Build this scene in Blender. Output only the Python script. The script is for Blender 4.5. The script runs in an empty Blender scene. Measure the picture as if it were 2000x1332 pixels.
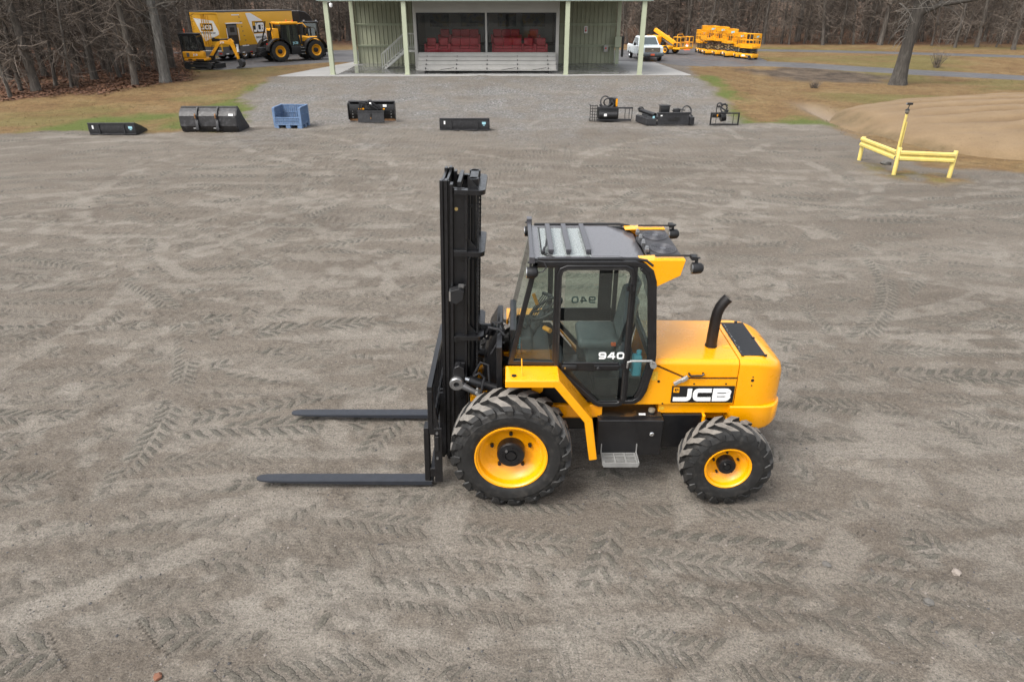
import bpy, bmesh, math, random
import numpy as np
from mathutils import Vector, Matrix

scene = bpy.context.scene
R = math.radians
col = scene.collection

# ------------------------------------------------------------------ camera
CAM_H = 4.75
PITCH = math.atan(666 / 1333.0)
cam_d = bpy.data.cameras.new('camera')
cam_d.sensor_width = 36.0
cam_d.lens = 23.99
cam_d.clip_start = 0.1
cam_d.clip_end = 3000
cam = bpy.data.objects.new('camera', cam_d)
col.objects.link(cam)
cam.location = (0, 0, CAM_H)
cam.rotation_euler = (math.pi / 2 - PITCH, 0, 0)
scene.camera = cam

# ------------------------------------------------------------------ sky, sun, exposure (overcast)
SUN_EL, SUN_AZ = R(56), R(-125)          # azimuth measured from +Y towards +X
world = bpy.data.worlds.new("World")
scene.world = world
world.use_nodes = True
wn, wl = world.node_tree.nodes, world.node_tree.links
wn.clear()
sky = wn.new('ShaderNodeTexSky')
sky.sky_type = 'NISHITA'
sky.sun_disc = False
sky.sun_elevation = SUN_EL
sky.sun_rotation = SUN_AZ
sky.air_density = 1.0
sky.dust_density = 4.0
sky.ozone_density = 1.0
hs = wn.new('ShaderNodeHueSaturation')
hs.inputs['Saturation'].default_value = 0.22
bg = wn.new('ShaderNodeBackground')
bg.inputs['Strength'].default_value = 0.15
wo = wn.new('ShaderNodeOutputWorld')
wl.new(sky.outputs[0], hs.inputs['Color'])
wl.new(hs.outputs[0], bg.inputs[0])
wl.new(bg.outputs[0], wo.inputs[0])
sun_d = bpy.data.lights.new('sun', 'SUN')
sun_d.energy = 1.3
sun_d.angle = R(42)
sun_d.color = (1.0, 0.95, 0.88)
sun = bpy.data.objects.new('sun', sun_d)
col.objects.link(sun)
sd = Vector((math.sin(SUN_AZ) * math.cos(SUN_EL), math.cos(SUN_AZ) * math.cos(SUN_EL), math.sin(SUN_EL)))
sun.rotation_euler = sd.to_track_quat('Z', 'Y').to_euler()
scene.view_settings.view_transform = 'Standard'
scene.view_settings.look = 'None'
scene.view_settings.exposure = 1.15
scene.view_settings.gamma = 1.0
scene.render.engine = 'CYCLES'
scene.cycles.max_bounces = 8
scene.cycles.transparent_max_bounces = 16
scene.cycles.use_denoising = True

# ------------------------------------------------------------------ node helpers / materials
def new_mat(name):
    m = bpy.data.materials.new(name)
    m.use_nodes = True
    nt = m.node_tree
    b = nt.nodes['Principled BSDF']
    return m, nt, b

def nd(nt, typ, **kw):
    n = nt.nodes.new(typ)
    for k, v in kw.items():
        if hasattr(n, k) and k not in ('Scale',):
            try:
                setattr(n, k, v); continue
            except Exception:
                pass
        n.inputs[k.replace('_', ' ')].default_value = v
    return n

def noise(nt, scale, detail=4, rough=0.55, coord=None):
    n = nt.nodes.new('ShaderNodeTexNoise')
    n.inputs['Scale'].default_value = scale
    n.inputs['Detail'].default_value = detail
    n.inputs['Roughness'].default_value = rough
    if coord is not None:
        nt.links.new(coord, n.inputs['Vector'])
    return n.outputs['Fac']

def ramp(nt, fac, stops):
    r = nt.nodes.new('ShaderNodeValToRGB')
    e = r.color_ramp.elements
    while len(e) < len(stops):
        e.new(0.5)
    for i, (p, c) in enumerate(stops):
        e[i].position = p
        e[i].color = (c[0], c[1], c[2], 1) if not isinstance(c, (int, float)) else (c, c, c, 1)
    nt.links.new(fac, r.inputs[0])
    return r.outputs[0]

def mix(nt, fac, a, b, blend='MIX'):
    m = nt.nodes.new('ShaderNodeMix')
    m.data_type = 'RGBA'
    m.blend_type = blend
    for sock, v in ((m.inputs[0], fac), (m.inputs[6], a), (m.inputs[7], b)):
        if isinstance(v, (int, float)):
            sock.default_value = v
        elif isinstance(v, tuple):
            sock.default_value = (v[0], v[1], v[2], 1)
        else:
            nt.links.new(v, sock)
    return m.outputs[2]

def math_(nt, op, a, b=None, clamp=False):
    m = nt.nodes.new('ShaderNodeMath')
    m.operation = op
    m.use_clamp = clamp
    for i, v in enumerate((a, b)):
        if v is None:
            continue
        if isinstance(v, (int, float)):
            m.inputs[i].default_value = v
        else:
            nt.links.new(v, m.inputs[i])
    return m.outputs[0]

def bump(nt, b, height, strength=0.3, dist=0.01):
    n = nt.nodes.new('ShaderNodeBump')
    n.inputs['Strength'].default_value = strength
    n.inputs['Distance'].default_value = dist
    nt.links.new(height, n.inputs['Height'])
    nt.links.new(n.outputs[0], b.inputs['Normal'])

def paint(name, c, rough=0.4, metal=0.0, coat=0.0, var=0.12, scale=6.0, bmp=0.0, bscale=80, dirt=None, dirt_amt=0.5):
    """A surface with a little wear: colour drifts with noise, roughness too, optional dirt patches."""
    m, nt, b = new_mat(name)
    tc = nt.nodes.new('ShaderNodeTexCoord').outputs['Object']
    n1 = noise(nt, scale, 5, 0.6, tc)
    dark = tuple(x * (1 - var) for x in c)
    lite = tuple(min(1, x * (1 + var)) for x in c)
    colr = ramp(nt, n1, [(0.3, dark), (0.7, lite)])
    if dirt:
        n2 = noise(nt, scale * 2.3, 6, 0.65, tc)
        f = ramp(nt, n2, [(0.5, 0.0), (0.72, dirt_amt)])
        colr = mix(nt, f, colr, dirt)
    nt.links.new(colr, b.inputs['Base Color'])
    rr = ramp(nt, noise(nt, scale * 4, 4, 0.6, tc), [(0.3, max(0.02, rough - 0.08)), (0.7, min(1, rough + 0.1))])
    nt.links.new(rr, b.inputs['Roughness'])
    b.inputs['Metallic'].default_value = metal
    b.inputs['Coat Weight'].default_value = coat
    b.inputs['Coat Roughness'].default_value = 0.12
    if bmp:
        bump(nt, b, noise(nt, bscale, 3, 0.6, tc), bmp, 0.004)
    return m

def glass_mat(name, tint, refl=0.08, rough=0.01, dirt=0.0):
    m = bpy.data.materials.new(name)
    m.use_nodes = True
    nt = m.node_tree
    nt.nodes.clear()
    out = nt.nodes.new('ShaderNodeOutputMaterial')
    tr = nt.nodes.new('ShaderNodeBsdfTransparent')
    tr.inputs[0].default_value = (*tint, 1)
    gl = nt.nodes.new('ShaderNodeBsdfGlossy')
    gl.inputs['Roughness'].default_value = rough
    gl.inputs['Color'].default_value = (0.9, 0.95, 0.95, 1)
    fr = nt.nodes.new('ShaderNodeLayerWeight')
    fr.inputs[0].default_value = 0.18
    f = math_(nt, 'MULTIPLY_ADD', fr.outputs['Fresnel'], 0.8)
    f.node.inputs[2].default_value = refl
    mx = nt.nodes.new('ShaderNodeMixShader')
    nt.links.new(f, mx.inputs[0])
    nt.links.new(tr.outputs[0], mx.inputs[1])
    nt.links.new(gl.outputs[0], mx.inputs[2])
    res = mx.outputs[0]
    if dirt:  # pale diffuse film; on the roof glass it paints in reflected sky
        df = nt.nodes.new('ShaderNodeBsdfDiffuse')
        df.inputs[0].default_value = (0.42, 0.44, 0.44, 1)
        m2 = nt.nodes.new('ShaderNodeMixShader')
        tc = nt.nodes.new('ShaderNodeTexCoord').outputs['Object']
        f2 = ramp(nt, noise(nt, 90, 3, 0.7, tc), [(0.45, dirt * 0.4), (0.7, dirt)])
        nt.links.new(f2, m2.inputs[0])
        nt.links.new(res, m2.inputs[1])
        nt.links.new(df.outputs[0], m2.inputs[2])
        res = m2.outputs[0]
    nt.links.new(res, out.inputs[0])
    return m

M = {}
M['yellow'] = paint('yellow_paint', (0.84, 0.34, 0.0), 0.30, coat=0.5, var=0.03, scale=2.0)
M['yellow_old'] = paint('yellow_machine_paint', (0.70, 0.31, 0.002), 0.5, coat=0.1, var=0.08, scale=2.0)
M['black'] = paint('black_paint', (0.007, 0.007, 0.008), 0.38, coat=0.1, var=0.25, scale=5, dirt=(0.02, 0.019, 0.018), dirt_amt=0.35)
M['mast_black'] = paint('mast_black_steel', (0.006, 0.006, 0.007), 0.34, coat=0.15, var=0.3, scale=7, bmp=0.06, bscale=120, dirt=(0.018, 0.018, 0.019), dirt_amt=0.4)
M['fork_steel'] = paint('fork_steel', (0.019, 0.022, 0.029), 0.45, var=0.15, scale=9, dirt=(0.05, 0.047, 0.042), dirt_amt=0.25)
M['rubber'] = paint('tyre_rubber', (0.011, 0.0108, 0.0105), 0.6, var=0.3, scale=6, bmp=0.15, bscale=60, dirt=(0.055, 0.05, 0.044), dirt_amt=0.6)
M['lug_dust'] = paint('dusty_lug_rubber', (0.15, 0.138, 0.123), 0.85, var=0.35, scale=11, bmp=0.2, bscale=70, dirt=(0.035, 0.033, 0.03), dirt_amt=0.4)
M['dark_metal'] = paint('dark_metal', (0.014, 0.014, 0.015), 0.5, metal=0.2, var=0.2)
M['exhaust'] = paint('exhaust_black', (0.014, 0.012, 0.012), 0.42, metal=0.2, var=0.25, scale=8)
M['steel'] = paint('bare_steel', (0.26, 0.26, 0.26), 0.35, metal=0.8, var=0.15, scale=15)
M['galv'] = paint('galvanised_steel', (0.30, 0.30, 0.29), 0.45, metal=0.4, var=0.12, scale=10)
M['brass'] = paint('brass_plug', (0.55, 0.42, 0.18), 0.3, metal=0.9)
M['white'] = paint('white_paint', (0.78, 0.78, 0.77), 0.45, var=0.03)
M['logo_black'] = paint('decal_black', (0.012, 0.012, 0.012), 0.4, var=0.1)
M['decal_blue'] = paint('decal_pale_blue', (0.30, 0.55, 0.62), 0.5, var=0.06)
M['orange'] = paint('orange_plastic', (0.75, 0.13, 0.03), 0.45, var=0.06)
M['red'] = paint('red_lens', (0.45, 0.02, 0.015), 0.25, var=0.06)
M['seat'] = paint('seat_vinyl', (0.12, 0.138, 0.145), 0.5, var=0.15, scale=8)
M['interior'] = paint('cab_interior', (0.045, 0.05, 0.053), 0.7, var=0.25, scale=9)
M['liquid'] = paint('washer_fluid', (0.10, 0.42, 0.55), 0.35, var=0.06)
M['cab_glass'] = glass_mat('cab_glass', (0.86, 0.91, 0.88), 0.035, 0.01, 0.03)
M['roof_glass'] = glass_mat('wet_roof_glass', (0.62, 0.70, 0.67), 0.16, 0.10, 0.75)  # heavy pale film stands in for the bright sky reflected in the pane
M['dark_glass'] = glass_mat('dark_glass', (0.30, 0.34, 0.34), 0.10, 0.02, 0.05)
M['room_glass'] = glass_mat('room_glass', (0.80, 0.81, 0.81), 0.02, 0.004, 0.008)
M['green_post'] = paint('pale_green_steel', (0.37, 0.40, 0.285), 0.5, var=0.06, scale=1.5)
M['green_trim'] = paint('blue_green_trim', (0.30, 0.38, 0.37), 0.5, var=0.05, scale=1.5)
M['green_wall'] = paint('green_ribbed_sheet', (0.32, 0.33, 0.235), 0.55, var=0.12, scale=0.8)
M['grey_wall'] = paint('grey_siding', (0.37, 0.36, 0.335), 0.6, var=0.05, scale=1.0)
M['room_wall'] = paint('room_inside_wall', (0.55, 0.55, 0.53), 0.8, var=0.06, scale=1.0)
M['carpet'] = paint('carpet_grey', (0.10, 0.10, 0.10), 0.95, var=0.2, scale=5)
M['sofa_red'] = paint('red_leather', (0.62, 0.055, 0.075), 0.5, var=0.12, scale=3)
M['alu'] = paint('bleacher_aluminium', (0.40, 0.39, 0.37), 0.42, metal=0.3, var=0.08, scale=2)
M['blue_plastic'] = paint('blue_plastic', (0.105, 0.175, 0.30), 0.6, var=0.2, scale=6, dirt=(0.27, 0.29, 0.32), dirt_amt=0.6)
M['bucket'] = paint('black_bucket_steel', (0.016, 0.016, 0.018), 0.55, var=0.25, scale=4, dirt=(0.05, 0.05, 0.053), dirt_amt=0.55)
M['rust'] = paint('rusty_steel', (0.20, 0.10, 0.04), 0.8, var=0.35, scale=12)
M['hose'] = paint('rubber_hose', (0.02, 0.02, 0.022), 0.55, var=0.2)
M['rail_yellow'] = paint('faded_yellow_paint', (0.56, 0.44, 0.12), 0.6, var=0.1, scale=3, dirt=(0.30, 0.27, 0.18), dirt_amt=0.45)
M['cone'] = paint('cone_orange', (0.85, 0.14, 0.03), 0.5, var=0.06)
M['truck_white'] = paint('truck_white', (0.60, 0.66, 0.68), 0.25, coat=0.5, var=0.03)
M['chrome'] = paint('chrome', (0.62, 0.63, 0.64), 0.18, metal=0.95, var=0.05)
M['trailer'] = paint('trailer_yellow', (0.72, 0.375, 0.022), 0.45, coat=0.1, var=0.05, scale=0.8)
M['trailer_grey'] = paint('trailer_grey', (0.10, 0.097, 0.094), 0.5, var=0.1, scale=1.5)

# ------------------------------------------------------------------ mesh builder
class MB:
    OFF = Vector((0, 0, 0))                 # world point that becomes the thing's own origin
    def __init__(s, tf=None):
        s.v = []; s.f = []; s.mi = []; s.mat = 0; s.tf = tf
    def add(s, vs, fs):
        n = len(s.v)
        for p in vs:
            p = Vector(p)
            if s.tf is not None:
                p = s.tf @ p
            s.v.append(p)
        for f in fs:
            s.f.append(tuple(i + n for i in f)); s.mi.append(s.mat)
        return s
    def box(s, x0, x1, y0, y1, z0, z1, rot=None):
        vs = [Vector((x, y, z)) for z in (z0, z1) for y in (y0, y1) for x in (x0, x1)]
        if rot is not None:
            c = Vector(((x0 + x1) / 2, (y0 + y1) / 2, (z0 + z1) / 2))
            vs = [rot @ (p - c) + c for p in vs]
        return s.add(vs, [(0, 2, 3, 1), (4, 5, 7, 6), (0, 1, 5, 4), (2, 6, 7, 3), (0, 4, 6, 2), (1, 3, 7, 5)])
    def cbox(s, c, d, rot=None):
        return s.box(c[0] - d[0] / 2, c[0] + d[0] / 2, c[1] - d[1] / 2, c[1] + d[1] / 2, c[2] - d[2] / 2, c[2] + d[2] / 2, rot)
    def prism(s, poly, a, b, axis='y'):
        """poly = 2-D outline; axis y: (x,z) from y=a to b; axis x: (y,z); axis z: (x,y)."""
        def P(p, d):
            return {'y': (p[0], d, p[1]), 'x': (d, p[0], p[1]), 'z': (p[0], p[1], d)}[axis]
        n = len(poly)
        vs = [P(p, a) for p in poly] + [P(p, b) for p in poly]
        fs = [tuple(range(n)), tuple(range(2 * n - 1, n - 1, -1))]
        fs += [(i, (i + 1) % n, (i + 1) % n + n, i + n) for i in range(n)]
        return s.add(vs, fs)
    def strip(s, pts, w, a, b, axis='y', closed=False, side=0.0):
        """a band of width w along a 2-D path (side -1..1 shifts it off the path), a..b deep"""
        P2 = [Vector((p[0], p[1])) for p in pts]
        n = len(P2)
        L, Rr = [], []
        for i in range(n):
            if closed:
                d0 = (P2[i] - P2[i - 1]).normalized(); d1 = (P2[(i + 1) % n] - P2[i]).normalized()
            else:
                d0 = (P2[i] - P2[i - 1]).normalized() if i else (P2[1] - P2[0]).normalized()
                d1 = (P2[i + 1] - P2[i]).normalized() if i < n - 1 else d0
            n0 = Vector((-d0.y, d0.x)); n1 = Vector((-d1.y, d1.x))
            m = (n0 + n1)
            m = m.normalized() if m.length > 1e-6 else n0
            k = 1 / max(0.35, m.dot(n0))
            L.append(P2[i] + m * k * w * (0.5 + side * 0.5)); Rr.append(P2[i] - m * k * w * (0.5 - side * 0.5))
        def P(p, d):
            return {'y': (p.x, d, p.y), 'x': (d, p.x, p.y), 'z': (p.x, p.y, d)}[axis]
        vs = []
        for i in range(n):
            vs += [P(L[i], a), P(Rr[i], a), P(L[i], b), P(Rr[i], b)]
        fs = []
        for i in range(n if closed else n - 1):
            j = (i + 1) % n
            A, B = 4 * i, 4 * j
            fs += [(A, B, B + 1, A + 1), (A + 2, A + 3, B + 3, B + 2), (A, A + 2, B + 2, B), (A + 1, B + 1, B + 3, A + 3)]
        if not closed:
            fs += [(0, 1, 3, 2), (4 * n - 4, 4 * n - 2, 4 * n - 1, 4 * n - 3)]
        return s.add(vs, fs)
    def tube(s, pts, r, n=8, cap=True):
        pts = [Vector(p) for p in pts]
        k = len(pts)
        rs = r if isinstance(r, (list, tuple)) else [r] * k
        up = None
        vs = []
        for i in range(k):
            d = (pts[min(i + 1, k - 1)] - pts[max(i - 1, 0)])
            d = d.normalized() if d.length > 1e-9 else Vector((0, 0, 1))
            if up is None:
                up = d.orthogonal().normalized()
            else:
                up = (up - d * up.dot(d))
                up = up.normalized() if up.length > 1e-6 else d.orthogonal().normalized()
            q = d.cross(up)
            for j in range(n):
                a = 2 * math.pi * j / n
                vs.append(pts[i] + (up * math.cos(a) + q * math.sin(a)) * rs[i])
        fs = []
        for i in range(k - 1):
            for j in range(n):
                j2 = (j + 1) % n
                fs.append((i * n + j, i * n + j2, (i + 1) * n + j2, (i + 1) * n + j))
        if cap:
            fs.append(tuple(range(n - 1, -1, -1))); fs.append(tuple(range((k - 1) * n, k * n)))
        return s.add(vs, fs)
    def cyl(s, p0, p1, r0, r1=None, n=16):
        return s.tube([p0, p1], [r0, r0 if r1 is None else r1], n)
    def lathe(s, prof, c, axis='y', n=32, closed=False):
        """prof = [(radius, position along the axis)]"""
        vs = []
        for (r, t) in prof:
            for j in range(n):
                a = 2 * math.pi * j / n
                u, w = r * math.cos(a), r * math.sin(a)
                vs.append({'y': (c[0] + u, c[1] + t, c[2] + w), 'z': (c[0] + u, c[1] + w, c[2] + t), 'x': (c[0] + t, c[1] + u, c[2] + w)}[axis])
        fs = []
        k = len(prof)
        for i in range(k if closed else k - 1):
            i2 = (i + 1) % k
            for j in range(n):
                j2 = (j + 1) % n
                fs.append((i * n + j, i * n + j2, i2 * n + j2, i2 * n + j))
        if not closed:
            if prof[0][0] > 1e-5: fs.append(tuple(range(n - 1, -1, -1)))
            if prof[-1][0] > 1e-5: fs.append(tuple(range((k - 1) * n, k * n)))
        return s.add(vs, fs)
    def rbox(s, x0, x1, y0, y1, z0, z1, r=0.03, seg=3, edges=None):
        """box with rounded edges (bevelled); edges(mid, dir)->bool picks which"""
        bm = bmesh.new()
        vs = [bm.verts.new((x, y, z)) for z in (z0, z1) for y in (y0, y1) for x in (x0, x1)]
        for f in [(0, 2, 3, 1), (4, 5, 7, 6), (0, 1, 5, 4), (2, 6, 7, 3), (0, 4, 6, 2), (1, 3, 7, 5)]:
            bm.faces.new([vs[i] for i in f])
        es = [e for e in bm.edges if edges is None or edges((e.verts[0].co + e.verts[1].co) / 2, (e.verts[1].co - e.verts[0].co).normalized())]
        bmesh.ops.bevel(bm, geom=es, offset=r, segments=seg, profile=0.5, affect='EDGES', clamp_overlap=True)
        bm.verts.index_update()
        s.add([v.co.copy() for v in bm.verts], [tuple(v.index for v in f.verts) for f in bm.faces])
        bm.free()
        return s
    def build(s, name, mat, parent=None, smooth=35, bev=0.0, seg=2):
        me = bpy.data.meshes.new(name)
        me.from_pydata([tuple(p - MB.OFF) for p in s.v], [], s.f)
        mats = mat if isinstance(mat, (list, tuple)) else [mat]
        for m in mats:
            me.materials.append(m)
        if len(mats) > 1:
            me.polygons.foreach_set('material_index', s.mi)
        bm = bmesh.new(); bm.from_mesh(me)
        bmesh.ops.recalc_face_normals(bm, faces=bm.faces)
        bm.to_mesh(me); bm.free()
        me.update()
        if smooth:
            me.shade_smooth()
            me.set_sharp_from_angle(angle=R(smooth))
        o = bpy.data.objects.new(name, me)
        col.objects.link(o)
        if parent is not None:
            o.parent = parent
        if bev:
            md = o.modifiers.new('bevel', 'BEVEL')
            md.width = bev; md.segments = seg; md.limit_method = 'ANGLE'; md.angle_limit = R(40)
            md.harden_normals = True
        return o

def tag(o, label=None, cat=None, group=None, kind=None):
    if label: o['label'] = label
    if cat: o['category'] = cat
    if group: o['group'] = group
    if kind: o['kind'] = kind
    return o

def thing(name, label, cat, loc=(0, 0, 0), rz=0.0, group=None):
    o = bpy.data.objects.new(name, None)
    o.empty_display_size = 0.3
    col.objects.link(o)
    o.location = loc
    o.rotation_euler = (0, 0, rz)
    return tag(o, label, cat, group)

def copy_tree(o, parent=None):
    c = o.copy()
    col.objects.link(c)
    if parent is not None:
        c.parent = parent
    for ch in list(o.children):
        copy_tree(ch, c)
    return c

# block letters made of bands: u = 0..1 across, v = 0..1 up
def rr(x0, z0, x1, z1, r, n=4, corners=(1, 1, 1, 1)):
    """rounded rectangle outline, anticlockwise from the lower left; corners ll, lr, ur, ul"""
    out = []
    for (cx, cz, a0, on, px, pz) in ((x0 + r, z0 + r, 180, corners[0], x0, z0), (x1 - r, z0 + r, 270, corners[1], x1, z0),
                                     (x1 - r, z1 - r, 0, corners[2], x1, z1), (x0 + r, z1 - r, 90, corners[3], x0, z1)):
        if on:
            out += [(cx + r * math.cos(R(a0 + 90 * i / n)), cz + r * math.sin(R(a0 + 90 * i / n))) for i in range(n + 1)]
        else:
            out.append((px, pz))
    return out

def glyph(mb, ch, x, z, w, h, d0, d1, t):
    """writes one wide block character into mb in the x-z plane between y=d0 (front) and y=d1"""
    a = t / 2
    e = (d1 - d0) * 0.12
    X0, X1, Z0, Z1 = x + a, x + w - a, z + a, z + h - a
    r = min(w, h) * 0.24
    zm = z + h * 0.5
    arc = lambda cx, cz, a0, a1, n=5: [(cx + r * math.cos(R(a0 + (a1 - a0) * i / n)), cz + r * math.sin(R(a0 + (a1 - a0) * i / n))) for i in range(n + 1)]
    if ch == 'J':
        mb.strip([(X1, z + h)] + arc(X1 - r, Z0 + r, 0, -90) + [(x, Z0)], t, d0, d1)
    elif ch == 'C':
        mb.strip([(x + w, Z1)] + arc(X0 + r, Z1 - r, 90, 180) + arc(X0 + r, Z0 + r, 180, 270) + [(x + w, Z0)], t, d0, d1)
    elif ch == 'B':
        mb.strip([(x, Z1)] + arc(X1 - r * 0.8, Z1 - r, 90, 0)[:4] + [(X1 - 0.02 * w, zm + a * 0.4), (X1 - 0.06 * w, zm)] + arc(X1 - r, Z0 + r, 0, -90)[1:] + [(x, Z0)], t, d0, d1)
        mb.box(x, x + t * 1.05, d0 + e, d1, z + 0.004 * h, z + h * 0.996)
        mb.box(x + t * 0.5, X1 - 0.02 * w, d0 + e * 2, d1, zm - t * 0.32, zm + t * 0.32)
    elif ch == '0':
        mb.strip(rr(X0, Z0, X1, Z1, r), t, d0, d1, closed=True)
    elif ch == '9':
        mb.strip(rr(X0, zm - a * 0.5, X1, Z1, r * 0.7, corners=(1, 0, 1, 1)), t, d0, d1, closed=True)
        mb.strip([(X1, zm + t)] + arc(X1 - r, Z0 + r, 0, -90) + [(x + t * 0.2, Z0)], t, d0 + e, d1)
    elif ch == '4':
        mb.strip([(x + w * 0.58, z + h - a * 0.6), (X0 + a * 0.3, z + h * 0.34), (x + w, z + h * 0.34)], t, d0, d1)
        mb.box(x + w * 0.62, x + w * 0.62 + t, d0 + e, d1, z, z + h)

def word(mb, s, x, z, w, h, gap, d0, d1, t):
    for i, ch in enumerate(s):
        glyph(mb, ch, x + i * (w + gap), z, w, h, d0, d1, t)

def text_mesh(txt, size, mat, name, parent, tf, weight=0.0, sx=1.0, align='CENTER'):
    """small lettering from the built-in font, as thin solid mesh; tf places its x-y plane"""
    cu = bpy.data.curves.new(name, 'FONT')
    cu.body = txt; cu.size = size; cu.extrude = 0.002; cu.offset = weight
    cu.align_x = align; cu.align_y = 'CENTER'; cu.resolution_u = 3
    tmp = bpy.data.objects.new('tmp_text', cu)
    col.objects.link(tmp)
    dg = bpy.context.evaluated_depsgraph_get()
    me = bpy.data.meshes.new_from_object(tmp.evaluated_get(dg))
    bpy.data.objects.remove(tmp); bpy.data.curves.remove(cu)
    me.transform(tf @ Matrix.Diagonal((sx, 1, 1, 1)))
    me.name = name
    me.materials.clear(); me.materials.append(mat)
    o = bpy.data.objects.new(name, me)
    col.objects.link(o); o.parent = parent
    return o

# ------------------------------------------------------------------ numpy noise
_tab = np.random.RandomState(7).rand(8, 256, 256)
def vn(x, y, s=0):
    t = _tab[s % 8]
    xi = np.floor(x).astype(np.int64); yi = np.floor(y).astype(np.int64)
    fx = x - xi; fy = y - yi
    fx = fx * fx * (3 - 2 * fx); fy = fy * fy * (3 - 2 * fy)
    xi += 31 * s; yi += 57 * s
    a = t[xi & 255, yi & 255]; b = t[(xi + 1) & 255, yi & 255]
    c = t[xi & 255, (yi + 1) & 255]; d = t[(xi + 1) & 255, (yi + 1) & 255]
    return (a * (1 - fx) + b * fx) * (1 - fy) + (c * (1 - fx) + d * fx) * fy
def fbm(x, y, o=4, s=0, g=0.5):
    r = 0; k = 1; n = 0
    for i in range(o):
        r = r + vn(x * 2 ** i + 13.7 * i, y * 2 ** i + 5.1 * i, s + i) * k; n += k; k *= g
    return r / n
def sst(a, b, x):
    t = np.clip((x - a) / (b - a), 0, 1)
    return t * t * (3 - 2 * t)

# ------------------------------------------------------------------ terrain
PLAT = 0.6
def T(x, y):
    """large-scale ground height: flat lot, gravel slope up to the pavilion, lower ground on the right"""
    x = np.asarray(x, float); y = np.asarray(y, float)
    left = PLAT * sst(33, 44.6, y)
    right = PLAT * sst(46, 60, y)
    k = sst(10.8, 17.5, x + 1.0 * (fbm(x * 0.2, y * 0.2, 2, 3) - 0.5)) * (1 - sst(54, 62, y))
    z = left * (1 - k) + right * k
    # drainage ditch beside the sand
    dx = x - (14.6 + 0.05 * (y - 31)); 
    z = z - 0.30 * np.exp(-(dx / 0.55) ** 2) * sst(27.5, 30, y) * (1 - sst(34, 38, y))
    # far ground lifts very gently
    z = z + 0.0008 * np.clip(y - 85, 0, 400)
    return z
def Ts(x, y):
    return float(T(np.array([x]), np.array([y]))[0])
_c, _s = math.cos(PITCH), math.sin(PITCH)
def at(px, py, z=None):
    """where on the ground a spot 2000 px wide photo lies; used once to survey the place"""
    u = (px - 1000) / 1333.0; v = (666 - py) / 1333.0
    d = Vector((u, _c + v * _s, -_s + v * _c))
    zz = 0.3 if z is None else z
    for _ in range(12):
        t = (zz - CAM_H) / d.z
        p = Vector((0, 0, CAM_H)) + d * t
        if z is not None:
            break
        zz = 0.5 * zz + 0.5 * Ts(p.x, p.y)
    return p
def atxy(px, py, z=None):
    p = at(px, py, z)
    return (p.x, p.y)
def on(px, Y):
    """x of photo column px at distance Y on the ground"""
    w = Y * _c - (Ts(0, Y) - CAM_H) * _s
    return (px - 1000) / 1333.0 * w
# ================================================================== THE SETTING: ground
def axis_pts(c0, c1, fine, lo, hi, gr, grl=None):
    p = list(np.arange(c0, c1, fine))
    st = fine; v = p[-1]
    while v < hi:
        st *= gr; v += st; p.append(v)
    st = fine; v = p[0]; q = []
    while v > lo:
        st *= (grl or gr); v -= st; q.append(v)
    return np.array(q[::-1] + p)

def poly_sd(x, y, poly):
    """signed distance to a polygon, positive inside"""
    P = np.array(poly); n = len(P)
    d = np.full(x.shape, 1e9); ins = np.zeros(x.shape, bool)
    for i in range(n):
        a = P[i]; b = P[(i + 1) % n]; e = b - a
        wx = x - a[0]; wy = y - a[1]
        t = np.clip((wx * e[0] + wy * e[1]) / (e @ e + 1e-12), 0, 1)
        d = np.minimum(d, (wx - e[0] * t) ** 2 + (wy - e[1] * t) ** 2)
        c = ((a[1] > y) != (b[1] > y)) & (x < (b[0] - a[0]) * (y - a[1]) / (b[1] - a[1] + 1e-12) + a[0])
        ins ^= c
    d = np.sqrt(d)
    return np.where(ins, d, -d)

def PP(*pts):
    return [atxy(*p) for p in pts]
# outlines of the ground covers, surveyed on the photograph and then laid on the terrain
Z_GRASS_L = PP((-900, 275), (0, 262), (150, 257), (300, 262), (445, 262), (478, 250), (474, 225), (482, 195), (505, 168), (548, 151), (690, 122), (760, 100), (760, 85), (-900, 85))
Z_LEAF_L = PP((-900, 225), (0, 197), (130, 186), (250, 174), (330, 164), (378, 150), (352, 136), (372, 128), (390, 104), (380, 70), (-900, 70))
Z_GRASS_R = PP((1352, 148), (1380, 163), (1400, 190), (1420, 222), (1450, 243), (1600, 245), (1640, 264), (1690, 275), (1790, 330), (1900, 330), (2600, 380), (2900, 75), (1300, 75))
Z_GREEN_L = PP((380, 262), (300, 236), (200, 262), (60, 262), (60, 255), (200, 228), (370, 222), (440, 190), (500, 166), (520, 160), (495, 185), (480, 215), (482, 250), (450, 262))
Z_GREEN_R = PP((1362, 146), (1400, 150), (1440, 180), (1445, 215), (1480, 236), (1650, 240), (1660, 255), (1440, 245), (1405, 205), (1385, 168))
Z_MUD = PP((1470, 138), (1560, 133), (1680, 142), (1730, 152), (1680, 163), (1580, 160), (1500, 150))
Z_PATCH = PP((1670, 318), (1735, 318), (1800, 335), (1880, 345), (1890, 356), (1830, 362), (1735, 350), (1690, 338))
Z_SLOPE = PP((548, 151), (1352, 148), (1380, 163), (1400, 190), (1420, 222), (1440, 248), (1300, 256), (1150, 246), (1000, 252), (800, 243), (640, 254), (560, 244), (474, 250), (474, 225), (482, 195), (505, 168))

gx = axis_pts(-8.6, 8.6, 0.034, -1100, 1100, 1.019)
gy = axis_pts(3.3, 9.6, 0.03, -60, 1500, 1.010, 1.25)
GX, GY = np.meshgrid(gx, gy)
nx, ny = len(gx), len(gy)
GZ = T(GX, GY)

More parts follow.
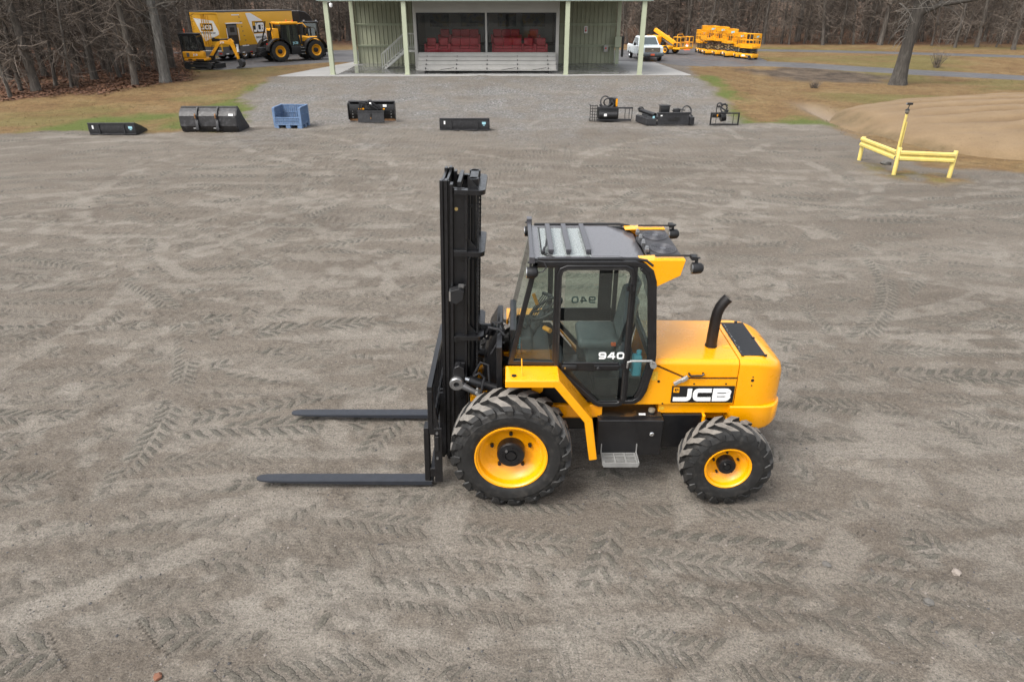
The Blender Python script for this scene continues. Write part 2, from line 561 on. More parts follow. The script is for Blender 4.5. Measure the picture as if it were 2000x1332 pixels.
def zones(x, y):
    j = (fbm(x * 0.55, y * 0.55, 4, 1) - 0.5) * 2.2 + (fbm(x * 2.7, y * 2.7, 3, 4) - 0.5) * 1.0
    gl = poly_sd(x, y, Z_GRASS_L); gr_ = poly_sd(x, y, Z_GRASS_R)
    grass = np.maximum(sst(-0.25, 0.45, gl + j * 0.8), sst(-0.2, 0.5, gr_ + j * 0.6))
    far = sst(66, 70, y) * (np.abs(x) < 2000)
    grass = np.maximum(grass, far)
    leaf = sst(-0.8, 0.8, poly_sd(x, y, Z_LEAF_L) + j * 0.9)
    leaf = np.maximum(leaf, sst(74.5, 78, y + j * 1.2) * sst(-40, -20, x + 0 * y))
    leaf = np.maximum(leaf, sst(62, 66, y) * sst(20, 24, -x))
    green = np.maximum(sst(-0.8, 1.0, poly_sd(x, y, Z_GREEN_L) + j * 1.3), sst(-0.6, 0.8, poly_sd(x, y, Z_GREEN_R) + j * 1.1))
    patch = sst(-0.25, 0.35, poly_sd(x, y, Z_PATCH) + j * 0.35)
    green = np.maximum(green, patch * 0.45 * sst(0.35, 0.6, fbm(x * 1.5, y * 1.5, 3, 6)))
    grass = np.maximum(grass, patch * sst(0.30, 0.62, fbm(x * 2, y * 2, 3, 2)))
    green = np.maximum(green, 0.42 * sst(0.50, 0.68, fbm(x * 0.16, y * 0.3, 4, 5)) * sst(15, 19, x) * (1 - sst(70, 76, y)))
    green = np.maximum(green, 0.35 * sst(0.45, 0.62, fbm(x * 0.2, y * 0.35, 4, 6)) * sst(13, 17, -x))
    mud = sst(-1.5, 1.0, poly_sd(x, y, Z_MUD) + j * 1.6)
    ditch = np.exp(-((x - 14.6 - 0.05 * (y - 31)) / 0.75) ** 2) * sst(27, 29, y) * (1 - sst(35, 38, y))
    slope = sst(-4.5, 3.0, poly_sd(x, y, Z_SLOPE) + j * 4.5)
    return grass, leaf, green, slope, mud, ditch
grass, leaf, green, slope, mud, ditch = zones(GX, GY)

# --- tyre tracks worked into the loose dirt (real relief, with the damp soil they turned up)
rng = random.Random(11)
near = GY < 46
xs, ys = GX[near], GY[near]
trP = np.zeros(xs.shape); trM = np.zeros(xs.shape); trD = np.zeros(xs.shape); hgt = np.zeros(xs.shape); damp = np.zeros(xs.shape); pale = np.zeros(xs.shape)
lum = fbm(xs * 0.9, ys * 2.4, 4, 2)                 # long patches drawn out by the traffic
def track(y0, sl, cu, x0, w, period, ang, amp, seed, length=(-60, 60), treaded=True):
    u = xs - x0
    f = y0 + sl * u + cu * u * u
    df = sl + 2 * cu * u
    d = (ys - f) / np.sqrt(1 + df * df)
    s = u * np.sqrt(1 + df * df) + d * df
    d = d + 0.06 * (vn(s * 1.3, s * 0 + seed, seed) - 0.5)
    inside = 1 - sst(w * 0.38, w * 0.55, np.abs(d))
    m = sst(0.05, 0.50, vn(s * 0.22 + seed * 3.1, d * 0.3 + seed, seed % 8)) * sst(length[0], length[0] + 1.5, u) * (1 - sst(length[1] - 1.5, length[1], u))
    if treaded:
        ph = (s + ang * np.abs(d) + 0.05 * (vn(xs * 6, ys * 6, 3) - 0.5)) / period
        tri = np.abs((ph % 1.0) - 0.5) * 2
        bar = sst(0.44, 0.64, tri + 0.28 * (vn(xs * 9, ys * 9, 5) - 0.5))
        centre = sst(0.0, 0.05, np.abs(d) - 0.015)
        side = np.where(d > 0, 1.0, 1.0)
        bar = bar * centre
        return inside * m, bar * side, d, (s + ang * np.abs(d)) / period, m
    return inside * m * sst(0.38, 0.60, vn(xs * 1.1, ys * 2.0, 2) * .5 + vn(xs * 4.3, ys * 6, 4) * .5), np.zeros(xs.shape), d, 0 * xs, m
def lay(d, w, pm, mk, ph_):
    global trP, trM, trD
    ad = np.abs(d)
    trM = trM * (1 - np.minimum(1, pm * 1.3) * (1 - sst(w * 0.62, w * 1.0, ad)))
    reg = (ad < w * 0.80) & (pm > 0.015)
    trP = np.where(reg, ph_, trP); trM = np.where(reg, mk, trM); trD = np.where(reg, ad, trD)
for k in range(230):
    y0 = 3.2 * (40 / 3.2) ** ((k + rng.random()) / 230.0)
    tt = rng.random() < 0.72
    w_ = rng.uniform(0.26, 0.50)
    m, bar, d, ph_, pm = track(y0, rng.uniform(-0.22, 0.22), rng.uniform(-0.014, 0.014) if y0 > 5 else rng.uniform(-0.03, 0.03), rng.uniform(-6, 6), w_,
                      rng.uniform(0.11, 0.20), rng.choice([1, -1]) * rng.uniform(0.7, 1.1), 0.02, k, treaded=tt)
    if tt:
        a = rng.uniform(0.55, 1.15)
        hgt = np.where(m > 0.02, hgt * (1 - 0.75 * m) + a * m * (bar * 0.016 - 0.012), hgt)
        damp = np.maximum(damp * (1 - 0.6 * m), m * a * 0.22)
        lay(d, w_, pm, m * a, ph_)
    else:
        hgt = hgt * (1 - m * 0.85) - m * 0.010; trM = trM * (1 - m)
        damp = damp * (1 - m * 0.9); pale = np.maximum(pale, m * rng.uniform(0.3, 0.65))
# tighter arcs from turning machines, both smooth and treaded
for k in range(84):
    cx, cy, rad = rng.uniform(-14, 14), 6 + 30 * rng.random() ** 1.4, rng.uniform(2.5, 12)
    dd = np.hypot(xs - cx, ys - cy) - rad
    a = np.arctan2(ys - cy, xs - cx); s = a * rad
    w = rng.uniform(0.3, 0.45)
    m = (1 - sst(w * 0.35, w * 0.55, np.abs(dd))) * sst(0.36, 0.58, vn(xs * 1.3, ys * 2.0, 1) * .5 + vn(xs * 4.3, ys * 6, 4) * .5) * sst(0.45, 0.6, vn(s * 0.25 + k, s * 0 + 3, k % 8))
    if k % 2:
        per = rng.uniform(0.11, 0.19)
        ph_ = (s + np.abs(dd) * 0.9) / per
        tri = np.abs((ph_ % 1.0) - 0.5) * 2
        lay(dd, w, sst(0.45, 0.6, vn(s * 0.25 + k, s * 0 + 3, k % 8)), m * 0.9, ph_)
        bar = sst(0.45, 0.75, tri)
        hgt = np.where(m > 0.02, hgt * (1 - 0.7 * m) + m * (bar * 0.016 - 0.012), hgt)
        damp = np.maximum(damp, m * 0.15)
    else:
        hgt = hgt * (1 - m * 0.8) - m * 0.008; trM = trM * (1 - m)
        damp = damp * (1 - m * 0.85); pale = np.maximum(pale, m * 0.58)
broad = fbm(xs * 0.22 + 9, ys * 0.5 + 4, 5, 1)
fine = fbm(xs * 4.5, ys * 8.0, 5, 6, 0.65)
lump = sst(0.52, 0.75, fine) * sst(0.40, 0.62, lum)
hgt = hgt + 0.034 * (fine - 0.5) + 0.026 * lump + 0.05 * (broad - 0.5) * sst(9, 14, ys)
damp = np.clip(damp * 0.8 + 0.16 * sst(0.50, 0.72, lum) * (1 - pale) * (0.5 + 0.5 * sst(0.4, 0.6, fine)) + 0.12 * sst(0.52, 0.70, broad), 0, 1)
pale = np.clip(pale + 0.22 * sst(0.50, 0.66, fbm(xs * 0.35 + 3, ys * 0.9 + 8, 5, 4)), 0, 1)
# under the machines the ground is pressed flat
k_lot = (1 - np.maximum(grass[near], slope[near] * 0.6))
under = 1 - sst(1.2, 2.0, np.hypot((xs - 1.0) / 1.5, ys - 6.65))
hgt = hgt * (1 - 0.5 * under)
GZ[near] += hgt * k_lot
GZ += grass * (fbm(GX * 0.8, GY * 0.8, 4, 2) - 0.5) * np.where(GY < 48, 0.10, 0.03) * (GY < 80) + slope * (fbm(GX * 0.9, GY * 0.9, 4, 5) - 0.5) * 0.11
# keep the ground below the slab and paving
flat = (GX > -11.6) & (GX < 10.3) & (GY > 45.0) & (GY < 54.8)
GZ[flat] = PLAT - 0.10
D = np.zeros(GX.shape); D[near] = damp
Pl = np.zeros(GX.shape); Pl[near] = pale

verts = np.stack([GX, GY, GZ], -1).reshape(-1, 3).astype(np.float32)
idx = np.arange(nx * ny).reshape(ny, nx)
quads = np.stack([idx[:-1, :-1], idx[:-1, 1:], idx[1:, 1:], idx[1:, :-1]], -1).reshape(-1, 4).astype(np.int32)
def np_mesh(name, verts, quads, k=4):
    me = bpy.data.meshes.new(name)
    n = len(quads)
    me.vertices.add(len(verts)); me.vertices.foreach_set('co', np.ascontiguousarray(verts, np.float32).ravel())
    me.loops.add(n * k); me.loops.foreach_set('vertex_index', np.ascontiguousarray(quads, np.int32).ravel())
    me.polygons.add(n)
    me.polygons.foreach_set('loop_start', np.arange(0, n * k, k, dtype=np.int32))
    me.update(calc_edges=True)
    return me
gme = np_mesh('ground', verts, quads)
def cattr(me, name, r, g, b, a):
    at_ = me.attributes.new(name, 'FLOAT_COLOR', 'POINT')
    at_.data.foreach_set('color', np.stack([r.ravel(), g.ravel(), b.ravel(), a.ravel()], -1).astype(np.float32).ravel())
cattr(gme, 'cover', grass, leaf, green, slope)
cattr(gme, 'soil', D, Pl, mud, ditch)
A_, B_, C_ = np.zeros(GX.shape), np.zeros(GX.shape), np.zeros(GX.shape)
A_[near] = trP; B_[near] = trM * k_lot; C_[near] = trD
for ax, sp_ in ((1, np.diff(gx)[None, :]), (0, np.diff(gy)[:, None])):       # no print where two tracks' phases meet
    bad = np.abs(np.diff(A_, axis=ax)) > 0.9 + sp_ / 0.085
    if ax == 1: B_[:, :-1][bad] = 0; B_[:, 1:][bad] = 0
    else: B_[:-1][bad] = 0; B_[1:][bad] = 0
cattr(gme, 'tread', A_, B_, C_, C_)
gme.shade_smooth()
ground = bpy.data.objects.new('ground', gme); col.objects.link(ground)
tag(ground, kind='structure')

def ground_material():
    m, nt, b = new_mat('ground_cover')
    L = nt.links
    pos = nt.nodes.new('ShaderNodeNewGeometry').outputs['Position']
    A1 = nt.nodes.new('ShaderNodeAttribute'); A1.attribute_name = 'cover'
    A2 = nt.nodes.new('ShaderNodeAttribute'); A2.attribute_name = 'soil'
    s1 = nt.nodes.new('ShaderNodeSeparateColor'); L.new(A1.outputs['Color'], s1.inputs[0])
    s2 = nt.nodes.new('ShaderNodeSeparateColor'); L.new(A2.outputs['Color'], s2.inputs[0])
    # loose lot dirt
    big = noise(nt, 0.35, 5, 0.6, pos)
    base = ramp(nt, big, [(0.3, (0.205, 0.175, 0.145)), (0.7, (0.265, 0.232, 0.197))])
    base = mix(nt, s2.outputs[1], base, (0.36, 0.33, 0.29))
    base = mix(nt, math_(nt, 'MULTIPLY', s2.outputs[0], 0.9), base, (0.085, 0.072, 0.06))
    mp = nt.nodes.new('ShaderNodeMapping'); mp.inputs['Scale'].default_value = (1.0, 2.1, 1.5); L.new(pos, mp.inputs[0])
    st1 = noise(nt, 1.1, 9, 0.72, mp.outputs[0]); st2 = noise(nt, 11.0, 6, 0.72, mp.outputs[0])
    base = mix(nt, ramp(nt, st1, [(0.50, 0.0), (0.72, 0.26)]), base, (0.145, 0.122, 0.10))
    base = mix(nt, ramp(nt, st1, [(0.30, 0.3), (0.44, 0.0)]), base, (0.33, 0.30, 0.265))
    base = mix(nt, ramp(nt, st2, [(0.52, 0.0), (0.68, 0.5)]), base, (0.125, 0.108, 0.09))
    base = mix(nt, ramp(nt, st2, [(0.30, 0.5), (0.42, 0.0)]), base, (0.36, 0.325, 0.285))
    # lug prints: crumbs of damp soil thrown up between smooth pressed bars
    A3 = nt.nodes.new('ShaderNodeAttribute'); A3.attribute_name = 'tread'
    s3 = nt.nodes.new('ShaderNodeSeparateColor'); L.new(A3.outputs['Color'], s3.inputs[0])
    wob = math_(nt, 'MULTIPLY', math_(nt, 'SUBTRACT', noise(nt, 7, 3, 0.6, pos), 0.5), 0.75)
    wob = math_(nt, 'ADD', wob, math_(nt, 'MULTIPLY', math_(nt, 'SUBTRACT', noise(nt, 38, 3, 0.6, pos), 0.5), 0.45))
    fr_ = math_(nt, 'FRACT', math_(nt, 'ADD', s3.outputs[0], wob))
    tri_ = math_(nt, 'ABSOLUTE', math_(nt, 'SUBTRACT', math_(nt, 'MULTIPLY', fr_, 2.0), 1.0))
    lug = ramp(nt, tri_, [(0.40, 0.0), (0.56, 1.0)])
    lug = math_(nt, 'MULTIPLY', lug, ramp(nt, s3.outputs[2], [(0.010, 0.0), (0.035, 1.0)]))
    keep = ramp(nt, noise(nt, 1.4, 5, 0.65, pos), [(0.25, 0.5), (0.60, 1.0)])
    tm = math_(nt, 'MULTIPLY', s3.outputs[1], keep, True)
    lug = math_(nt, 'MULTIPLY', lug, tm)
    base = mix(nt, math_(nt, 'MULTIPLY', tm, 0.30), base, (0.30, 0.275, 0.245))
    base = mix(nt, math_(nt, 'MULTIPLY', lug, 0.68), base, (0.105, 0.108, 0.09))
    rim_ = ramp(nt, tri_, [(0.26, 0.0), (0.36, 1.0), (0.44, 0.0)])
    base = mix(nt, math_(nt, 'MULTIPLY', math_(nt, 'MULTIPLY', rim_, tm), 0.35), base, (0.40, 0.37, 0.335))
    grit = noise(nt, 55, 4, 0.75, pos)
    base = mix(nt, 0.9, base, ramp(nt, grit, [(0.28, 0.35), (0.5, 1.0), (0.72, 1.6)]), 'MULTIPLY')
    # small stones of several colours
    vo = nt.nodes.new('ShaderNodeTexVoronoi'); vo.inputs['Scale'].default_value = 30
    L.new(pos, vo.inputs['Vector'])
    stone_m = ramp(nt, vo.outputs['Distance'], [(0.18, 1.0), (0.26, 0.0)])
    pick = nt.nodes.new('ShaderNodeSeparateColor'); L.new(vo.outputs['Color'], pick.inputs[0])
    stone_m = math_(nt, 'MULTIPLY', stone_m, math_(nt, 'GREATER_THAN', pick.outputs[0], 0.58))
    stone_c = ramp(nt, pick.outputs[1], [(0.0, (0.08, 0.08, 0.085)), (0.4, (0.17, 0.165, 0.165)), (0.75, (0.30, 0.27, 0.235)), (1.0, (0.42, 0.38, 0.34))])
    base = mix(nt, math_(nt, 'MULTIPLY', stone_m, 0.8), base, stone_c)
    # crushed stone on the slope
    v2 = nt.nodes.new('ShaderNodeTexVoronoi'); v2.inputs['Scale'].default_value = 17
    L.new(pos, v2.inputs['Vector'])
    p2 = nt.nodes.new('ShaderNodeSeparateColor'); L.new(v2.outputs['Color'], p2.inputs[0])
    grav = ramp(nt, p2.outputs[0], [(0.0, (0.10, 0.098, 0.096)), (0.4, (0.215, 0.21, 0.205)), (0.85, (0.305, 0.298, 0.29)), (1.0, (0.46, 0.45, 0.44))])
    grav = mix(nt, ramp(nt, noise(nt, 0.5, 6, 0.65, pos), [(0.38, 0.0), (0.62, 0.75)]), grav, base)
    base = mix(nt, math_(nt, 'MULTIPLY', A1.outputs['Alpha'], ramp(nt, noise(nt, 1.2, 5, 0.65, pos), [(0.25, 0.55), (0.52, 1.0)])), base, grav)
    # dormant grass
    gn = noise(nt, 0.5, 6, 0.65, pos)
    gf = noise(nt, 14, 4, 0.75, pos)
    gcol = ramp(nt, gn, [(0.25, (0.18, 0.100, 0.046)), (0.5, (0.25, 0.162, 0.073)), (0.75, (0.31, 0.225, 0.115))])
    gcol = mix(nt, 0.9, gcol, ramp(nt, noise(nt, 2.6, 7, 0.72, pos), [(0.3, 0.62), (0.5, 1.0), (0.7, 1.3)]), 'MULTIPLY')
    gcol = mix(nt, 0.8, gcol, ramp(nt, gf, [(0.25, 0.45), (0.5, 1.0), (0.75, 1.35)]), 'MULTIPLY')
    ggrn = ramp(nt, gf, [(0.25, (0.075, 0.105, 0.02)), (0.75, (0.19, 0.225, 0.06))])
    gcol = mix(nt, s1.outputs[2], gcol, ggrn)
    mudc = ramp(nt, noise(nt, 0.8, 6, 0.7, pos), [(0.35, (0.055, 0.042, 0.034)), (0.55, (0.15, 0.115, 0.085)), (0.75, (0.27, 0.21, 0.15))])
    gcol = mix(nt, s2.outputs[2], gcol, mudc)
    gcol = mix(nt, math_(nt, 'MULTIPLY', A2.outputs['Alpha'], 0.9), gcol, (0.34, 0.27, 0.20))
    base = mix(nt, s1.outputs[0], base, gcol)
    # leaf litter
    lv = nt.nodes.new('ShaderNodeTexVoronoi'); lv.inputs['Scale'].default_value = 7
    L.new(pos, lv.inputs['Vector'])
    p3 = nt.nodes.new('ShaderNodeSeparateColor'); L.new(lv.outputs['Color'], p3.inputs[0])
    lcol = ramp(nt, p3.outputs[0], [(0.0, (0.04, 0.022, 0.014)), (0.4, (0.12, 0.054, 0.030)), (0.8, (0.21, 0.095, 0.05)), (1.0, (0.30, 0.165, 0.095))])
    lcol = mix(nt, ramp(nt, noise(nt, 0.22, 4, 0.6, pos), [(0.4, 0.0), (0.65, 0.6)]), lcol, (0.16, 0.115, 0.07))
    base = mix(nt, s1.outputs[1], base, lcol)
    base = mix(nt, 1.0, base, (0.55, 0.545, 0.535), 'MULTIPLY')
    L.new(base, b.inputs['Base Color'])
    b.inputs['Roughness'].default_value = 0.92
    b.inputs['Specular IOR Level'].default_value = 0.2
    h = math_(nt, 'ADD', math_(nt, 'MULTIPLY', grit, 0.7), math_(nt, 'MULTIPLY', stone_m, 0.5))
    h = math_(nt, 'ADD', math_(nt, 'ADD', h, math_(nt, 'MULTIPLY', st2, 2.2)), math_(nt, 'MULTIPLY', lug, 1.7))
    bump(nt, b, h, 0.8, 0.014)
    return m
gme.materials.append(ground_material())

# --- loose stones lying on the lot (nobody could count them)
def scatter_mesh(name, pts, make, mat, kind='stuff'):
    vs, fs = [], []
    for p in pts:
        v, f = make(p)
        n = len(vs); vs += v; fs += [tuple(i + n for i in q) for q in f]
    me = bpy.data.meshes.new(name); me.from_pydata(vs, [], fs)
    me.materials.append(mat); me.update()
    o = bpy.data.objects.new(name, me); col.objects.link(o)
    return tag(o, kind=kind)
_ix = lambda x: int(np.clip(np.searchsorted(gx, x), 0, nx - 1))
_iy = lambda y: int(np.clip(np.searchsorted(gy, y), 0, ny - 1))
def gz(x, y):
    i1 = max(1, _ix(x)); j1 = max(1, _iy(y)); i0 = i1 - 1; j0 = j1 - 1
    fx = (x - gx[i0]) / (gx[i1] - gx[i0]); fy = (y - gy[j0]) / (gy[j1] - gy[j0])
    return float((GZ[j0, i0] * (1 - fx) + GZ[j0, i1] * fx) * (1 - fy) + (GZ[j1, i0] * (1 - fx) + GZ[j1, i1] * fx) * fy)
OCT = [(1, 0, 0), (-1, 0, 0), (0, 1, 0), (0, -1, 0), (0, 0, 1), (0, 0, -1)]
OCF = [(0, 2, 4), (2, 1, 4), (1, 3, 4), (3, 0, 4), (2, 0, 5), (1, 2, 5), (3, 1, 5), (0, 3, 5)]
def pebble(p):
    x, y, r = p
    z = gz(x, y) + r * 0.15
    a = rng.uniform(0, 6.3)
    vs = []
    for q in OCT:
        k = r * rng.uniform(0.6, 1.25)
        vs.append((x + (q[0] * math.cos(a) - q[1] * math.sin(a)) * k, y + (q[0] * math.sin(a) + q[1] * math.cos(a)) * k, z + q[2] * k * 0.7))
    return vs, OCF
pts = []
for i in range(8000):
    y = 3.4 * (30 / 3.4) ** (rng.random() ** 0.9)
    x = rng.uniform(-0.85, 0.85) * (y + 2)
    r = (0.005 + 0.011 * rng.random() ** 3) * (1 + 0.03 * y)
    pts.append((x, y, r))
pm, pnt, pb = new_mat('pebble_stone')
oi = pnt.nodes.new('ShaderNodeNewGeometry')
pnt.links.new(ramp(pnt, oi.outputs['Random Per Island'], [(0, (0.03, 0.03, 0.032)), (0.35, (0.075, 0.073, 0.072)), (0.7, (0.12, 0.105, 0.09)), (1, (0.21, 0.185, 0.165))]), pb.inputs['Base Color'])
pb.inputs['Roughness'].default_value = 0.9
scatter_mesh('gravel', pts, pebble, pm)

# bigger single stones one can point at
M['stone'] = paint('grey_stone', (0.10, 0.094, 0.086), 0.9, var=0.25, scale=20)
M['pale_stone'] = paint('pale_stone', (0.22, 0.19, 0.165), 0.9, var=0.15, scale=20)
M['brick_stone'] = paint('reddish_stone', (0.15, 0.065, 0.038), 0.9, var=0.2, scale=20)
for (px, py, r, mt, lab) in ((1868, 1118, .040, 'pale_stone', 'pale angular stone lying at the right edge of the dirt lot'),
                             (1813, 1176, .045, 'stone', 'grey flat stone in the tread marks at the lower right'),
                             (1614, 1102, .038, 'stone', 'tan rounded stone in front of the small rear wheel'),
                             (308, 1321, .035, 'brick_stone', 'reddish stone at the bottom left edge of the lot'),
                             (1731, 321, .16, 'stone', 'dark rock on the grass patch under the yellow barrier rail')):
    p = at(px, py)
    mb = MB()
    q = bmesh.new(); bmesh.ops.create_icosphere(q, subdivisions=2, radius=r)
    for v in q.verts:
        v.co *= 0.8 + 0.4 * rng.random(); v.co.z *= 0.65
    q.verts.index_update()
    mb.add([v.co for v in q.verts], [tuple(v.index for v in f.verts) for f in q.faces]); q.free()
    o = mb.build('stone', M[mt], smooth=20)
    o.location = (p.x, p.y, gz(p.x, p.y) + r * 0.3)
    tag(o, lab, 'stone', 'single stones on the lot')

# --- grass blades on the verges, leaf litter in the wood
def tuft(p):
    x, y, h = p
    z = gz(x, y) - 0.01
    vs, fs = [], []
    for k in range(3):
        a = rng.uniform(0, 6.3); w = 0.014; l = h * rng.uniform(0.5, 1.1)
        bx, by = x + rng.uniform(-.08, .08), y + rng.uniform(-.08, .08)
        n = len(vs)
        vs += [(bx - w * math.cos(a), by - w * math.sin(a), z), (bx + w * math.cos(a), by + w * math.sin(a), z),
               (bx + rng.uniform(-.6, .6) * l, by + rng.uniform(-.6, .6) * l, z + l * rng.uniform(0.5, 1))]
        fs.append((n, n + 1, n + 2))
    return vs, fs
cand = [(rng.uniform(-48, 44), 26 + 44 * rng.random() ** 1.3) for _ in range(52000)]
ca = np.array(cand)
g_, l_, gr_, s_, m_, d_ = zones(ca[:, 0], ca[:, 1])
dry, lush, litter = [], [], []
for i, (x, y) in enumerate(cand):
    if abs(x) > 0.85 * y + 3: continue
    if l_[i] > 0.5 and x < 0:
        litter.append((x, y)); continue
    if y > 45 and -16 < x < 14: continue
    if g_[i] * (1 - d_[i]) * (1 - 0.7 * m_[i]) < rng.random() * 0.9: continue
    (lush if gr_[i] > 0.3 + 0.5 * rng.random() else dry).append((x, y, rng.uniform(0.03, 0.075)))
def grass_mat(name, a, b_):
    m, nt, b = new_mat(name)
    g = nt.nodes.new('ShaderNodeNewGeometry')
    nt.links.new(ramp(nt, g.outputs['Random Per Island'], [(0, a), (1, b_)]), b.inputs['Base Color'])
    b.inputs['Roughness'].default_value = 0.85
    return m
scatter_mesh('dry_grass', dry, tuft, grass_mat('dry_grass', (0.10, 0.062, 0.028), (0.19, 0.135, 0.068)))
scatter_mesh('green_grass', lush, tuft, grass_mat('green_grass', (0.045, 0.065, 0.010), (0.11, 0.13, 0.035)))
def leaf_q(p):
    x, y = p
    vs, fs = [], []
    for k in range(5):
        bx, by = x + rng.uniform(-.5, .5), y + rng.uniform(-.5, .5)
        z = gz(bx, by) + 0.02
        r = rng.uniform(0.05, 0.11); a = rng.uniform(0, 6.3)
        n = len(vs)
        for t in range(4):
            vs.append((bx + r * math.cos(a + t * 1.57), by + r * math.sin(a + t * 1.57) * 0.7, z + rng.uniform(-.01, .07)))
        fs.append((n, n + 1, n + 2, n + 3))
    return vs, fs
scatter_mesh('fallen_leaves', litter, leaf_q, grass_mat('fallen_leaves', (0.045, 0.020, 0.011), (0.15, 0.07, 0.036)))

# ------------------------------------------------------------------ sand bank on the right
def sand_bank():
    cx, cy = 27.2, 29.0
    n1, n2 = 150, 110
    u = np.linspace(-1.12, 1.12, n1); v = np.linspace(-1.12, 1.12, n2)
    U, V = np.meshgrid(u, v)
    X = cx + U * 13.2; Y = cy + V * 7.6
    w = 0.10 * (fbm(X * 0.35, Y * 0.35, 3, 2) - 0.5)
    rr_ = (np.abs(U) ** 2.8 + np.abs(V) ** 2.8) ** (1 / 2.8) + w
    prof = 1.2 * np.sqrt(np.clip(1 - rr_ ** 1.6, 0, 1))
    Z = T(X, Y) + prof - 0.35 * sst(0.97, 1.1, rr_) - 0.02
    ang = (X - 14) * 0.10
    band = np.abs(((Y + 1.6 * np.sin(ang)) * 0.62) % 1 - 0.5)
    rut = sst(0.22, 0.42, band + 0.30 * (fbm(X * 0.5, Y * 1.5, 3, 4) - 0.5)) * sst(0.95, 0.6, rr_)
    Z = Z - rut * 0.14 + (fbm(X * 1.4, Y * 1.8, 4, 5) - 0.5) * 0.09
    me = np_mesh('sand_bank', np.stack([X, Y, Z], -1).reshape(-1, 3),
                 (lambda i: np.stack([i[:-1, :-1], i[:-1, 1:], i[1:, 1:], i[1:, :-1]], -1).reshape(-1, 4))(np.arange(n1 * n2).reshape(n2, n1)))
    cattr(me, 'soil', rut, sst(0.93, 1.02, rr_ + 0.22 * (fbm(X, Y, 3, 3) - 0.5)), rut, rut)
    me.shade_smooth()
    m, nt, b = new_mat('sand')
    pos = nt.nodes.new('ShaderNodeNewGeometry').outputs['Position']
    A = nt.nodes.new('ShaderNodeAttribute'); A.attribute_name = 'soil'
    s = nt.nodes.new('ShaderNodeSeparateColor'); nt.links.new(A.outputs['Color'], s.inputs[0])
    c = ramp(nt, noise(nt, 0.7, 6, 0.6, pos), [(0.3, (0.36, 0.255, 0.155)), (0.7, (0.45, 0.33, 0.21))])
    c = mix(nt, math_(nt, 'MULTIPLY', s.outputs[0], 0.9), c, (0.25, 0.165, 0.092))
    c = mix(nt, 0.5, c, ramp(nt, noise(nt, 22, 4, 0.7, pos), [(0.3, 0.7), (0.7, 1.2)]), 'MULTIPLY')
    clod = ramp(nt, noise(nt, 5, 5, 0.7, pos), [(0.60, 0.0), (0.68, 0.7)])
    c = mix(nt, math_(nt, 'MULTIPLY', clod, ramp(nt, noise(nt, 0.5, 3, 0.5, pos), [(0.4, 0.1), (0.6, 1.0)])), c, (0.18, 0.115, 0.065))
    c = mix(nt, math_(nt, 'MULTIPLY', s.outputs[1], 0.75), c, ramp(nt, noise(nt, 6, 4, 0.7, pos), [(0.35, (0.15, 0.115, 0.05)), (0.65, (0.27, 0.20, 0.115))]))
    c = mix(nt, 1.0, c, (0.41, 0.385, 0.33), 'MULTIPLY')
    nt.links.new(c, b.inputs['Base Color'])
    b.inputs['Roughness'].default_value = 0.95
    bump(nt, b, noise(nt, 18, 4, 0.7, pos), 0.4, 0.03)
    me.materials.append(m)
    o = bpy.data.objects.new('sand_bank', me); col.objects.link(o)
    tag(o, kind='structure')
sand_bank()

# ------------------------------------------------------------------ paved areas
def asphalt_mat():
    m, nt, b = new_mat('asphalt')
    pos = nt.nodes.new('ShaderNodeNewGeometry').outputs['Position']
    c = ramp(nt, noise(nt, 0.35, 5, 0.6, pos), [(0.3, (0.062, 0.060, 0.062)), (0.7, (0.088, 0.086, 0.087))])
    c = mix(nt, 0.8, c, ramp(nt, noise(nt, 25, 4, 0.75, pos), [(0.3, 0.7), (0.7, 1.25)]), 'MULTIPLY')
    c = mix(nt, ramp(nt, noise(nt, 1.5, 6, 0.7, pos), [(0.60, 0.0), (0.72, 0.5)]), c, (0.04, 0.032, 0.027))
    nt.links.new(c, b.inputs['Base Color'])
    nt.links.new(ramp(nt, noise(nt, 0.5, 3, 0.5, pos), [(0.35, 0.45), (0.65, 0.85)]), b.inputs['Roughness'])
    return m
M['asphalt'] = asphalt_mat()
def ribbon(name, path, w, dz):
    P = [Vector((p[0], p[1], 0)) for p in path]
    dense = []
    for a, b in zip(P[:-1], P[1:]):
        k = max(1, int((b - a).length / 0.8))
        dense += [a.lerp(b, i / k) for i in range(k)]
    dense.append(P[-1])
    for _ in range(6):
        dense = [dense[0]] + [(dense[i - 1] + dense[i] * 2 + dense[i + 1]) / 4 for i in range(1, len(dense) - 1)] + [dense[-1]]
    mb = MB(); n = 9; vs = []
    for i, p in enumerate(dense):
        d = (dense[min(i + 1, len(dense) - 1)] - dense[max(i - 1, 0)]).normalized()
        nrm = Vector((-d.y, d.x, 0))
        ww = w(i / (len(dense) - 1)) if callable(w) else w
        for j in range(n):
            e = (j / (n - 1) - 0.5) * (ww + (0.35 * (rng.random() - 0.5) if j in (0, n - 1) else 0))
            q = p + nrm * e
            vs.append((q.x, q.y, Ts(q.x, q.y) + dz - (0.12 if j in (0, n - 1) else 0)))
    fs = [(i * n + j, i * n + j + 1, (i + 1) * n + j + 1, (i + 1) * n + j) for i in range(len(dense) - 1) for j in range(n - 1)]
    mb.add(vs, fs)
    o = mb.build(name, M['asphalt'], smooth=60)
    return tag(o, kind='structure')
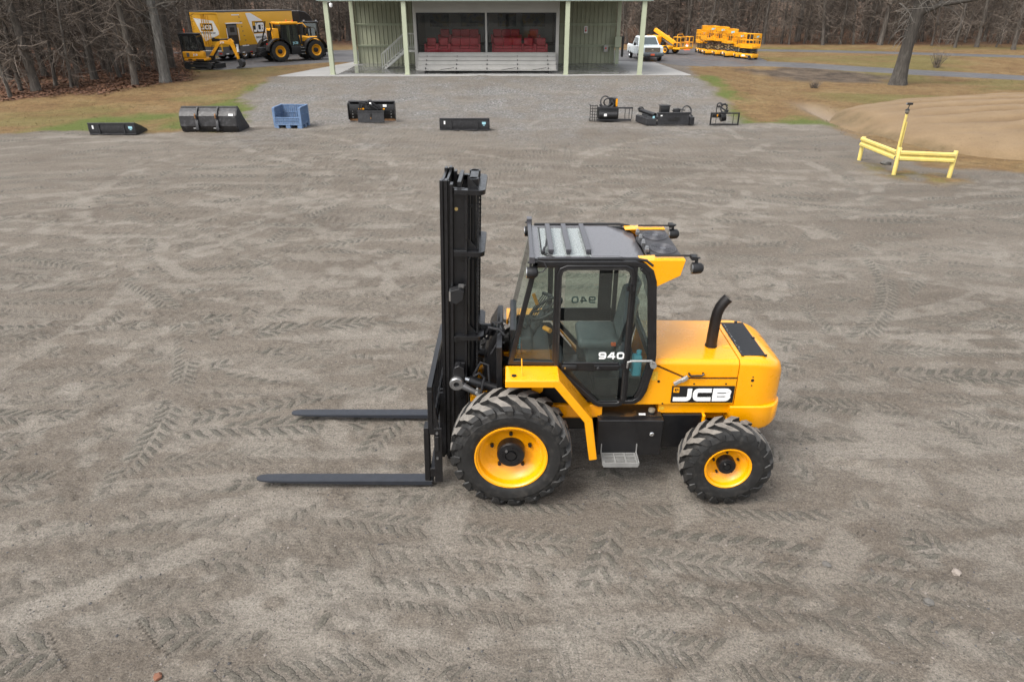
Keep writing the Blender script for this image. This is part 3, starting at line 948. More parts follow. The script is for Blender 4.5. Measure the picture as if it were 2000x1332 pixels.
def sheet(name, outline, dz, cell=0.3):
    P = np.array(outline)
    xs_ = np.arange(P[:, 0].min() - 1, P[:, 0].max() + 1, cell); ys_ = np.arange(P[:, 1].min() - 1, P[:, 1].max() + 1, cell)
    X, Y = np.meshgrid(xs_, ys_)
    sd = poly_sd(X, Y, outline) + 0.5 * (fbm(X * 0.9, Y * 0.9, 3, 2) - 0.5)
    Z = T(X, Y) + dz - 0.16 * sst(0.25, -0.25, sd)
    i = np.arange(X.size).reshape(X.shape)
    q = np.stack([i[:-1, :-1], i[:-1, 1:], i[1:, 1:], i[1:, :-1]], -1).reshape(-1, 4)
    q = q[sd.reshape(-1)[q].max(1) > -0.3]
    used = np.unique(q); re_ = np.full(X.size, -1); re_[used] = np.arange(len(used))
    me = np_mesh(name, np.stack([X, Y, Z], -1).reshape(-1, 3)[used], re_[q])
    me.materials.append(M['asphalt']); me.shade_smooth()
    o = bpy.data.objects.new(name, me); col.objects.link(o)
    return tag(o, kind='structure')
sheet('paved_yard', PP((385, 138), (440, 137), (560, 128.5), (640, 123), (720, 121), (1205, 121), (1285, 124), (1330, 129), (1420, 131), (1500, 130), (1500, 119), (1475, 111), (1440, 104),
                        (1370, 98.5), (1290, 99), (1205, 98.5), (1000, 98), (690, 98), (560, 102), (440, 108), (395, 122)), 0.035)
ribbon('road', PP((1470, 125), (1560, 128), (1650, 134), (1750, 140), (1870, 147), (2000, 153), (2300, 172)), 2.6, 0.06)
ribbon('road', PP((1300, 97.5), (1480, 99), (1600, 101), (1750, 104.5), (1870, 108), (2000, 112), (2400, 124)), 2.8, 0.05)
ribbon('road', PP((560, 97), (440, 101), (370, 103), (250, 105), (120, 107), (0, 109), (-300, 114)), 3.6, 0.05)
# ================================================================== THE FORKLIFT
YC, YN, YF = 6.65, 6.08, 7.22            # centre line, near and far cab side
def mirror(poly): return poly
def wheel_part(root, c, Rt, w, rim, nl, out, loader=False, seed=0):
    """wheel = hub with bolts (part) > rim, tyre. out = -1 faces the viewer, +1 the far side"""
    rg = random.Random(seed)
    cx, cy, cz = c
    h = w / 2
    o = out
    hub = MB()
    hr = rim * 0.40
    hub.lathe([(hr, o * h * 0.10), (hr, o * h * 0.62), (hr * 0.93, o * h * 0.70), (hr * 0.45, o * h * 0.72), (hr * 0.42, o * h * 0.64), (hr * 0.36, o * h * 0.64), (hr * 0.34, o * h * 0.74), (0.0001, o * h * 0.74)], (cx, cy, cz), 'y', 36)
    for k in range(3):
        a0 = k * 2.094 + 0.5
        hub.strip([(cx + hr * 0.66 * math.cos(a0 + t * 0.25), cz + hr * 0.66 * math.sin(a0 + t * 0.25)) for t in range(5)], hr * 0.10, cy + o * h * 0.66, cy + o * h * 0.76)
    for k in range(5):
        a = k * 2 * math.pi / 5 + math.pi / 2
        bx, bz = cx + rim * 0.57 * math.cos(a), cz + rim * 0.57 * math.sin(a)
        hub.cyl((bx, cy + o * h * 0.12, bz), (bx, cy + o * h * 0.34, bz), rim * 0.055, n=6)
    hubo = hub.build('wheel', M['black'], root, smooth=30)
    plug = MB(); a = 2.2
    plug.cyl((cx + hr * .55 * math.cos(a), cy + o * h * .66, cz + hr * .55 * math.sin(a)), (cx + hr * .55 * math.cos(a), cy + o * h * .80, cz + hr * .55 * math.sin(a)), hr * .09, n=10)
    plug.build('drain_plug', M['steel'], hubo)
    rm = MB()
    rm.lathe([(hr * 0.9, o * h * 0.14), (rim * 0.62, o * h * 0.16), (rim * 0.70, o * h * 0.30), (rim * 0.78, o * h * 0.34), (rim * 0.84, o * h * 0.56), (rim * 0.90, o * h * 0.60),
              (rim * 0.935, o * h * 0.84), (rim * 0.99, o * h * 0.88), (rim * 1.0, o * h * 0.93), (rim * 1.035, o * h * 0.93), (rim * 1.04, o * h * 0.80), (rim * 0.96, o * h * 0.5), (rim * 0.93, -o * h * 0.9), (hr * 0.9, -o * h * 0.2)], (cx, cy, cz), 'y', 56)
    rm.build('rim', M['yellow'], hubo, smooth=50)
    # tyre carcass
    ty = MB()
    Rc = Rt - 0.045 * Rt / 0.62
    prof = []
    sw = Rc - rim
    for t, (fr, fw) in enumerate([(0.02, 0.80), (0.05, 0.90), (0.09, 0.905), (0.12, 0.93), (0.30, 0.985), (0.50, 1.0), (0.62, 1.0), (0.64, 0.985), (0.82, 0.955), (0.93, 0.86), (0.985, 0.62), (1.0, 0.3)]):
        prof.append((rim + sw * fr, -h * fw * 0.97))
    prof = prof + [(r, -t) for r, t in prof[::-1]]
    ty.lathe(prof, (cx, cy, cz), 'y', 72, closed=True)
    # lugs: two rows of hooked bars running from the middle over the shoulder
    def P(th, r, t):
        return Vector((cx + r * math.cos(th), cy + t, cz + r * math.sin(th)))
    dth = 2 * math.pi / nl
    for side in (-1, 1):
        for k in range(nl):
            th0 = k * dth + (dth / 2 if side > 0 else 0) + rg.uniform(-.008, .008)
            # stations from the centre outwards: (angle, across, radius top, half width in angle)
            hk = 1.0 if loader else 0.8
            st = [(0.00, -0.06 * h, Rt, 0.29), (0.16 * hk, 0.30 * h, Rt, 0.29), (0.42 * hk, 0.58 * h, Rt - .004, 0.28), (0.62 * hk, 0.86 * h, Rt - 0.012, 0.31), (0.72 * hk, 0.985 * h, Rt - 0.05, 0.30), (0.78 * hk, 1.012 * h, Rt - 0.05 - 0.26 * sw, 0.16)]
            vs = []
            for (da, tt, rt, hw) in st:
                base = Rc - 0.02
                a_ = th0 + out * da * dth * 1.25
                e = hw * dth
                if tt > 0.95 * h:
                    tb = tt - 0.06 * h
                    vs += [P(a_ - e, rt, side * tb), P(a_ + e, rt, side * tb), P(a_ + e * .8, rt, side * tt), P(a_ - e * .8, rt, side * tt)]
                else:
                    vs += [P(a_ - e * 1.15, base, side * tt), P(a_ + e * 1.15, base, side * tt), P(a_ + e * .85, rt, side * tt), P(a_ - e * .85, rt, side * tt)]
            n = len(st)
            fs = [(0, 1, 2, 3), (4 * n - 4, 4 * n - 1, 4 * n - 2, 4 * n - 3)]
            ty.mat = 0
            tops = []
            for i in range(n - 1):
                A, B = 4 * i, 4 * i + 4
                fs += [(A, B, B + 1, A + 1), (A + 1, B + 1, B + 2, A + 2), (A, A + 3, B + 3, B)]
                if i < 3: tops.append((A + 2, B + 2, B + 3, A + 3))
                else: fs.append((A + 2, B + 2, B + 3, A + 3))
            m0 = len(ty.v)
            ty.add(vs, fs)
            ty.mat = 1
            for q in tops:
                ty.f.append(tuple(i + m0 for i in q)); ty.mi.append(1)
            ty.mat = 0
    ty.build('tyre', [M['rubber'], M['lug_dust']], hubo, smooth=28)
    return hubo

def forklift():
    MB.OFF = Vector((1.0, YC, 0))
    root = thing('rough_terrain_forklift', 'large yellow and black rough terrain forklift in the middle of the lot, forks lowered', 'forklift', (1.0, YC, 0))
    # ---- wheels
    wheel_part(root, (-0.01, 5.815, 0.622), 0.622, 0.43, 0.357, 20, -1, True, 1)
    wheel_part(root, (-0.01, 7.485, 0.622), 0.622, 0.43, 0.357, 20, 1, True, 2)
    wheel_part(root, (2.205, 5.79, 0.472), 0.472, 0.32, 0.232, 17, -1, True, 3)
    wheel_part(root, (2.205, 7.51, 0.472), 0.472, 0.32, 0.232, 17, 1, True, 4)
    # ---- chassis
    ch = MB()
    for y in (6.30, 6.90):
        ch.box(-0.45, 2.35, y, y + 0.10, 0.66, 0.95)
    ch.box(0.25, 0.95, 6.1, 7.2, 0.80, 0.95)
    ch.box(1.55, 2.36, 6.16, 7.14, 0.815, 0.94)
    ch.box(2.02, 2.05, 6.1, 6.3, 0.66, 0.82)
    ch.box(2.30, 2.40, 6.2, 7.1, 0.70, 0.86)
    ch.build('chassis', M['yellow'], root, bev=0.008)
    ax = MB()
    ax.cyl((-0.01, 6.0, 0.62), (-0.01, 7.3, 0.62), 0.11, n=16)
    ax.lathe([(0.12, -0.22), (0.22, -0.1), (0.22, 0.1), (0.12, 0.22)], (-0.01, YC, 0.62), 'y', 20)
    ax.build('front_axle', M['black'], root)
    ax = MB()
    ax.cyl((2.205, 5.95, 0.47), (2.205, 7.35, 0.47), 0.09, n=14)
    ax.lathe([(0.1, -0.2), (0.18, -0.1), (0.18, 0.1), (0.1, 0.2)], (2.205, YC, 0.47), 'y', 18)
    ax.build('rear_axle', M['black'], root)
    bl = MB()
    bl.box(1.60, 2.02, 6.13, 7.17, 0.40, 0.812)
    bl.build('engine_guard', M['black'], root, bev=0.006)
    bl = MB(); bl.box(0.1, 0.9, 6.32, 6.98, 0.50, 0.98); bl.build('transmission', M['black'], root, bev=0.02)

    # ---- mast, leaning back a little
    TH_ = R(1.75)
    tf = Matrix.Translation((-0.775, 0, 0)) @ Matrix.Rotation(TH_, 4, 'Y')
    ma = MB(tf)
    ztop = 3.24
    for (ya, yb, sg) in ((6.325, 6.46, 1), (6.975, 6.84, -1)):
        y0, y1 = min(ya, yb), max(ya, yb)
        yo = ya
        web = (yo, yo + sg * 0.02)
        # outer stage: channel with a front and a rear flange, recessed web between them
        ma.box(0.095, 0.125, min(yo, yo + sg * .10), max(yo, yo + sg * .10), 0.20, ztop - 0.02)
        ma.box(0.235, 0.262, min(yo, yo + sg * .10), max(yo, yo + sg * .10), 0.20, ztop - 0.10)
        ma.box(0.125, 0.235, min(yo + sg * .035, yo + sg * .06), max(yo + sg * .035, yo + sg * .06), 0.20, ztop - 0.06)
    ma.box(0.10, 0.26, 6.43, 6.87, 0.22, 0.40)
    ma.box(0.20, 0.255, 6.43, 6.87, 1.02, 1.22)
    for z in (1.60, 2.535):
        ma.box(0.128, 0.26, 6.318, 6.36, z - 0.015, z + 0.045)
    for zc in (0.95,):
        ma.box(0.14, 0.24, 6.30, 6.34, zc, zc + 0.4)
    mast = ma.build('mast', M['mast_black'], root, bev=0.004)
    for i, (xf, zt, dy) in enumerate(((0.045, 3.255, 0.0), (0.0, 3.25, 0.012))):
        ir = MB(tf)
        for (yo, sg) in ((6.325 + dy, 1), (6.975 - dy, -1)):
            ir.box(xf, xf + 0.030, min(yo, yo + sg * .09), max(yo, yo + sg * .09), 0.10 + 0.04 * i, zt)
            ir.box(xf + 0.030, xf + 0.047, min(yo + sg * .03, yo + sg * .05), max(yo + sg * .03, yo + sg * .05), 0.10, zt - 0.01)
        ir.box(xf + .004, xf + 0.028, 6.40, 6.90, zt - 0.13, zt - 0.03)
        ir.build('sliding_rail', M['mast_black'], mast, bev=0.003)
    # three rounded guard plates wrapping round the back
    for z in (3.13, 2.525, 1.615):
        g = MB(tf)
        r = 0.07
        outer = [(0.14, 6.30)] + [(0.43 - r + r * math.sin(R(a)), 6.30 + r - r * math.cos(R(a))) for a in range(0, 91, 15)] + \
                [(0.43 - r + r * math.cos(R(a)), 7.00 - r + r * math.sin(R(a))) for a in range(0, 91, 15)] + [(0.14, 7.00)]
        g.strip(outer, 0.085, z, z + 0.045, 'z', side=1.0)
        g.prism([(0.262, z + 0.045), (0.36, z + 0.045), (0.262, z + 0.16)], 6.385, 6.397)
        g.build('guard_plate', M['mast_black'], mast, bev=0.006)
    # lift cylinders, cross head with two round eyes, chains
    cy = MB(tf)
    for y in (6.48, 6.82):
        cy.cyl((0.31, y, 0.30), (0.31, y, 2.45), 0.046, n=18)
        cy.cyl((0.31, y, 2.45), (0.31, y, 3.16), 0.032, n=16)
        cy.lathe([(0.05, -0.03), (0.055, 0), (0.055, 0.05), (0.04, 0.05), (0.04, 0.0)], (0.31, y, 3.20), 'z', 20, closed=True)
    cy.cyl((0.28, YC, 0.3), (0.28, YC, 1.9), 0.06, n=18)
    cy.build('lift_cylinder', M['black'], mast)
    ck = MB(tf)
    ck.box(0.272, 0.352, 6.53, 6.77, 3.215, 3.25)
    ck.box(0.16, 0.20, 6.40, 6.90, 3.17, 3.23)
    ck.build('crosshead', M['mast_black'], mast, bev=0.006)
    for y in (6.40, 6.90):
        chn = MB(tf)
        for k in range(90):
            z = 1.2 + k * 0.0215
            chn.box(0.352 + (k % 2) * .002, 0.372 - (k % 2) * .002, y - 0.016 + 0.005 * (k % 2), y + 0.016 - .005 * (k % 2), z, z + 0.02)
        chn.build('lift_chain', M['dark_metal'], mast)
    hs_ = MB(tf)
    for y, x in ((6.56, 0.20), (6.60, 0.215), (6.64, 0.20), (6.70, 0.21), (6.74, 0.20)):
        hs_.tube([(x, y, 0.5), (x + .01, y, 1.6), (x, y + .01, 3.05), (x - .05, y + .01, 3.12)], 0.013, 6)
    hs_.build('hose', M['hose'], mast)
    wl_ = MB(tf)
    wl_.prism([(0.105, 2.08), (0.105, 2.20), (0.19, 2.225), (0.235, 2.19), (0.225, 2.11), (0.16, 2.06)], 6.20, 6.31)
    wl_.cyl((0.21, 6.26, 2.19), (0.25, 6.26, 2.25), 0.012, n=8)
    w1 = wl_.build('work_lamp', M['dark_metal'], mast, bev=0.015)
    wl2 = MB(tf); wl2.box(0.088, 0.104, 6.21, 6.30, 2.09, 2.19); wl2.build('lens', M['chrome'], w1)
    wl3 = MB(tf); wl3.cbox((0.205, 6.262, 2.235), (0.05, 0.03, 0.03)); wl3.build('connector', M['steel'], w1)
    plg = MB(tf)
    plg.cyl((0.155, 6.352, 2.98), (0.155, 6.365, 2.98), 0.017, n=14)
    plg.build('grease_plug', M['brass'], mast)
    bolt = MB(tf); bolt.cyl((0.295, 6.42, 2.995), (0.295, 6.45, 2.995), 0.017, n=6); bolt.build('bolt', M['dark_metal'], mast)
    # hooded bracket and tie rod to the frame
    bk = MB(tf)
    bk.prism([(0.115, 1.10), (0.115, 1.25), (0.135, 1.335), (0.185, 1.36), (0.235, 1.325), (0.245, 1.25), (0.245, 1.10)], 6.22, 6.325)
    bk.build('tilt_bracket', M['black'], mast, bev=0.008)
    for (y, sg) in ((6.20, 1), (7.10, -1)):
        tie = MB()
        tie.lathe([(0.065, -0.03), (0.075, -0.02), (0.075, 0.02), (0.065, 0.03), (0.03, 0.03), (0.03, -0.03)], (-0.58, y, 1.155), 'y', 24, closed=True)
        tie.tube([(-0.52, y, 1.13), (-0.44, y, 1.08), (-0.36, y, 1.03)], [0.040, 0.032, 0.030], 12)
        tie.tube([(-0.38, y, 1.042), (-0.10, y, 0.83)], [0.022, 0.020], 12)
        tie.build('tie_rod', M['steel'], root, smooth=40)
        tc = MB()
        tc.tube([(-0.46, y + sg * .10, 1.14), (0.30, y + sg * .10, 0.86)], 0.052, 16)
        tc.lathe([(0.06, -0.03), (0.06, 0.03)], (-0.56, y + sg * .10, 1.18), 'y', 16)
        t_ = tc.build('tilt_cylinder', M['black'], root)
        rd = MB(); rd.tube([(-0.565, y + sg * .10, 1.178), (-0.44, y + sg * .10, 1.132)], 0.030, 14); rd.build('piston_rod', M['chrome'], t_)
        hz_ = MB()
        hz_.tube([(-0.40, y + .08, 1.20), (-0.34, y + .04, 1.26), (-0.29, y + .04, 1.20), (-0.34, y, 0.98), (-0.30, y, .86)], 0.014, 8)
        hz_.tube([(-0.42, y + .16, 1.15), (-0.33, y + .14, 1.33), (-0.25, y + .14, 1.30), (-0.24, y + .1, 1.10), (-0.28, y + .1, .8)], 0.014, 8)
        hz_.build('hose', M['hose'], t_)
        clp = MB(); clp.box(-0.37, -0.34, y - 0.04, y + 0.06, 1.00, 1.07, Matrix.Rotation(R(-35), 3, 'Y')); clp.build('clamp', M['galv'], t_)

    # ---- carriage and load backrest
    tc_ = Matrix.Translation((-0.895, 0, 0)) @ Matrix.Rotation(TH_, 4, 'Y')
    ca_ = MB(tc_)
    ca_.box(0.012, 0.075, 5.92, 7.38, 0.70, 0.80)
    ca_.box(0.012, 0.075, 5.92, 7.38, 0.16, 0.27)
    for y in (6.36, 6.44, 6.83, 6.91):
        ca_.box(0.077, 0.13, y, y + 0.03, 0.10, 0.95)
    ca_.box(0.062, 0.145, 5.908, 5.93, 0.10, 0.79)
    ca_.box(0.062, 0.145, 7.37, 7.392, 0.10, 0.79)
    car = ca_.build('carriage', M['mast_black'], root, bev=0.006)
    lb = MB(tc_)
    lb.box(0.0, 0.055, 5.906, 7.394, 1.235, 1.29)
    for y in (5.906, 7.349):
        lb.box(0.002, 0.053, y, y + 0.045, 0.80, 1.235)
    for k in range(6):
        y = 6.10 + k * 0.205
        lb.box(0.012, 0.042, y, y + 0.028, 0.80, 1.235)
    lb.box(0.045, 0.07, 5.93, 7.37, 0.83, 0.88)
    lb.prism([(0.055, 0.80), (0.12, 0.80), (0.055, 1.15)], 5.912, 5.93)
    lb.build('load_backrest', M['mast_black'], car, bev=0.006)
    lat = MB(tc_)
    lat.box(0.075, 0.115, 5.885, 5.906, 0.52, 0.70)
    lat.build('fork_lock', M['dark_metal'], car, bev=0.008)
    for z in (0.735, 0.42):
        bt = MB(tc_)
        bt.cyl((0.095, 5.89, z), (0.095, 5.91, z), 0.013, n=8)
        bt.build('bolt', M['steel'], car)
    for (ya, yb) in ((5.925, 6.06), (7.24, 7.375)):
        fk = MB()
        ym = (ya + yb) / 2
        tip = -2.78
        n = 10
        top, bot = [], []
        xs_ = [-0.87, -1.3, -1.9, -2.4, -2.62, -2.70, -2.745, -2.77, tip]
        hw = [0.0675] * 4 + [0.064, 0.058, 0.048, 0.034, 0.016]
        tk = [0.05, 0.047, 0.038, 0.027, 0.020, 0.017, 0.014, 0.012, 0.010]
        vs = []
        for x, w_, t_ in zip(xs_, hw, tk):
            vs += [(x, ym - w_, 0.095 - t_), (x, ym + w_, 0.095 - t_), (x, ym + w_, 0.095), (x, ym - w_, 0.095)]
        fs = [(0, 1, 2, 3), (4 * len(xs_) - 4, 4 * len(xs_) - 1, 4 * len(xs_) - 2, 4 * len(xs_) - 3)]
        for i in range(len(xs_) - 1):
            for j in range(4):
                fs.append((4 * i + j, 4 * i + 4 + j, 4 * i + 4 + (j + 1) % 4, 4 * i + (j + 1) % 4))
        fk.add(vs, fs)
        fo = fk.build('fork', M['fork_steel'], root, smooth=30)
        sh = MB(tc_)
        sh.box(-0.048, 0.008, ya + .002, yb - .002, 0.10, 0.78)
        sh.box(-0.046, 0.04, ya + .002, yb - .002, 0.052, 0.10)
        sh.build('shank', M['mast_black'], fo, bev=0.008)

    # ---- front mudguards
    prof = [(-0.065, 1.425), (0.455, 1.425), (0.80, 0.975), (0.872, 0.49)]
    for (yo, yi) in ((5.775, 6.075), (7.525, 7.225)):
        fd = MB()
        a, b = min(yo, yi), max(yo, yi)
        fd.strip(prof, 0.018, a, b)
        lip = (yo, yo + (0.02 if yo < YC else -0.02))
        fd.strip([(p[0] - (0.0 if i != 2 else 0.0), p[1]) for i, p in enumerate(prof)], 0.075, min(lip) - 0.001, max(lip) + .001, side=-1.0)
        fd.box(-0.066, -0.046, a + .003, b - .003, 1.35, 1.418)
        f_ = fd.build('mudguard', M['yellow'], root, bev=0.010, seg=3)
        pg = MB()
        pg.lathe([(0.0001, 0.0), (0.024, 0.0), (0.026, 0.006), (0.0001, 0.010)], (0.02, (yo + yi) / 2 - .06 * (1 if yo < YC else -1), 1.434), 'z', 16)
        pg.build('bung', M['black'], f_)
        # marker whip standing on the near mudguard
        if yo < YC:
            wp = MB(); wp.cyl((0.10, 5.86, 1.434), (0.095, 5.92, 1.60), 0.006, n=6); wp.build('marker_rod', M['yellow'], f_)
    # black inner wing plates below the cab
    for y in (6.10, 7.18):
        iw = MB()
        iw.prism([(0.0, 1.40), (0.44, 1.40), (0.78, 0.98), (0.30, 0.98), (0.10, 1.15)], y, y + 0.02)
        iw.build('wing_plate', M['black'], root, bev=0.004)
    iw = MB()
    iw.box(-0.16, -0.10, 6.12, 7.18, 0.98, 1.62)
    iw.prism([(-0.34, 0.98), (-0.10, 0.98), (-0.10, 1.60), (-0.16, 1.64), (-0.24, 1.5)], 6.45, 7.10)
    iw.build('front_cowl', M['black'], root, bev=0.006)
    fh = MB()
    fh.tube([(-0.30, 6.50, 1.55), (-0.24, 6.46, 1.68), (-0.13, 6.45, 1.66), (-0.08, 6.44, 1.60)], 0.018, 8)
    fh.tube([(-0.26, 6.55, 1.50), (-0.2, 6.50, 1.72), (-0.12, 6.5, 1.72), (-0.08, 6.5, 1.62)], 0.014, 8)
    fh.tube([(-0.22, 6.40, 1.40), (-0.14, 6.36, 1.57), (-0.08, 6.36, 1.55)], 0.014, 8)
    fh.build('hose', M['hose'], root)
    drum = MB(); drum.cyl((-0.36, 6.52, 1.64), (-0.20, 6.62, 1.58), 0.065, n=16); drum.build('headlamp', M['black'], root)

    # ---- cab
    fw = 0.055
    cb = MB()
    outline = [(0.205, 2.545), (1.17, 2.545), (1.27, 2.52), (1.345, 2.455), (1.385, 2.34), (1.455, 1.56), (1.452, 1.42), (1.385, 1.11), (1.345, 1.02), (1.27, 0.97), (0.875, 0.965), (0.475, 1.425), (-0.045, 1.44)]
    for (a, b) in ((YN, YN + 0.05), (YF - 0.05, YF)):
        # frame ring: thin round the windscreen, broad at the rear
        cb.strip(outline + [outline[0]], 0.05, a, b, side=-1.0)
        cb.strip([(1.27, 2.52), (1.345, 2.455), (1.385, 2.34), (1.455, 1.56), (1.452, 1.42), (1.385, 1.11), (1.345, 1.02)], 0.085, a + .003, b - .003, side=-1.0)
        cb.strip([(0.205, 2.515), (1.2, 2.515)], 0.07, a + 0.004, b - .004)
        cb.box(0.405, 0.462, a + .005, b - .005, 1.43, 2.49)                       # front door post
        cb.box(1.145, 1.195, a + .005, b - .005, 0.985, 2.49)                        # rear door post
    for (x, z) in ((0.215, 2.53), (0.02, 1.47)):
        cb.box(x - .03, x + .015, YN + .05, YF - .05, z - .03, z + .015)
    cb.box(1.39, 1.43, YN + .05, YF - .05, 1.46, 1.56)
    cb.box(1.30, 1.34, YN + .05, YF - .05, 2.40, 2.47)
    cb.box(0.40, 1.42, YN + .05, YF - .05, 0.968, 1.00)                           # floor
    cb.box(0.0, 0.40, YN + .05, YF - .05, 1.38, 1.41)
    cb.box(0.86, 1.36, YN + .12, YF - .12, 1.005, 1.22)                             # seat base
    cb.box(-0.02, 0.05, YN + .25, YF - .10, 1.40, 1.72)                             # dash
    cab = cb.build('cab', M['black'], root, bev=0.008)
    ws = MB()
    ws.add([(0.180, YN + .05, 2.51), (0.180, YF - .05, 2.51), (-0.035, YF - .05, 1.47), (-0.035, YN + .05, 1.47)], [(0, 1, 2, 3)])
    for (yy) in (YN + .05, YF - .05):
        pass
    ws.build('windscreen', M['cab_glass'], cab, smooth=0)
    for y in (YN + .028, YF - .028):
        sg = MB(); sg.prism([(0.20, 2.48), (0.41, 2.48), (0.41, 1.46), (0.0, 1.46)], y - .002, y + .002)
        sg.build('side_window', M['cab_glass'], cab, smooth=0)
        rq = MB(); rq.prism([(1.19, 2.46), (1.25, 2.44), (1.295, 2.36), (1.365, 1.56), (1.36, 1.42), (1.30, 1.13), (1.26, 1.06), (1.19, 1.05)], y - .002, y + .002)
        rq.build('quarter_window', M['cab_glass'], cab, smooth=0)
    rw = MB(); rw.add([(1.33, YN + .06, 2.40), (1.33, YF - .06, 2.40), (1.41, YF - .06, 1.56), (1.41, YN + .06, 1.56)], [(0, 1, 2, 3)])
    rw.build('rear_window', M['cab_glass'], cab, smooth=0)
    # far lower panel of the cab side, with the handrail band
    fp = MB()
    fp.box(0.46, 1.145, YF - .03, YF - .015, 1.42, 1.58)
    fp.build('side_panel', M['black'], cab)
    flw = MB(); flw.prism([(0.52, 1.415), (1.145, 1.415), (1.145, 1.0), (0.88, 1.0)], YF - .03, YF - .026); flw.build('lower_window', M['cab_glass'], cab, smooth=0)
    fwn = MB(); fwn.prism([(0.462, 2.48), (1.145, 2.48), (1.145, 1.58), (0.462, 1.58)], YF - .03, YF - .026); fwn.build('side_window', M['cab_glass'], cab, smooth=0)
    fdp = MB(); fdp.box(0.98, 1.13, YF - .045, YF - .033, 1.58, 2.48); fdp.build('grab_bar_post', M['black'], cab)
    n2 = MB(Matrix.Translation((1.62, YF - .018, 0)) @ Matrix.Rotation(math.pi, 4, 'Z') @ Matrix.Translation((0, 0, 0)))
    word(n2, '940', 0.66, 1.635, 0.082, 0.085, 0.016, -.004, 0.0, 0.018)
    n2.build('number_decal', M['decal_back'], cab)
    # ---- near door
    dr = MB()
    dpath = rr(0.475, 1.43, 1.125, 2.46, 0.05, 4, (0, 0, 1, 1))
    dout = [(0.475, 1.415), (0.475, 2.40), (0.49, 2.445), (0.53, 2.462), (1.07, 2.462), (1.11, 2.445), (1.125, 2.40), (1.125, 1.04), (1.11, 1.008), (1.08, 0.998), (0.915, 0.998), (0.885, 1.012)]
    dr.strip(dout, 0.05, YN - 0.014, YN + 0.012, closed=True, side=1.0)
    dr.box(0.52, 1.08, YN - .012, YN + .010, 1.375, 1.475)
    door = dr.build('door', M['black'], root, bev=0.010, seg=2)
    seal = MB()
    seal.strip([(0.463, 1.41), (0.463, 2.41), (0.485, 2.458), (0.53, 2.474), (1.07, 2.474), (1.12, 2.458), (1.138, 2.40), (1.138, 1.04)], 0.014, YN - 0.018, YN - .002)
    seal.build('door_seal', M['rubber'], door)
    wu = MB(); wu.prism([(0.51, 1.47), (1.09, 1.47), (1.09, 2.43), (0.51, 2.43)], YN - .004, YN); wu.build('upper_window', M['cab_glass'], door, smooth=0)
    wl2_ = MB(); wl2_.prism([(0.55, 1.38), (1.09, 1.38), (1.09, 1.03), (0.91, 1.03)], YN - .004, YN); wl2_.build('lower_window', M['cab_glass'], door, smooth=0)
    dh = MB()
    dh.rbox(0.500, 0.655, YN - 0.035, YN - 0.012, 1.395, 1.455, 0.012, 2)
    dh.build('door_handle', M['dark_metal'], door)
    lk = MB(); lk.cyl((0.535, YN - .042, 1.425), (0.535, YN - .034, 1.425), 0.010, n=12); lk.build('key_lock', M['brass'], door)
    kb = MB(); kb.box(0.83, 1.09, YN - .03, YN - .012, 1.41, 1.45); kb.build('latch_bar', M['black'], door, bev=.006)
    kn = MB(); kn.lathe([(0.0001, -0.035), (0.014, -.034), (0.020, -.02), (0.012, 0.0)], (0.87, YN - .028, 1.425), 'y', 14); kn.build('latch_knob', M['dark_metal'], door)
    for z in (2.28, 1.44):
        hg = MB(); hg.box(1.10, 1.175, YN - .026, YN - .012, z - .025, z + .025); hg.cyl((1.135, YN - .03, z - .045), (1.135, YN - .03, z + .045), 0.012, n=8)
        hg.build('hinge', M['black'], door)
    nm = MB(); word(nm, '940', 0.872, 1.512, 0.076, 0.076, 0.015, YN - .010, YN - .004, 0.0165)
    nm.build('number_decal', M['white'], door)
    gb = MB()
    gb.tube([(1.165, YN - .02, 1.42), (1.165, YN - .05, 1.50), (1.20, YN - .055, 1.515), (1.40, YN - .055, 1.515), (1.42, YN - .05, 1.49), (1.42, YN - .02, 1.46)], 0.011, 8)
    gb.cyl((1.425, YN - .05, 1.455), (1.425, YN - .005, 1.455), 0.032, n=16)
    gb.build('door_stay', M['galv'], root)
    # ---- cab interior
    st = MB()
    st.rbox(0.70, 1.14, 6.40, 6.92, 1.44, 1.56, 0.05, 4)
    st.rbox(0.80, 1.10, 6.48, 6.84, 1.22, 1.44, 0.03, 2)
    seat = st.build('seat', M['seat'], root)
    sb = MB(Matrix.Translation((1.11, 0, 1.52)) @ Matrix.Rotation(R(10), 4, 'Y'))
    sb.rbox(0.0, 0.13, 6.42, 6.90, 0.0, 0.52, 0.06, 4)
    sb.rbox(0.03, 0.12, 6.52, 6.80, 0.50, 0.68, 0.05, 4)
    sb.build('backrest', M['seat'], seat)
    ar = MB(); ar.cbox((1.06, 6.37, 1.53), (0.05, 0.03, 0.035)); ar.build('belt_buckle', M['orange'], seat, bev=.004)
    bl_ = MB(); bl_.box(1.065, 1.09, 6.365, 6.385, 1.42, 1.52); bl_.build('belt_stalk', M['dark_metal'], seat)
    bt_ = MB(); bt_.strip([(1.12, 1.52), (1.20, 1.80)], 0.04, 6.38, 6.39); bt_.build('seat_belt', M['hose'], seat)
    stw = MB(Matrix.Translation((0.36, 6.64, 1.82)) @ Matrix.Rotation(R(-32), 4, 'Y'))
    stw.tube([(0.19 * math.cos(a * math.pi / 16), 0.19 * math.sin(a * math.pi / 16), 0) for a in range(33)], 0.016, 8, cap=False)
    for a in (0.5, 2.6, 4.7):
        stw.cyl((0, 0, -0.02), (0.185 * math.cos(a), 0.185 * math.sin(a), 0), 0.013, n=6)
    stw.cyl((0, 0, -.04), (0, 0, .01), 0.05, n=14)
    stw_o = stw.build('steering_wheel', M['logo_black'], root)
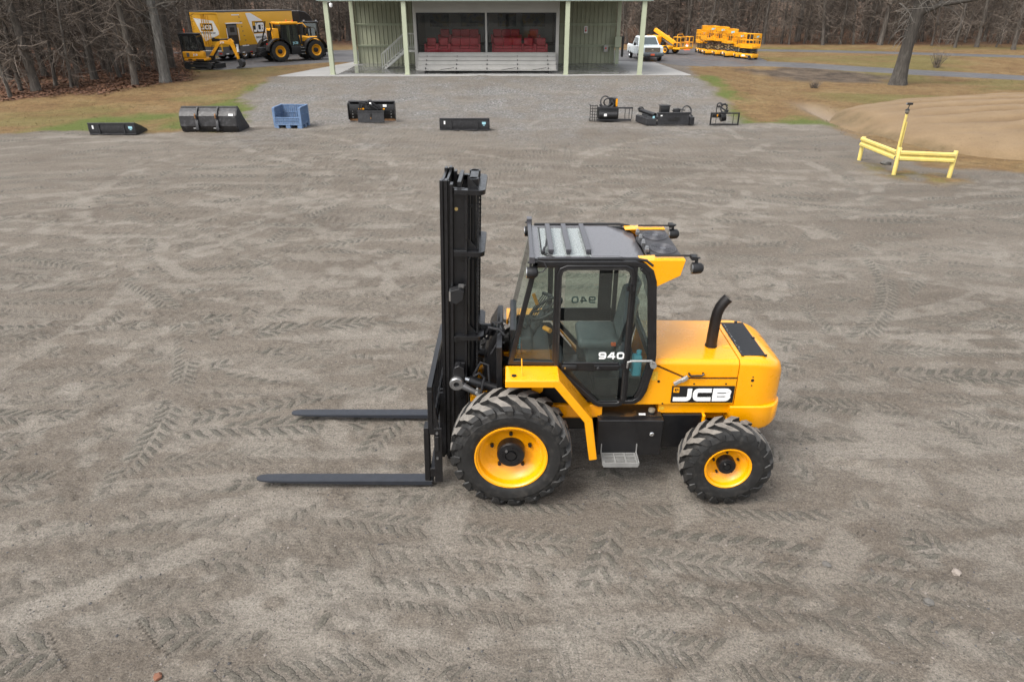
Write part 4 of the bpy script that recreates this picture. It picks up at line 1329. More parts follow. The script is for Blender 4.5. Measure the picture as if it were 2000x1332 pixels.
    sc = MB(); sc.tube([(0.36, 6.64, 1.80), (0.22, 6.64, 1.58), (0.12, 6.64, 1.40)], [0.04, 0.05, 0.07], 12); sc.build('column', M['interior'], stw_o)
    skn = MB(); skn.cyl((0.275, 6.79, 1.80), (0.23, 6.80, 1.92), 0.020, n=10); skn.build('spinner_knob', M['amber'], stw_o)
    stk = MB(); stk.cyl((0.34, 6.50, 1.66), (0.40, 6.42, 1.66), 0.026, n=12); stk.build('indicator_stalk', M['amber'], stw_o)
    lv = MB()
    for k in range(5):
        lv.tube([(0.14 + .018 * k, 6.95 - .02 * k, 1.50), (0.24 + .02 * k, 6.93 - .02 * k, 1.70), (0.34 + .02 * k, 6.92 - .02 * k, 1.86)], 0.006, 6)
        lv.lathe([(0.0001, -.02), (0.018, -.01), (0.018, .015), (0.0001, .025)], (0.345 + .02 * k, 6.92 - .02 * k, 1.875), 'z', 8)
    lv.build('control_lever', M['interior'], root)
    ds = MB()
    ds.rbox(0.03, 0.22, 6.35, 6.95, 1.42, 1.62, 0.04, 3)
    ds.rbox(0.10, 0.17, 6.55, 6.78, 1.60, 1.69, 0.03, 3)
    ds.build('dashboard', M['interior'], root)
    con = MB()
    con.rbox(0.75, 1.20, 6.96, 7.12, 1.02, 1.40, 0.04, 3)
    con.rbox(0.42, 0.56, 6.45, 6.85, 1.003, 1.30, 0.04, 3)
    con.build('side_console', M['interior'], root)
    for y in (6.42, 6.52, 6.74):
        pd = MB()
        pd.box(0.46, 0.50, y, y + .06, 1.08, 1.16, Matrix.Rotation(R(30), 3, 'Y')); pd.cyl((0.44, y + .03, 1.15), (0.36, y + .03, 1.36), .01, n=6)
        pd.build('pedal', M['galv'], root)
    mt_ = MB(); mt_.box(0.60, 0.84, 6.18, 6.38, 1.003, 1.014); mt_.build('floor_mat', M['dark_metal'], root)
    gs = MB(); gs.tube([(0.60, 6.30, 1.01), (0.62, 6.31, 1.18), (0.68, 6.32, 1.27)], .012, 8); gs.lathe([(0.03, 0), (0.05, 0.0), (.02, .09)], (0.60, 6.30, 1.01), 'z', 12); gs.build('gear_lever', M['interior'], root)
    wb = MB()
    wb.rbox(1.235, 1.335, 6.15, 6.24, 1.26, 1.50, 0.022, 3)
    wb.cyl((1.30, 6.195, 1.50), (1.30, 6.195, 1.545), 0.026, n=12)
    wb.tube([(1.225, 6.195, 1.44), (1.205, 6.195, 1.42), (1.205, 6.195, 1.34), (1.235, 6.195, 1.31)], 0.010, 6)
    wb.build('washer_bottle', M['liquid'], root)
    whip = MB()
    whip.tube([(0.07 + 0.012 * math.cos(t * .9), 6.14 + 0.012 * math.sin(t * .9), 1.60 + 0.004 * t) for t in range(30)], 0.004, 5)
    whip.cyl((0.07, 6.14, 1.72), (0.065, 6.15, 1.86), 0.005, n=6)
    whip.build('coiled_lead', M['liquid'], root)

    # ---- roof
    rf = MB()
    rf.box(0.20, 0.27, YN + .045, YF - .045, 2.548, 2.562)
    rf.box(0.20, 1.02, YN + 0.04, YN + .10, 2.546, 2.563)
    rf.box(0.20, 1.02, YF - .10, YF - .04, 2.546, 2.563)
    rf.prism([(0.76, 2.545), (0.76, 2.566), (1.02, 2.566), (1.30, 2.500), (1.30, 2.478), (1.02, 2.545)], YN + .10, YF - .10)
    rf.prism([(1.02, 2.545), (1.02, 2.563), (1.30, 2.490), (1.30, 2.47)], YN + .02, YN + .10)
    rf.prism([(1.02, 2.545), (1.02, 2.563), (1.30, 2.490), (1.30, 2.47)], YF - .10, YF - .02)
    roof = rf.build('roof', M['roof_steel'], root, bev=.004)
    rg_ = MB(); rg_.box(0.27, 0.76, YN + .10, YF - .10, 2.548, 2.554); rg_.build('roof_window', M['roof_glass'], roof, smooth=0)
    trm = MB()
    trm.strip([(0.745, YN + .105), (0.36, YN + .105), (0.285, YN + .19), (0.285, YF - .11)], 0.012, 2.5545, 2.562, 'z')
    trm.build('window_trim', M['rubber'], roof)
    for k, x in enumerate((0.375, 0.545, 0.735)):
        br = MB()
        br.box(x - 0.026, x + 0.026, YN + .16, YF - .13, 2.578, 2.612)
        br.box(x - 0.02, x + 0.02, YN + .17, YN + .20, 2.555, 2.578); br.box(x - 0.02, x + 0.02, YF - .18, YF - .15, 2.555, 2.578)
        br.build('roof_bar', M['roof_bar'], roof, bev=.006)
    wp = MB()
    wp.tube([(0.30, YN + .17, 2.575), (0.31, YN + .22, 2.60), (0.335, YN + .34, 2.59), (0.345, YN + .5, 2.60)], [0.018, .013, .010, .008], 8)
    wp.tube([(0.31, YN + .17, 2.56), (0.34, YN + .12, 2.585), (0.38, YN + .08, 2.57), (0.42, YN + .05, 2.56)], 0.008, 6)
    wp.build('roof_wiper', M['hose'], roof)
    fbar = MB()
    fbar.box(0.165, 0.205, YN - 0.04, YF + 0.06, 2.565, 2.60)
    fbar.box(0.16, 0.215, YN - .06, YN + .05, 2.545, 2.61)
    fbar.box(0.16, 0.215, YF - .03, YF + .08, 2.545, 2.63)
    fbar.build('lamp_bar', M['roof_bar'], root, bev=.005)
    for (y) in (YN + .015, YF - .015):
        gt = MB()
        gt.tube([(0.24, y, 2.568), (1.16, y, 2.570), (1.27, y, 2.55), (1.335, y, 2.50)], 0.014, 8)
        gt.build('gutter', M['black'], roof)
    def lamp(x, y, z, sgn):
        l = MB(Matrix.Translation((x, y, z)))
        l.lathe([(0.0001, 0.075), (0.03, 0.07), (0.05, 0.05), (0.056, 0.0), (0.056, -0.035), (0.0001, -0.036)], (0, 0, 0), 'x' if False else 'x', 18)
        l.box(-0.012, 0.012, -0.014, 0.014, 0.03, 0.10)
        l.box(-0.03, 0.03, -0.016, 0.016, 0.098, 0.108)
        lo = l.build('work_lamp', M['dark_metal'], root, smooth=40)
        le = MB(Matrix.Translation((x, y, z))); le.cyl((-.037 * sgn if sgn < 0 else -.037, 0, 0), (-.040, 0, 0), 0.050, n=18); le.build('lens', M['chrome'], lo)
    lamp(0.175, YN - .035, 2.45, -1)
    lamp(0.175, YF + .045, 2.47, -1)
    cbl = MB(); cbl.tube([(0.22, YN - .02, 2.44), (0.29, YN - .03, 2.455), (0.325, YN - .03, 2.50), (0.30, YN - .02, 2.55), (0.24, YN, 2.555)], .007, 6); cbl.build('lamp_cable', M['hose'], root)
    # ---- roof air conditioner between two yellow wings
    for (ya, yb) in ((6.09, 6.125), (7.175, 7.21)):
        wg = MB()
        wg.prism([(1.21, 2.555), (1.64, 2.555), (1.605, 2.40), (1.385, 2.285), (1.345, 2.44), (1.27, 2.52)], ya, yb)
        inn = yb if ya < YC else ya
        sgi = 1 if ya < YC else -1
        wg.prism([(1.21, 2.553), (1.36, 2.558), (1.64, 2.558), (1.64, 2.548), (1.36, 2.548), (1.21, 2.543)], min(inn, inn + sgi * .11), max(inn, inn + sgi * .11))
        wg.build('roof_wing', M['yellow'], root, bev=.006)
    ac = MB()
    ac.box(1.36, 1.62, 6.23, 7.07, 2.44, 2.535)
    ac.box(1.345, 1.635, 6.22, 7.08, 2.535, 2.548)
    aco = ac.build('air_conditioner', M['ac_grey'], root, bev=.006)
    for y in (6.44, 6.86):
        fn = MB()
        for r in (0.03, 0.05, 0.07, 0.09, 0.108, 0.124):
            fn.tube([(1.49 + r * math.cos(a * math.pi / 14), y + r * 1.25 * math.sin(a * math.pi / 14), 2.553) for a in range(29)], 0.0055, 5, cap=False)
        for a in range(8):
            fn.cyl((1.49, y, 2.553), (1.49 + .13 * math.cos(a * .785), y + .1625 * math.sin(a * .785), 2.553), .0035, n=4)
        fn.cyl((1.49, y, 2.549), (1.49, y, 2.558), 0.032, n=16)
        fn.build('fan_guard', M['roof_bar'], aco)
        fb = MB(); fb.lathe([(0.0001, 0), (0.13, 0), (.13, .002), (.0001, .002)], (1.49, y, 2.5485), 'z', 28); fb.build('fan_opening', M['logo_black'], aco)
    pp = MB()
    pp.tube([(1.33, 6.95, 2.50), (1.30, 6.8, 2.53), (1.315, 6.6, 2.54), (1.33, 6.4, 2.53), (1.35, 6.25, 2.49)], .020, 8)
    pp.tube([(1.345, 6.92, 2.53), (1.325, 6.75, 2.56), (1.335, 6.45, 2.565), (1.36, 6.3, 2.52)], .014, 8)
    pp.build('refrigerant_pipe', M['hose'], aco)
    for y in (6.35, 6.55, 6.72, 6.9):
        pj = MB()
        pj.cbox((1.315, y, 2.565), (.035, .05, .03)); pj.cyl((1.32, y + .02, 2.57), (1.33, y + .08, 2.57), .02, n=8)
        pj.build('pipe_fitting', M['steel'], aco)
    for y in (6.165, 7.13):
        rb = MB()
        rb.cyl((1.36, y, 2.575), (1.76, y, 2.575), 0.010, n=8)
        rb.cbox((1.72, y - .03 * (1 if y < YC else -1), 2.57), (.05, .09, .035))
        rb.build('lamp_bar', M['dark_metal'], root)
    lamp(1.745, 6.11, 2.47, 1)
    lamp(1.745, 7.17, 2.47, 1)

    # ---- bonnet, cowl, counterweight
    def shell(x0, x1, z0, prof_fn, name, mat, ends=True, n=14, par=root):
        mb = MB(); secs = []
        for i in range(n + 1):
            x = x0 + (x1 - x0) * i / n
            secs.append(prof_fn(x))
        m_ = len(secs[0]); vs = []
        for i, s_ in enumerate(secs):
            x = x0 + (x1 - x0) * i / n
            vs += [(p[2] if len(p) > 2 else x, p[0], p[1]) for p in s_]
        fs = [(i * m_ + j, (i + 1) * m_ + j, (i + 1) * m_ + (j + 1) % m_, i * m_ + (j + 1) % m_) for i in range(n) for j in range(m_)]
        if ends: fs += [tuple(range(m_)), tuple(range((n + 1) * m_ - 1, n * m_ - 1, -1))]
        mb.add(vs, fs)
        return mb.build(name, mat, par, smooth=40)
    def sect(y0, y1, z0, z1, r, n=6, rb=0.0):
        out = []
        out += [(y0, z0)]
        out += [(y0 + r - r * math.cos(R(90 * i / n)), z1 - r + r * math.sin(R(90 * i / n))) for i in range(n + 1)]
        out += [(y1 - r + r * math.sin(R(90 * i / n)), z1 - r + r * math.cos(R(90 * i / n))) for i in range(n + 1)]
        out += [(y1, z0)]
        return out
    ytop = lambda x: 1.462 - 0.012 * max(0, (x - 1.45)) 
    bonnet = shell(1.455, 2.325, 1.262, lambda x: sect(6.135, 7.165, 1.266 + max(0, (1.80 - x)) * 0.47, ytop(x), 0.055), 'bonnet', M['yellow'])
    sp = MB()
    for (a, b) in ((6.125, 6.16), (7.14, 7.175)):
        sp.prism([(1.452, 1.415), (1.79, 1.256), (2.325, 1.256), (2.325, 0.945), (1.30, 0.945), (1.365, 1.02), (1.405, 1.11)], a, b)
    sp.box(1.50, 2.3, 6.16, 7.14, 0.95, 1.25)
    side = sp.build('side_panel', M['yellow'], root, bev=.005)
    cr = 0.20
    def cowl_sec(x):
        t = max(0.0, (x - 2.50) / 0.345)
        k = 1 - math.sqrt(max(0, 1 - min(t, 1) ** 2.2))
        return sect(6.125 + cr * k, 7.175 - cr * k, 0.935, 1.458 - 0.015 * (x - 2.33) - 0.16 * k, 0.06 + 0.05 * min(1, t))
    cowl = shell(2.333, 2.843, 0.93, cowl_sec, 'engine_cowl', M['yellow'], n=22)
    def cw_sec(x):
        t = max(0.0, (x - 2.58) / 0.28)
        k = 1 - math.sqrt(max(0, 1 - min(t, 1) ** 2.4))
        zb = 0.635 + 0.16 * k + (0.18 * max(0, (2.40 - x) / 0.11) ** 1.3 if x < 2.40 else 0)
        y0, y1 = 6.10 + cr * k, 7.20 - cr * k
        r = 0.05
        out = [(y0 + r, zb), (y0 + r * .3, zb + r * .3), (y0, zb + r), (y0, 0.93 - .012), (y0 + .012, 0.93), (y1 - .012, 0.93), (y1, .93 - .012), (y1, zb + r), (y1 - r * .3, zb + r * .3), (y1 - r, zb)]
        return out
    shell(2.29, 2.858, 0.63, cw_sec, 'counterweight', M['yellow'], n=24)
    gr = MB(); gr.box(2.375, 2.628, 6.25, 7.05, 1.452, 1.4635)
    grille = gr.build('radiator_grille', M['grille'], cowl, bev=.004)
    wt = MB()
    rgw = random.Random(4)
    for k in range(14):
        y = 6.32 + k * 0.05; x = 2.392 + rgw.uniform(-.006, .006)
        wt.box(x, x + rgw.uniform(.004, .012), y, y + rgw.uniform(.012, .035), 1.4636, 1.4642)
    wt.build('faint_lettering', M['galv'], cowl)
    for (x, y) in ((2.385, 6.245), (2.62, 6.245), (2.62, 6.65), (2.55, 7.055)):
        hgx = MB(); hgx.cbox((x, y, 1.463), (.03, .02, .02)); hgx.build('grille_clip', M['black'], cowl)
    for z, r in ((1.235, .017), (1.275, .008), (1.175, .008)):
        hl = MB()
        hl.lathe([(0.0001, -0.002), (r, -.002), (r, .02)], (2.485, 6.124, z), 'y', 14)
        hl.build('vent_hole', M['logo_black'], cowl)
    hn = MB(); hn.tube([(1.82, 6.133, 1.315), (1.82, 6.105, 1.315), (1.835, 6.10, 1.30), (1.95, 6.10, 1.302), (1.965, 6.105, 1.317), (1.965, 6.133, 1.317)], 0.011, 8); hn.build('bonnet_handle', M['black'], bonnet)
    ex = MB()
    pth = [(2.118, 6.48, 1.44), (2.122, 6.48, 1.60), (2.128, 6.48, 1.76), (2.136, 6.48, 1.84), (2.158, 6.48, 1.91), (2.195, 6.48, 1.97), (2.225, 6.48, 2.005)]
    ex.tube(pth, [0.058, .057, .056, .055, .055, .055, .055], 22, cap=False)
    ex.tube([pth[-1], pth[-1]][:1] + [(2.20, 6.48, 1.975), (2.15, 6.48, 1.90)], [0.048, .048, .046], 18, cap=True)
    ex.lathe([(0.064, 0.0), (0.064, 0.018), (0.058, 0.018)], (2.118, 6.48, 1.452), 'z', 22)
    ex.build('exhaust_pipe', M['exhaust'], bonnet, smooth=40)
    dc = MB(); dc.box(2.24, 2.31, 6.44, 6.50, 1.4525, 1.4545); dc.build('warning_sticker', M['sticker'], bonnet)
    lt = MB(); lt.box(1.66, 1.82, 6.095, 6.122, 1.225, 1.262, Matrix.Rotation(R(-33), 3, 'Y')); lt.box(1.74, 1.80, 6.088, 6.10, 1.24, 1.275, Matrix.Rotation(R(-33), 3, 'Y'))
    lt.build('bonnet_latch', M['galv'], side, bev=.005)
    sm = MB(); sm.strip([(1.46, 1.415), (1.79, 1.261), (2.325, 1.261)], 0.006, 6.121, 6.128); sm.build('panel_gap', M['logo_black'], side)
    # name board with block letters
    nb = MB(); nb.box(1.662, 2.312, 6.117, 6.124, 0.972, 1.170); board = nb.build('logo_board', M['logo_black'], side)
    lw = MB(); word(lw, 'JCB', 1.682, 0.992, 0.190, 0.150, 0.014, 6.111, 6.117, 0.046); lw.build('logo_letters', M['white'], side)
    em = MB(); em.box(1.678, 1.738, 6.110, 6.1168, 1.098, 1.158); em.build('logo_emblem', M['yellow'], side)
    e2 = MB()
    for (x, z, w_, h_) in ((1.690, 1.118, .010, .026), (1.700, 1.118, .012, .010), (1.712, 1.128, .006, .020), (1.722, 1.118, .006, .026), (1.700, 1.140, .014, .006)):
        e2.box(x, x + w_, 6.108, 6.1098, z, z + h_)
    e2.build('emblem_mark', M['logo_black'], side)
    for (x, z, r) in ((1.885, 1.195, .009), (2.215, 1.195, .009), (1.58, 0.958, .009), (1.515, 1.225, .014)):
        hl2 = MB()
        hl2.lathe([(0.0001, -.006), (r, -.004), (r, .006)], (x, 6.123, z), 'y', 10)
        hl2.build('bolt', M['black'], side)
    for q in ((1.44, 1.50, 6.1215, 6.1245, 1.24, 1.34), (1.56, 1.61, 6.155, 6.158, .86, .90)):
        stk2 = MB(); stk2.box(*q); stk2.build('warning_sticker', M['sticker'], side)
    # ---- tank and step
    tk_ = MB()
    tk_.box(0.90, 1.588, 6.0, 6.30, 0.385, 0.825)
    tk_.prism([(6.0, 0.825), (6.02, 0.84), (6.30, 0.93), (6.30, 0.82)], 0.90, 1.588, axis='x') if False else None
    tk_.box(0.90, 1.56, 6.10, 6.9, 0.55, 0.815)
    tank = tk_.build('fuel_tank', M['black'], root, bev=.010)
    tp = MB(); tp.box(0.93, 1.575, 6.07, 6.32, 0.827, 0.834); tp.build('tank_top_dirt', M['tank_dirt'], tank)
    cp = MB(); cp.cyl((1.475, 6.12, .826), (1.475, 6.12, .865), .032, n=16); cp.build('filler_neck', M['black'], tank)
    c2 = MB(); c2.lathe([(.036, 0), (.038, .012), (.036, .026), (.0001, .03)], (1.475, 6.12, .865), 'z', 18); c2.build('filler_cap', M['brass_cap'], tank)
    sgx = MB(); sgx.lathe([(.0001, -.012), (.018, -.012), (.026, -.006), (.026, .0)], (1.475, 5.999, .655), 'y', 18); sgx.build('sight_glass', M['chrome'], tank)
    lbx = MB(); lbx.box(1.34, 1.41, 6.09, 6.125, .8345, .836); lbx.build('label_plate', M['white'], tank)
    for (x, z) in ((1.565, .80), (1.565, .41), (0.93, .41)):
        bts = MB()
        bts.cyl((x, 5.992, z), (x, 6.0, z), .009, n=8)
        bts.build('bolt', M['dark_metal'], tank)
    sp_ = MB()
    zt = 0.425
    for y in (5.805, 5.862, 5.922, 5.978):
        sp_.box(0.962, 1.312, y, y + 0.014, zt - .03, zt)
    for x in (0.962, 1.075, 1.19, 1.298):
        sp_.box(x, x + 0.014, 5.80, 5.99, zt - .028, zt + .001)
    for k in range(24):
        x = 0.972 + k * .0142
        for y in (5.835, 5.895, 5.95):
            sp_.box(x, x + .006, y - .008, y + .012, zt - .02, zt - .002)
    sp_.box(0.955, 1.319, 5.795, 5.807, zt - .045, zt + .004)
    sp_.box(0.945, 0.957, 5.80, 6.0, zt - .03, zt + .012); sp_.box(1.317, 1.329, 5.80, 6.0, zt - .03, zt + .012)
    step = sp_.build('step', M['galv'], root, bev=.0)
    for x in (0.945, 1.319):
        spr = MB(); spr.box(x, x + .010, 5.985, 6.0, zt, zt + .11)
        spr.build('step_bracket', M['galv'], step)
    # small lid with two bolts by the chassis at the mudguard
    ev = MB(); ev.cyl((0.26, 6.05, 1.18), (0.26, 6.2, 1.18), .06, n=16); ev.build('brake_chamber', M['yellow'], root)
    MB.OFF = Vector((0, 0, 0))
M['roof_steel'] = paint('wet_roof_steel', (0.085, 0.083, 0.090), 0.30, coat=0.4, var=0.3, scale=60, dirt=(0.15, 0.147, 0.155), dirt_amt=0.7)
M['roof_bar'] = paint('wet_dark_steel', (0.045, 0.044, 0.05), 0.35, coat=0.3, var=0.35, scale=60)
M['decal_back'] = paint('decal_backing', (0.13, 0.20, 0.20), .5)
M['amber'] = paint('amber_plastic', (0.62, 0.27, 0.02), .45)
M['grille'] = paint('perforated_grille', (0.010, 0.011, 0.013), 0.6, var=0.3, scale=40)
M['sticker'] = paint('warning_sticker', (0.72, 0.42, 0.03), 0.5, var=0.2, scale=60, dirt=(0.06, .04, .01), dirt_amt=.7)
M['tank_dirt'] = paint('dirty_tank_top', (0.016, 0.014, 0.012), 0.35, coat=.3, var=0.3, scale=4, dirt=(0.16, 0.075, 0.018), dirt_amt=0.7)
M['brass_cap'] = paint('dull_cap', (0.40, 0.36, 0.28), 0.4, metal=0.7)
M['ac_grey'] = paint('ac_housing', (0.03, 0.029, 0.031), 0.5, var=0.2, scale=12)
forklift()
# ================================================================== THE PAVILION
ZS = PLAT
def concrete_mats():
    m, nt, b = new_mat('pale_concrete')
    pos = nt.nodes.new('ShaderNodeNewGeometry').outputs['Position']
    c = ramp(nt, noise(nt, 0.6, 5, 0.65, pos), [(0.3, (0.235, 0.23, 0.222)), (0.7, (0.30, 0.295, 0.285))])
    nt.links.new(mix(nt, 0.5, c, ramp(nt, noise(nt, 20, 4, 0.7, pos), [(0.3, 0.8), (0.7, 1.1)]), 'MULTIPLY'), b.inputs['Base Color'])
    b.inputs['Roughness'].default_value = 0.8
    M['concrete'] = m
    m, nt, b = new_mat('wet_concrete')
    pos = nt.nodes.new('ShaderNodeNewGeometry').outputs['Position']
    w = noise(nt, 0.5, 5, 0.6, pos)
    nt.links.new(ramp(nt, w, [(0.35, (0.13, 0.13, 0.127)), (0.65, (0.20, 0.197, 0.192))]), b.inputs['Base Color'])
    nt.links.new(ramp(nt, w, [(0.35, 0.08), (0.65, 0.45)]), b.inputs['Roughness'])
    M['wet_concrete'] = m
concrete_mats()
ap = MB()
ap.prism([(-14.2, 44.0), (11.0, 44.7), (10.5, 55.2), (-11.6, 55.2)], ZS - 0.14, ZS + .03, 'z')
tag(ap.build('concrete_apron', M['concrete'], smooth=0, bev=.02), kind='structure')
fl = MB()
fl.prism([(-10.75, 45.1), (7.55, 45.1), (7.30, 53.6), (-11.0, 53.6)], ZS + 0.0, ZS + 0.034, 'z')
tag(fl.build('concrete_floor', M['wet_concrete'], smooth=0), kind='structure')

def pavilion():
    root = thing('open_front_pavilion', 'pale green steel pavilion with ribbed back wall and glazed viewing room', 'pavilion', (-1.6, 49, ZS))
    MB.OFF = Vector((-1.6, 49, ZS))
    FP = [on(650, 44.75) , on(796, 44.75), on(1105, 44.75), on(1249, 44.75)]
    zb = 4.66
    def post(x, y, w, d, top):
        p = MB()
        p.box(x - w / 2, x + w / 2, y - d / 2, y - d / 2 + .02, ZS + .04, top)
        p.box(x - w / 2, x + w / 2, y + d / 2 - .02, y + d / 2, ZS + .04, top)
        p.box(x - .012, x + .012, y - d / 2 + .02, y + d / 2 - .02, ZS + .04, top)
        p.box(x - w / 2 - .06, x + w / 2 + .06, y - d / 2 - .05, y + d / 2 + .05, ZS + .036, ZS + .05)
        return p.build('post', M['green_post'], root)
    for i, x in enumerate(FP):
        pp = post(x, 44.85, 0.26, 0.24, zb)
        if i == 0:
            cm = MB()
            cm.tube([(x + .13, 44.74, 4.62), (x + .30, 44.72, 4.66), (x + .34, 44.72, 4.60)], .025, 8)
            cm.lathe([(0.0001, -.22), (.07, -.19), (.10, -.12), (.105, -.02), (.085, .02), (.0001, .03)], (x + .34, 44.72, 4.55), 'z', 16)
            cm.build('camera_dome', M['white'], pp)
            hb = MB(); hb.lathe([(.0001, -.2), (.062, -.17), (.088, -.11)], (x + .34, 44.72, 4.535), 'z', 16); hb.build('lens', M['logo_black'], pp)
    for x in (on(697, 52.9), on(1203, 52.9)):
        post(x, 52.75, 0.26, 0.24, zb + .3)
    xl, xr = FP[0] - 0.35, FP[3] + 0.35
    bmr = MB()
    bmr.box(xl, xr, 44.70, 44.98, zb, zb + 0.34)
    bmr.build('eave_beam', M['green_post'], root)
    for i, x in enumerate(FP):
        rf = MB(); rf.box(x - .10, x + .10, 45.0, 53.2, zb + .02, zb + .33); rf.build('rafter', M['green_post'], root)
    fa = MB(); fa.box(xl - .12, xr + .12, 44.60, 44.695, zb + .045, zb + .42); fa.build('fascia', M['green_trim'], root)
    ro = MB()
    n = 60
    for i in range(n):
        a = xl - .1 + (xr - xl + .2) * i / n; b = a + (xr - xl + .2) / n
        ro.box(a + .002, b - .002, 44.55, 54.3, zb + .345, zb + .40)
        ro.box(b - .03, b + .03, 44.55, 54.3, zb + .402, zb + .44)
    ro.build('roof', M['green_trim'], root)
    # ribbed back wall, either side of the room
    for (xa, xb) in ((on(697, 52.9) + .14, -6.26), (3.0, on(1203, 52.9) - .14)):
        w = MB()
        w.box(xa, xb, 53.02, 53.06, ZS + .01, zb + .3)
        k = int((xb - xa) / 0.30)
        for i in range(k + 1):
            x = xa + 0.1 + i * 0.30
            if x < xb - .06:
                w.prism([(x - .035, 53.02), (x - .02, 52.975), (x + .02, 52.975), (x + .035, 53.02)], ZS + .01, zb + .3, 'z')
        wo = w.build('ribbed_wall', M['green_wall'], root, smooth=0)
        for z in (1.83, 3.21):
            g = MB(); g.box(xa, xb, 52.80, 52.965, z, z + 0.05); g.box(xa, xb, 52.94, 52.966, z - .10, z); g.build('girt', M['green_post'], wo)
    # viewing room
    X0, X1, Y0, Y1 = -6.25, 2.99, 47.5, 53.1
    wx0, wx1, wm0, wm1, wz0, wz1 = -6.05, 2.78, -1.70, -1.58, 1.66, 4.02
    rm = MB()
    rm.box(X0, X1, Y0, Y0 + .12, ZS + .01, wz0); rm.box(X0, X1, Y0, Y0 + .12, wz1, zb + .3)
    rm.box(X0, wx0, Y0, Y0 + .12, wz0, wz1); rm.box(wx1, X1, Y0, Y0 + .12, wz0, wz1); rm.box(wm0, wm1, Y0, Y0 + .12, wz0, wz1)
    rm.build('front_wall', M['grey_wall'], root, smooth=0)
    for xs in (X0, X1 - .12):
        sw = MB(); sw.box(xs, xs + .12, Y0 + .12, Y1, ZS + .01, zb + .3); sw.build('side_wall', M['grey_wall'], root, smooth=0)
    bw = MB(); bw.box(X0 + .12, X1 - .12, Y1 - .14, Y1, ZS + .01, zb + .3); bw.build('back_wall', M['room_wall'], root, smooth=0)
    sd = MB()
    for k in range(6):
        z = wz1 + .06 + k * .10
        sd.box(X0 + .02, X1 - .02, Y0 - .008, Y0, z, z + .085)
    sd.build('siding', M['grey_wall'], root, smooth=0)
    f1 = MB(); f1.box(X0 + .125, X1 - .125, Y0 + .125, 49.7, ZS + .3, 1.60); f1.build('room_floor', M['carpet'], root)
    f2 = MB(); f2.box(X0 + .125, X1 - .125, 49.7, Y1 - .145, ZS + .3, 2.05); f2.build('raised_floor', M['carpet'], root)
    cl = MB(); cl.box(X0 + .125, X1 - .125, Y0 + .125, Y1 - .145, 4.55, 4.60); cl.build('ceiling', M['room_wall'], root)
    for (a, b) in ((wx0, wm0), (wm1, wx1)):
        fr = MB()
        fr.strip([(a, wz0), (b, wz0), (b, wz1), (a, wz1)], 0.07, Y0 - .018, Y0 + .10, closed=True, side=1.0)
        fo = fr.build('window', M['dark_metal'], root)
        pn = MB(); pn.box(a + .05, b - .05, Y0 + .03, Y0 + .036, wz0 + .05, wz1 - .05); pn.build('pane', M['room_glass'], fo, smooth=0)
    # framed pictures on the back wall
    for (cx, w, k) in ((-4.85, 1.35, 0), (-2.75, 1.6, 1), (-0.55, 1.3, 2), (1.15, 1.6, 3)):
        x = cx * 53 / 48 + .25
        pc = MB(); pc.box(x - w / 2, x + w / 2, Y1 - .18, Y1 - .145, 3.05, 4.05)
        pc.build('picture', M['picture'], root)
    # sign, boxes on the right hand post
    xr_ = on(1203, 52.9)
    sg = MB(); sg.box(5.10, 5.34, 52.955, 52.965, 2.62, 3.08) 
    so = sg.build('wall_sign', M['white'], root)
    ar = MB(); ar.box(5.19, 5.25, 52.948, 52.953, 2.82, 3.02); ar.prism([(5.14, 2.82), (5.30, 2.82), (5.22, 2.68)], 52.948, 52.953); ar.build('red_arrow', M['red_sign'], so)
    eb = MB(); eb.box(xr_ - .24, xr_ + .22, 52.42, 52.60, 1.72, 2.42); eb.build('meter_box', M['green_post'], root, bev=.02)
    sb = MB(); sb.box(xr_ - .98, xr_ - .68, 52.62, 52.80, 1.42, 1.86); so2 = sb.build('switch_box', M['grey_wall'], root, bev=.015)
    rb_ = MB(); rb_.cyl((xr_ - .83, 52.60, 1.66), (xr_ - .83, 52.62, 1.66), .06, n=12); rb_.build('red_button', M['red_sign'], so2)
    cd = MB(); cd.tube([(xr_ - .68, 52.7, 1.78), (xr_ - .45, 52.7, 1.80), (xr_ - .24, 52.55, 1.85)], .025, 6); cd.tube([(xr_ - .5, 52.78, ZS + .02), (xr_ - .5, 52.78, 1.8)], .03, 6); cd.build('conduit', M['green_post'], root)
    bp = MB(); bp.box(xr_ + .26, xr_ + .42, 52.5, 52.62, 1.1, 2.45); bp.build('speaker_column', M['logo_black'], root, bev=.02)
    # steps up to the room's side door
    stp = MB()
    nst = 6; x0, z0, dx, dz = -8.55, ZS, 0.24, 0.20
    for y in (48.7, 49.75):
        stp.prism([(x0, z0 + .02), (x0 + .18, z0 + .02), (x0 + nst * dx + .1, z0 + nst * dz - .14), (X0, z0 + nst * dz - .14), (X0, z0 + nst * dz), (x0 + nst * dx, z0 + nst * dz), ], y, y + .05)
    for k in range(nst):
        stp.box(x0 + k * dx, x0 + k * dx + .27, 48.75, 49.75, z0 + (k + 1) * dz - .04, z0 + (k + 1) * dz)
    stp.box(x0 + nst * dx, X0, 48.75, 49.75, z0 + nst * dz - .04, z0 + nst * dz)
    so3 = stp.build('steps', M['stair_grey'], root)
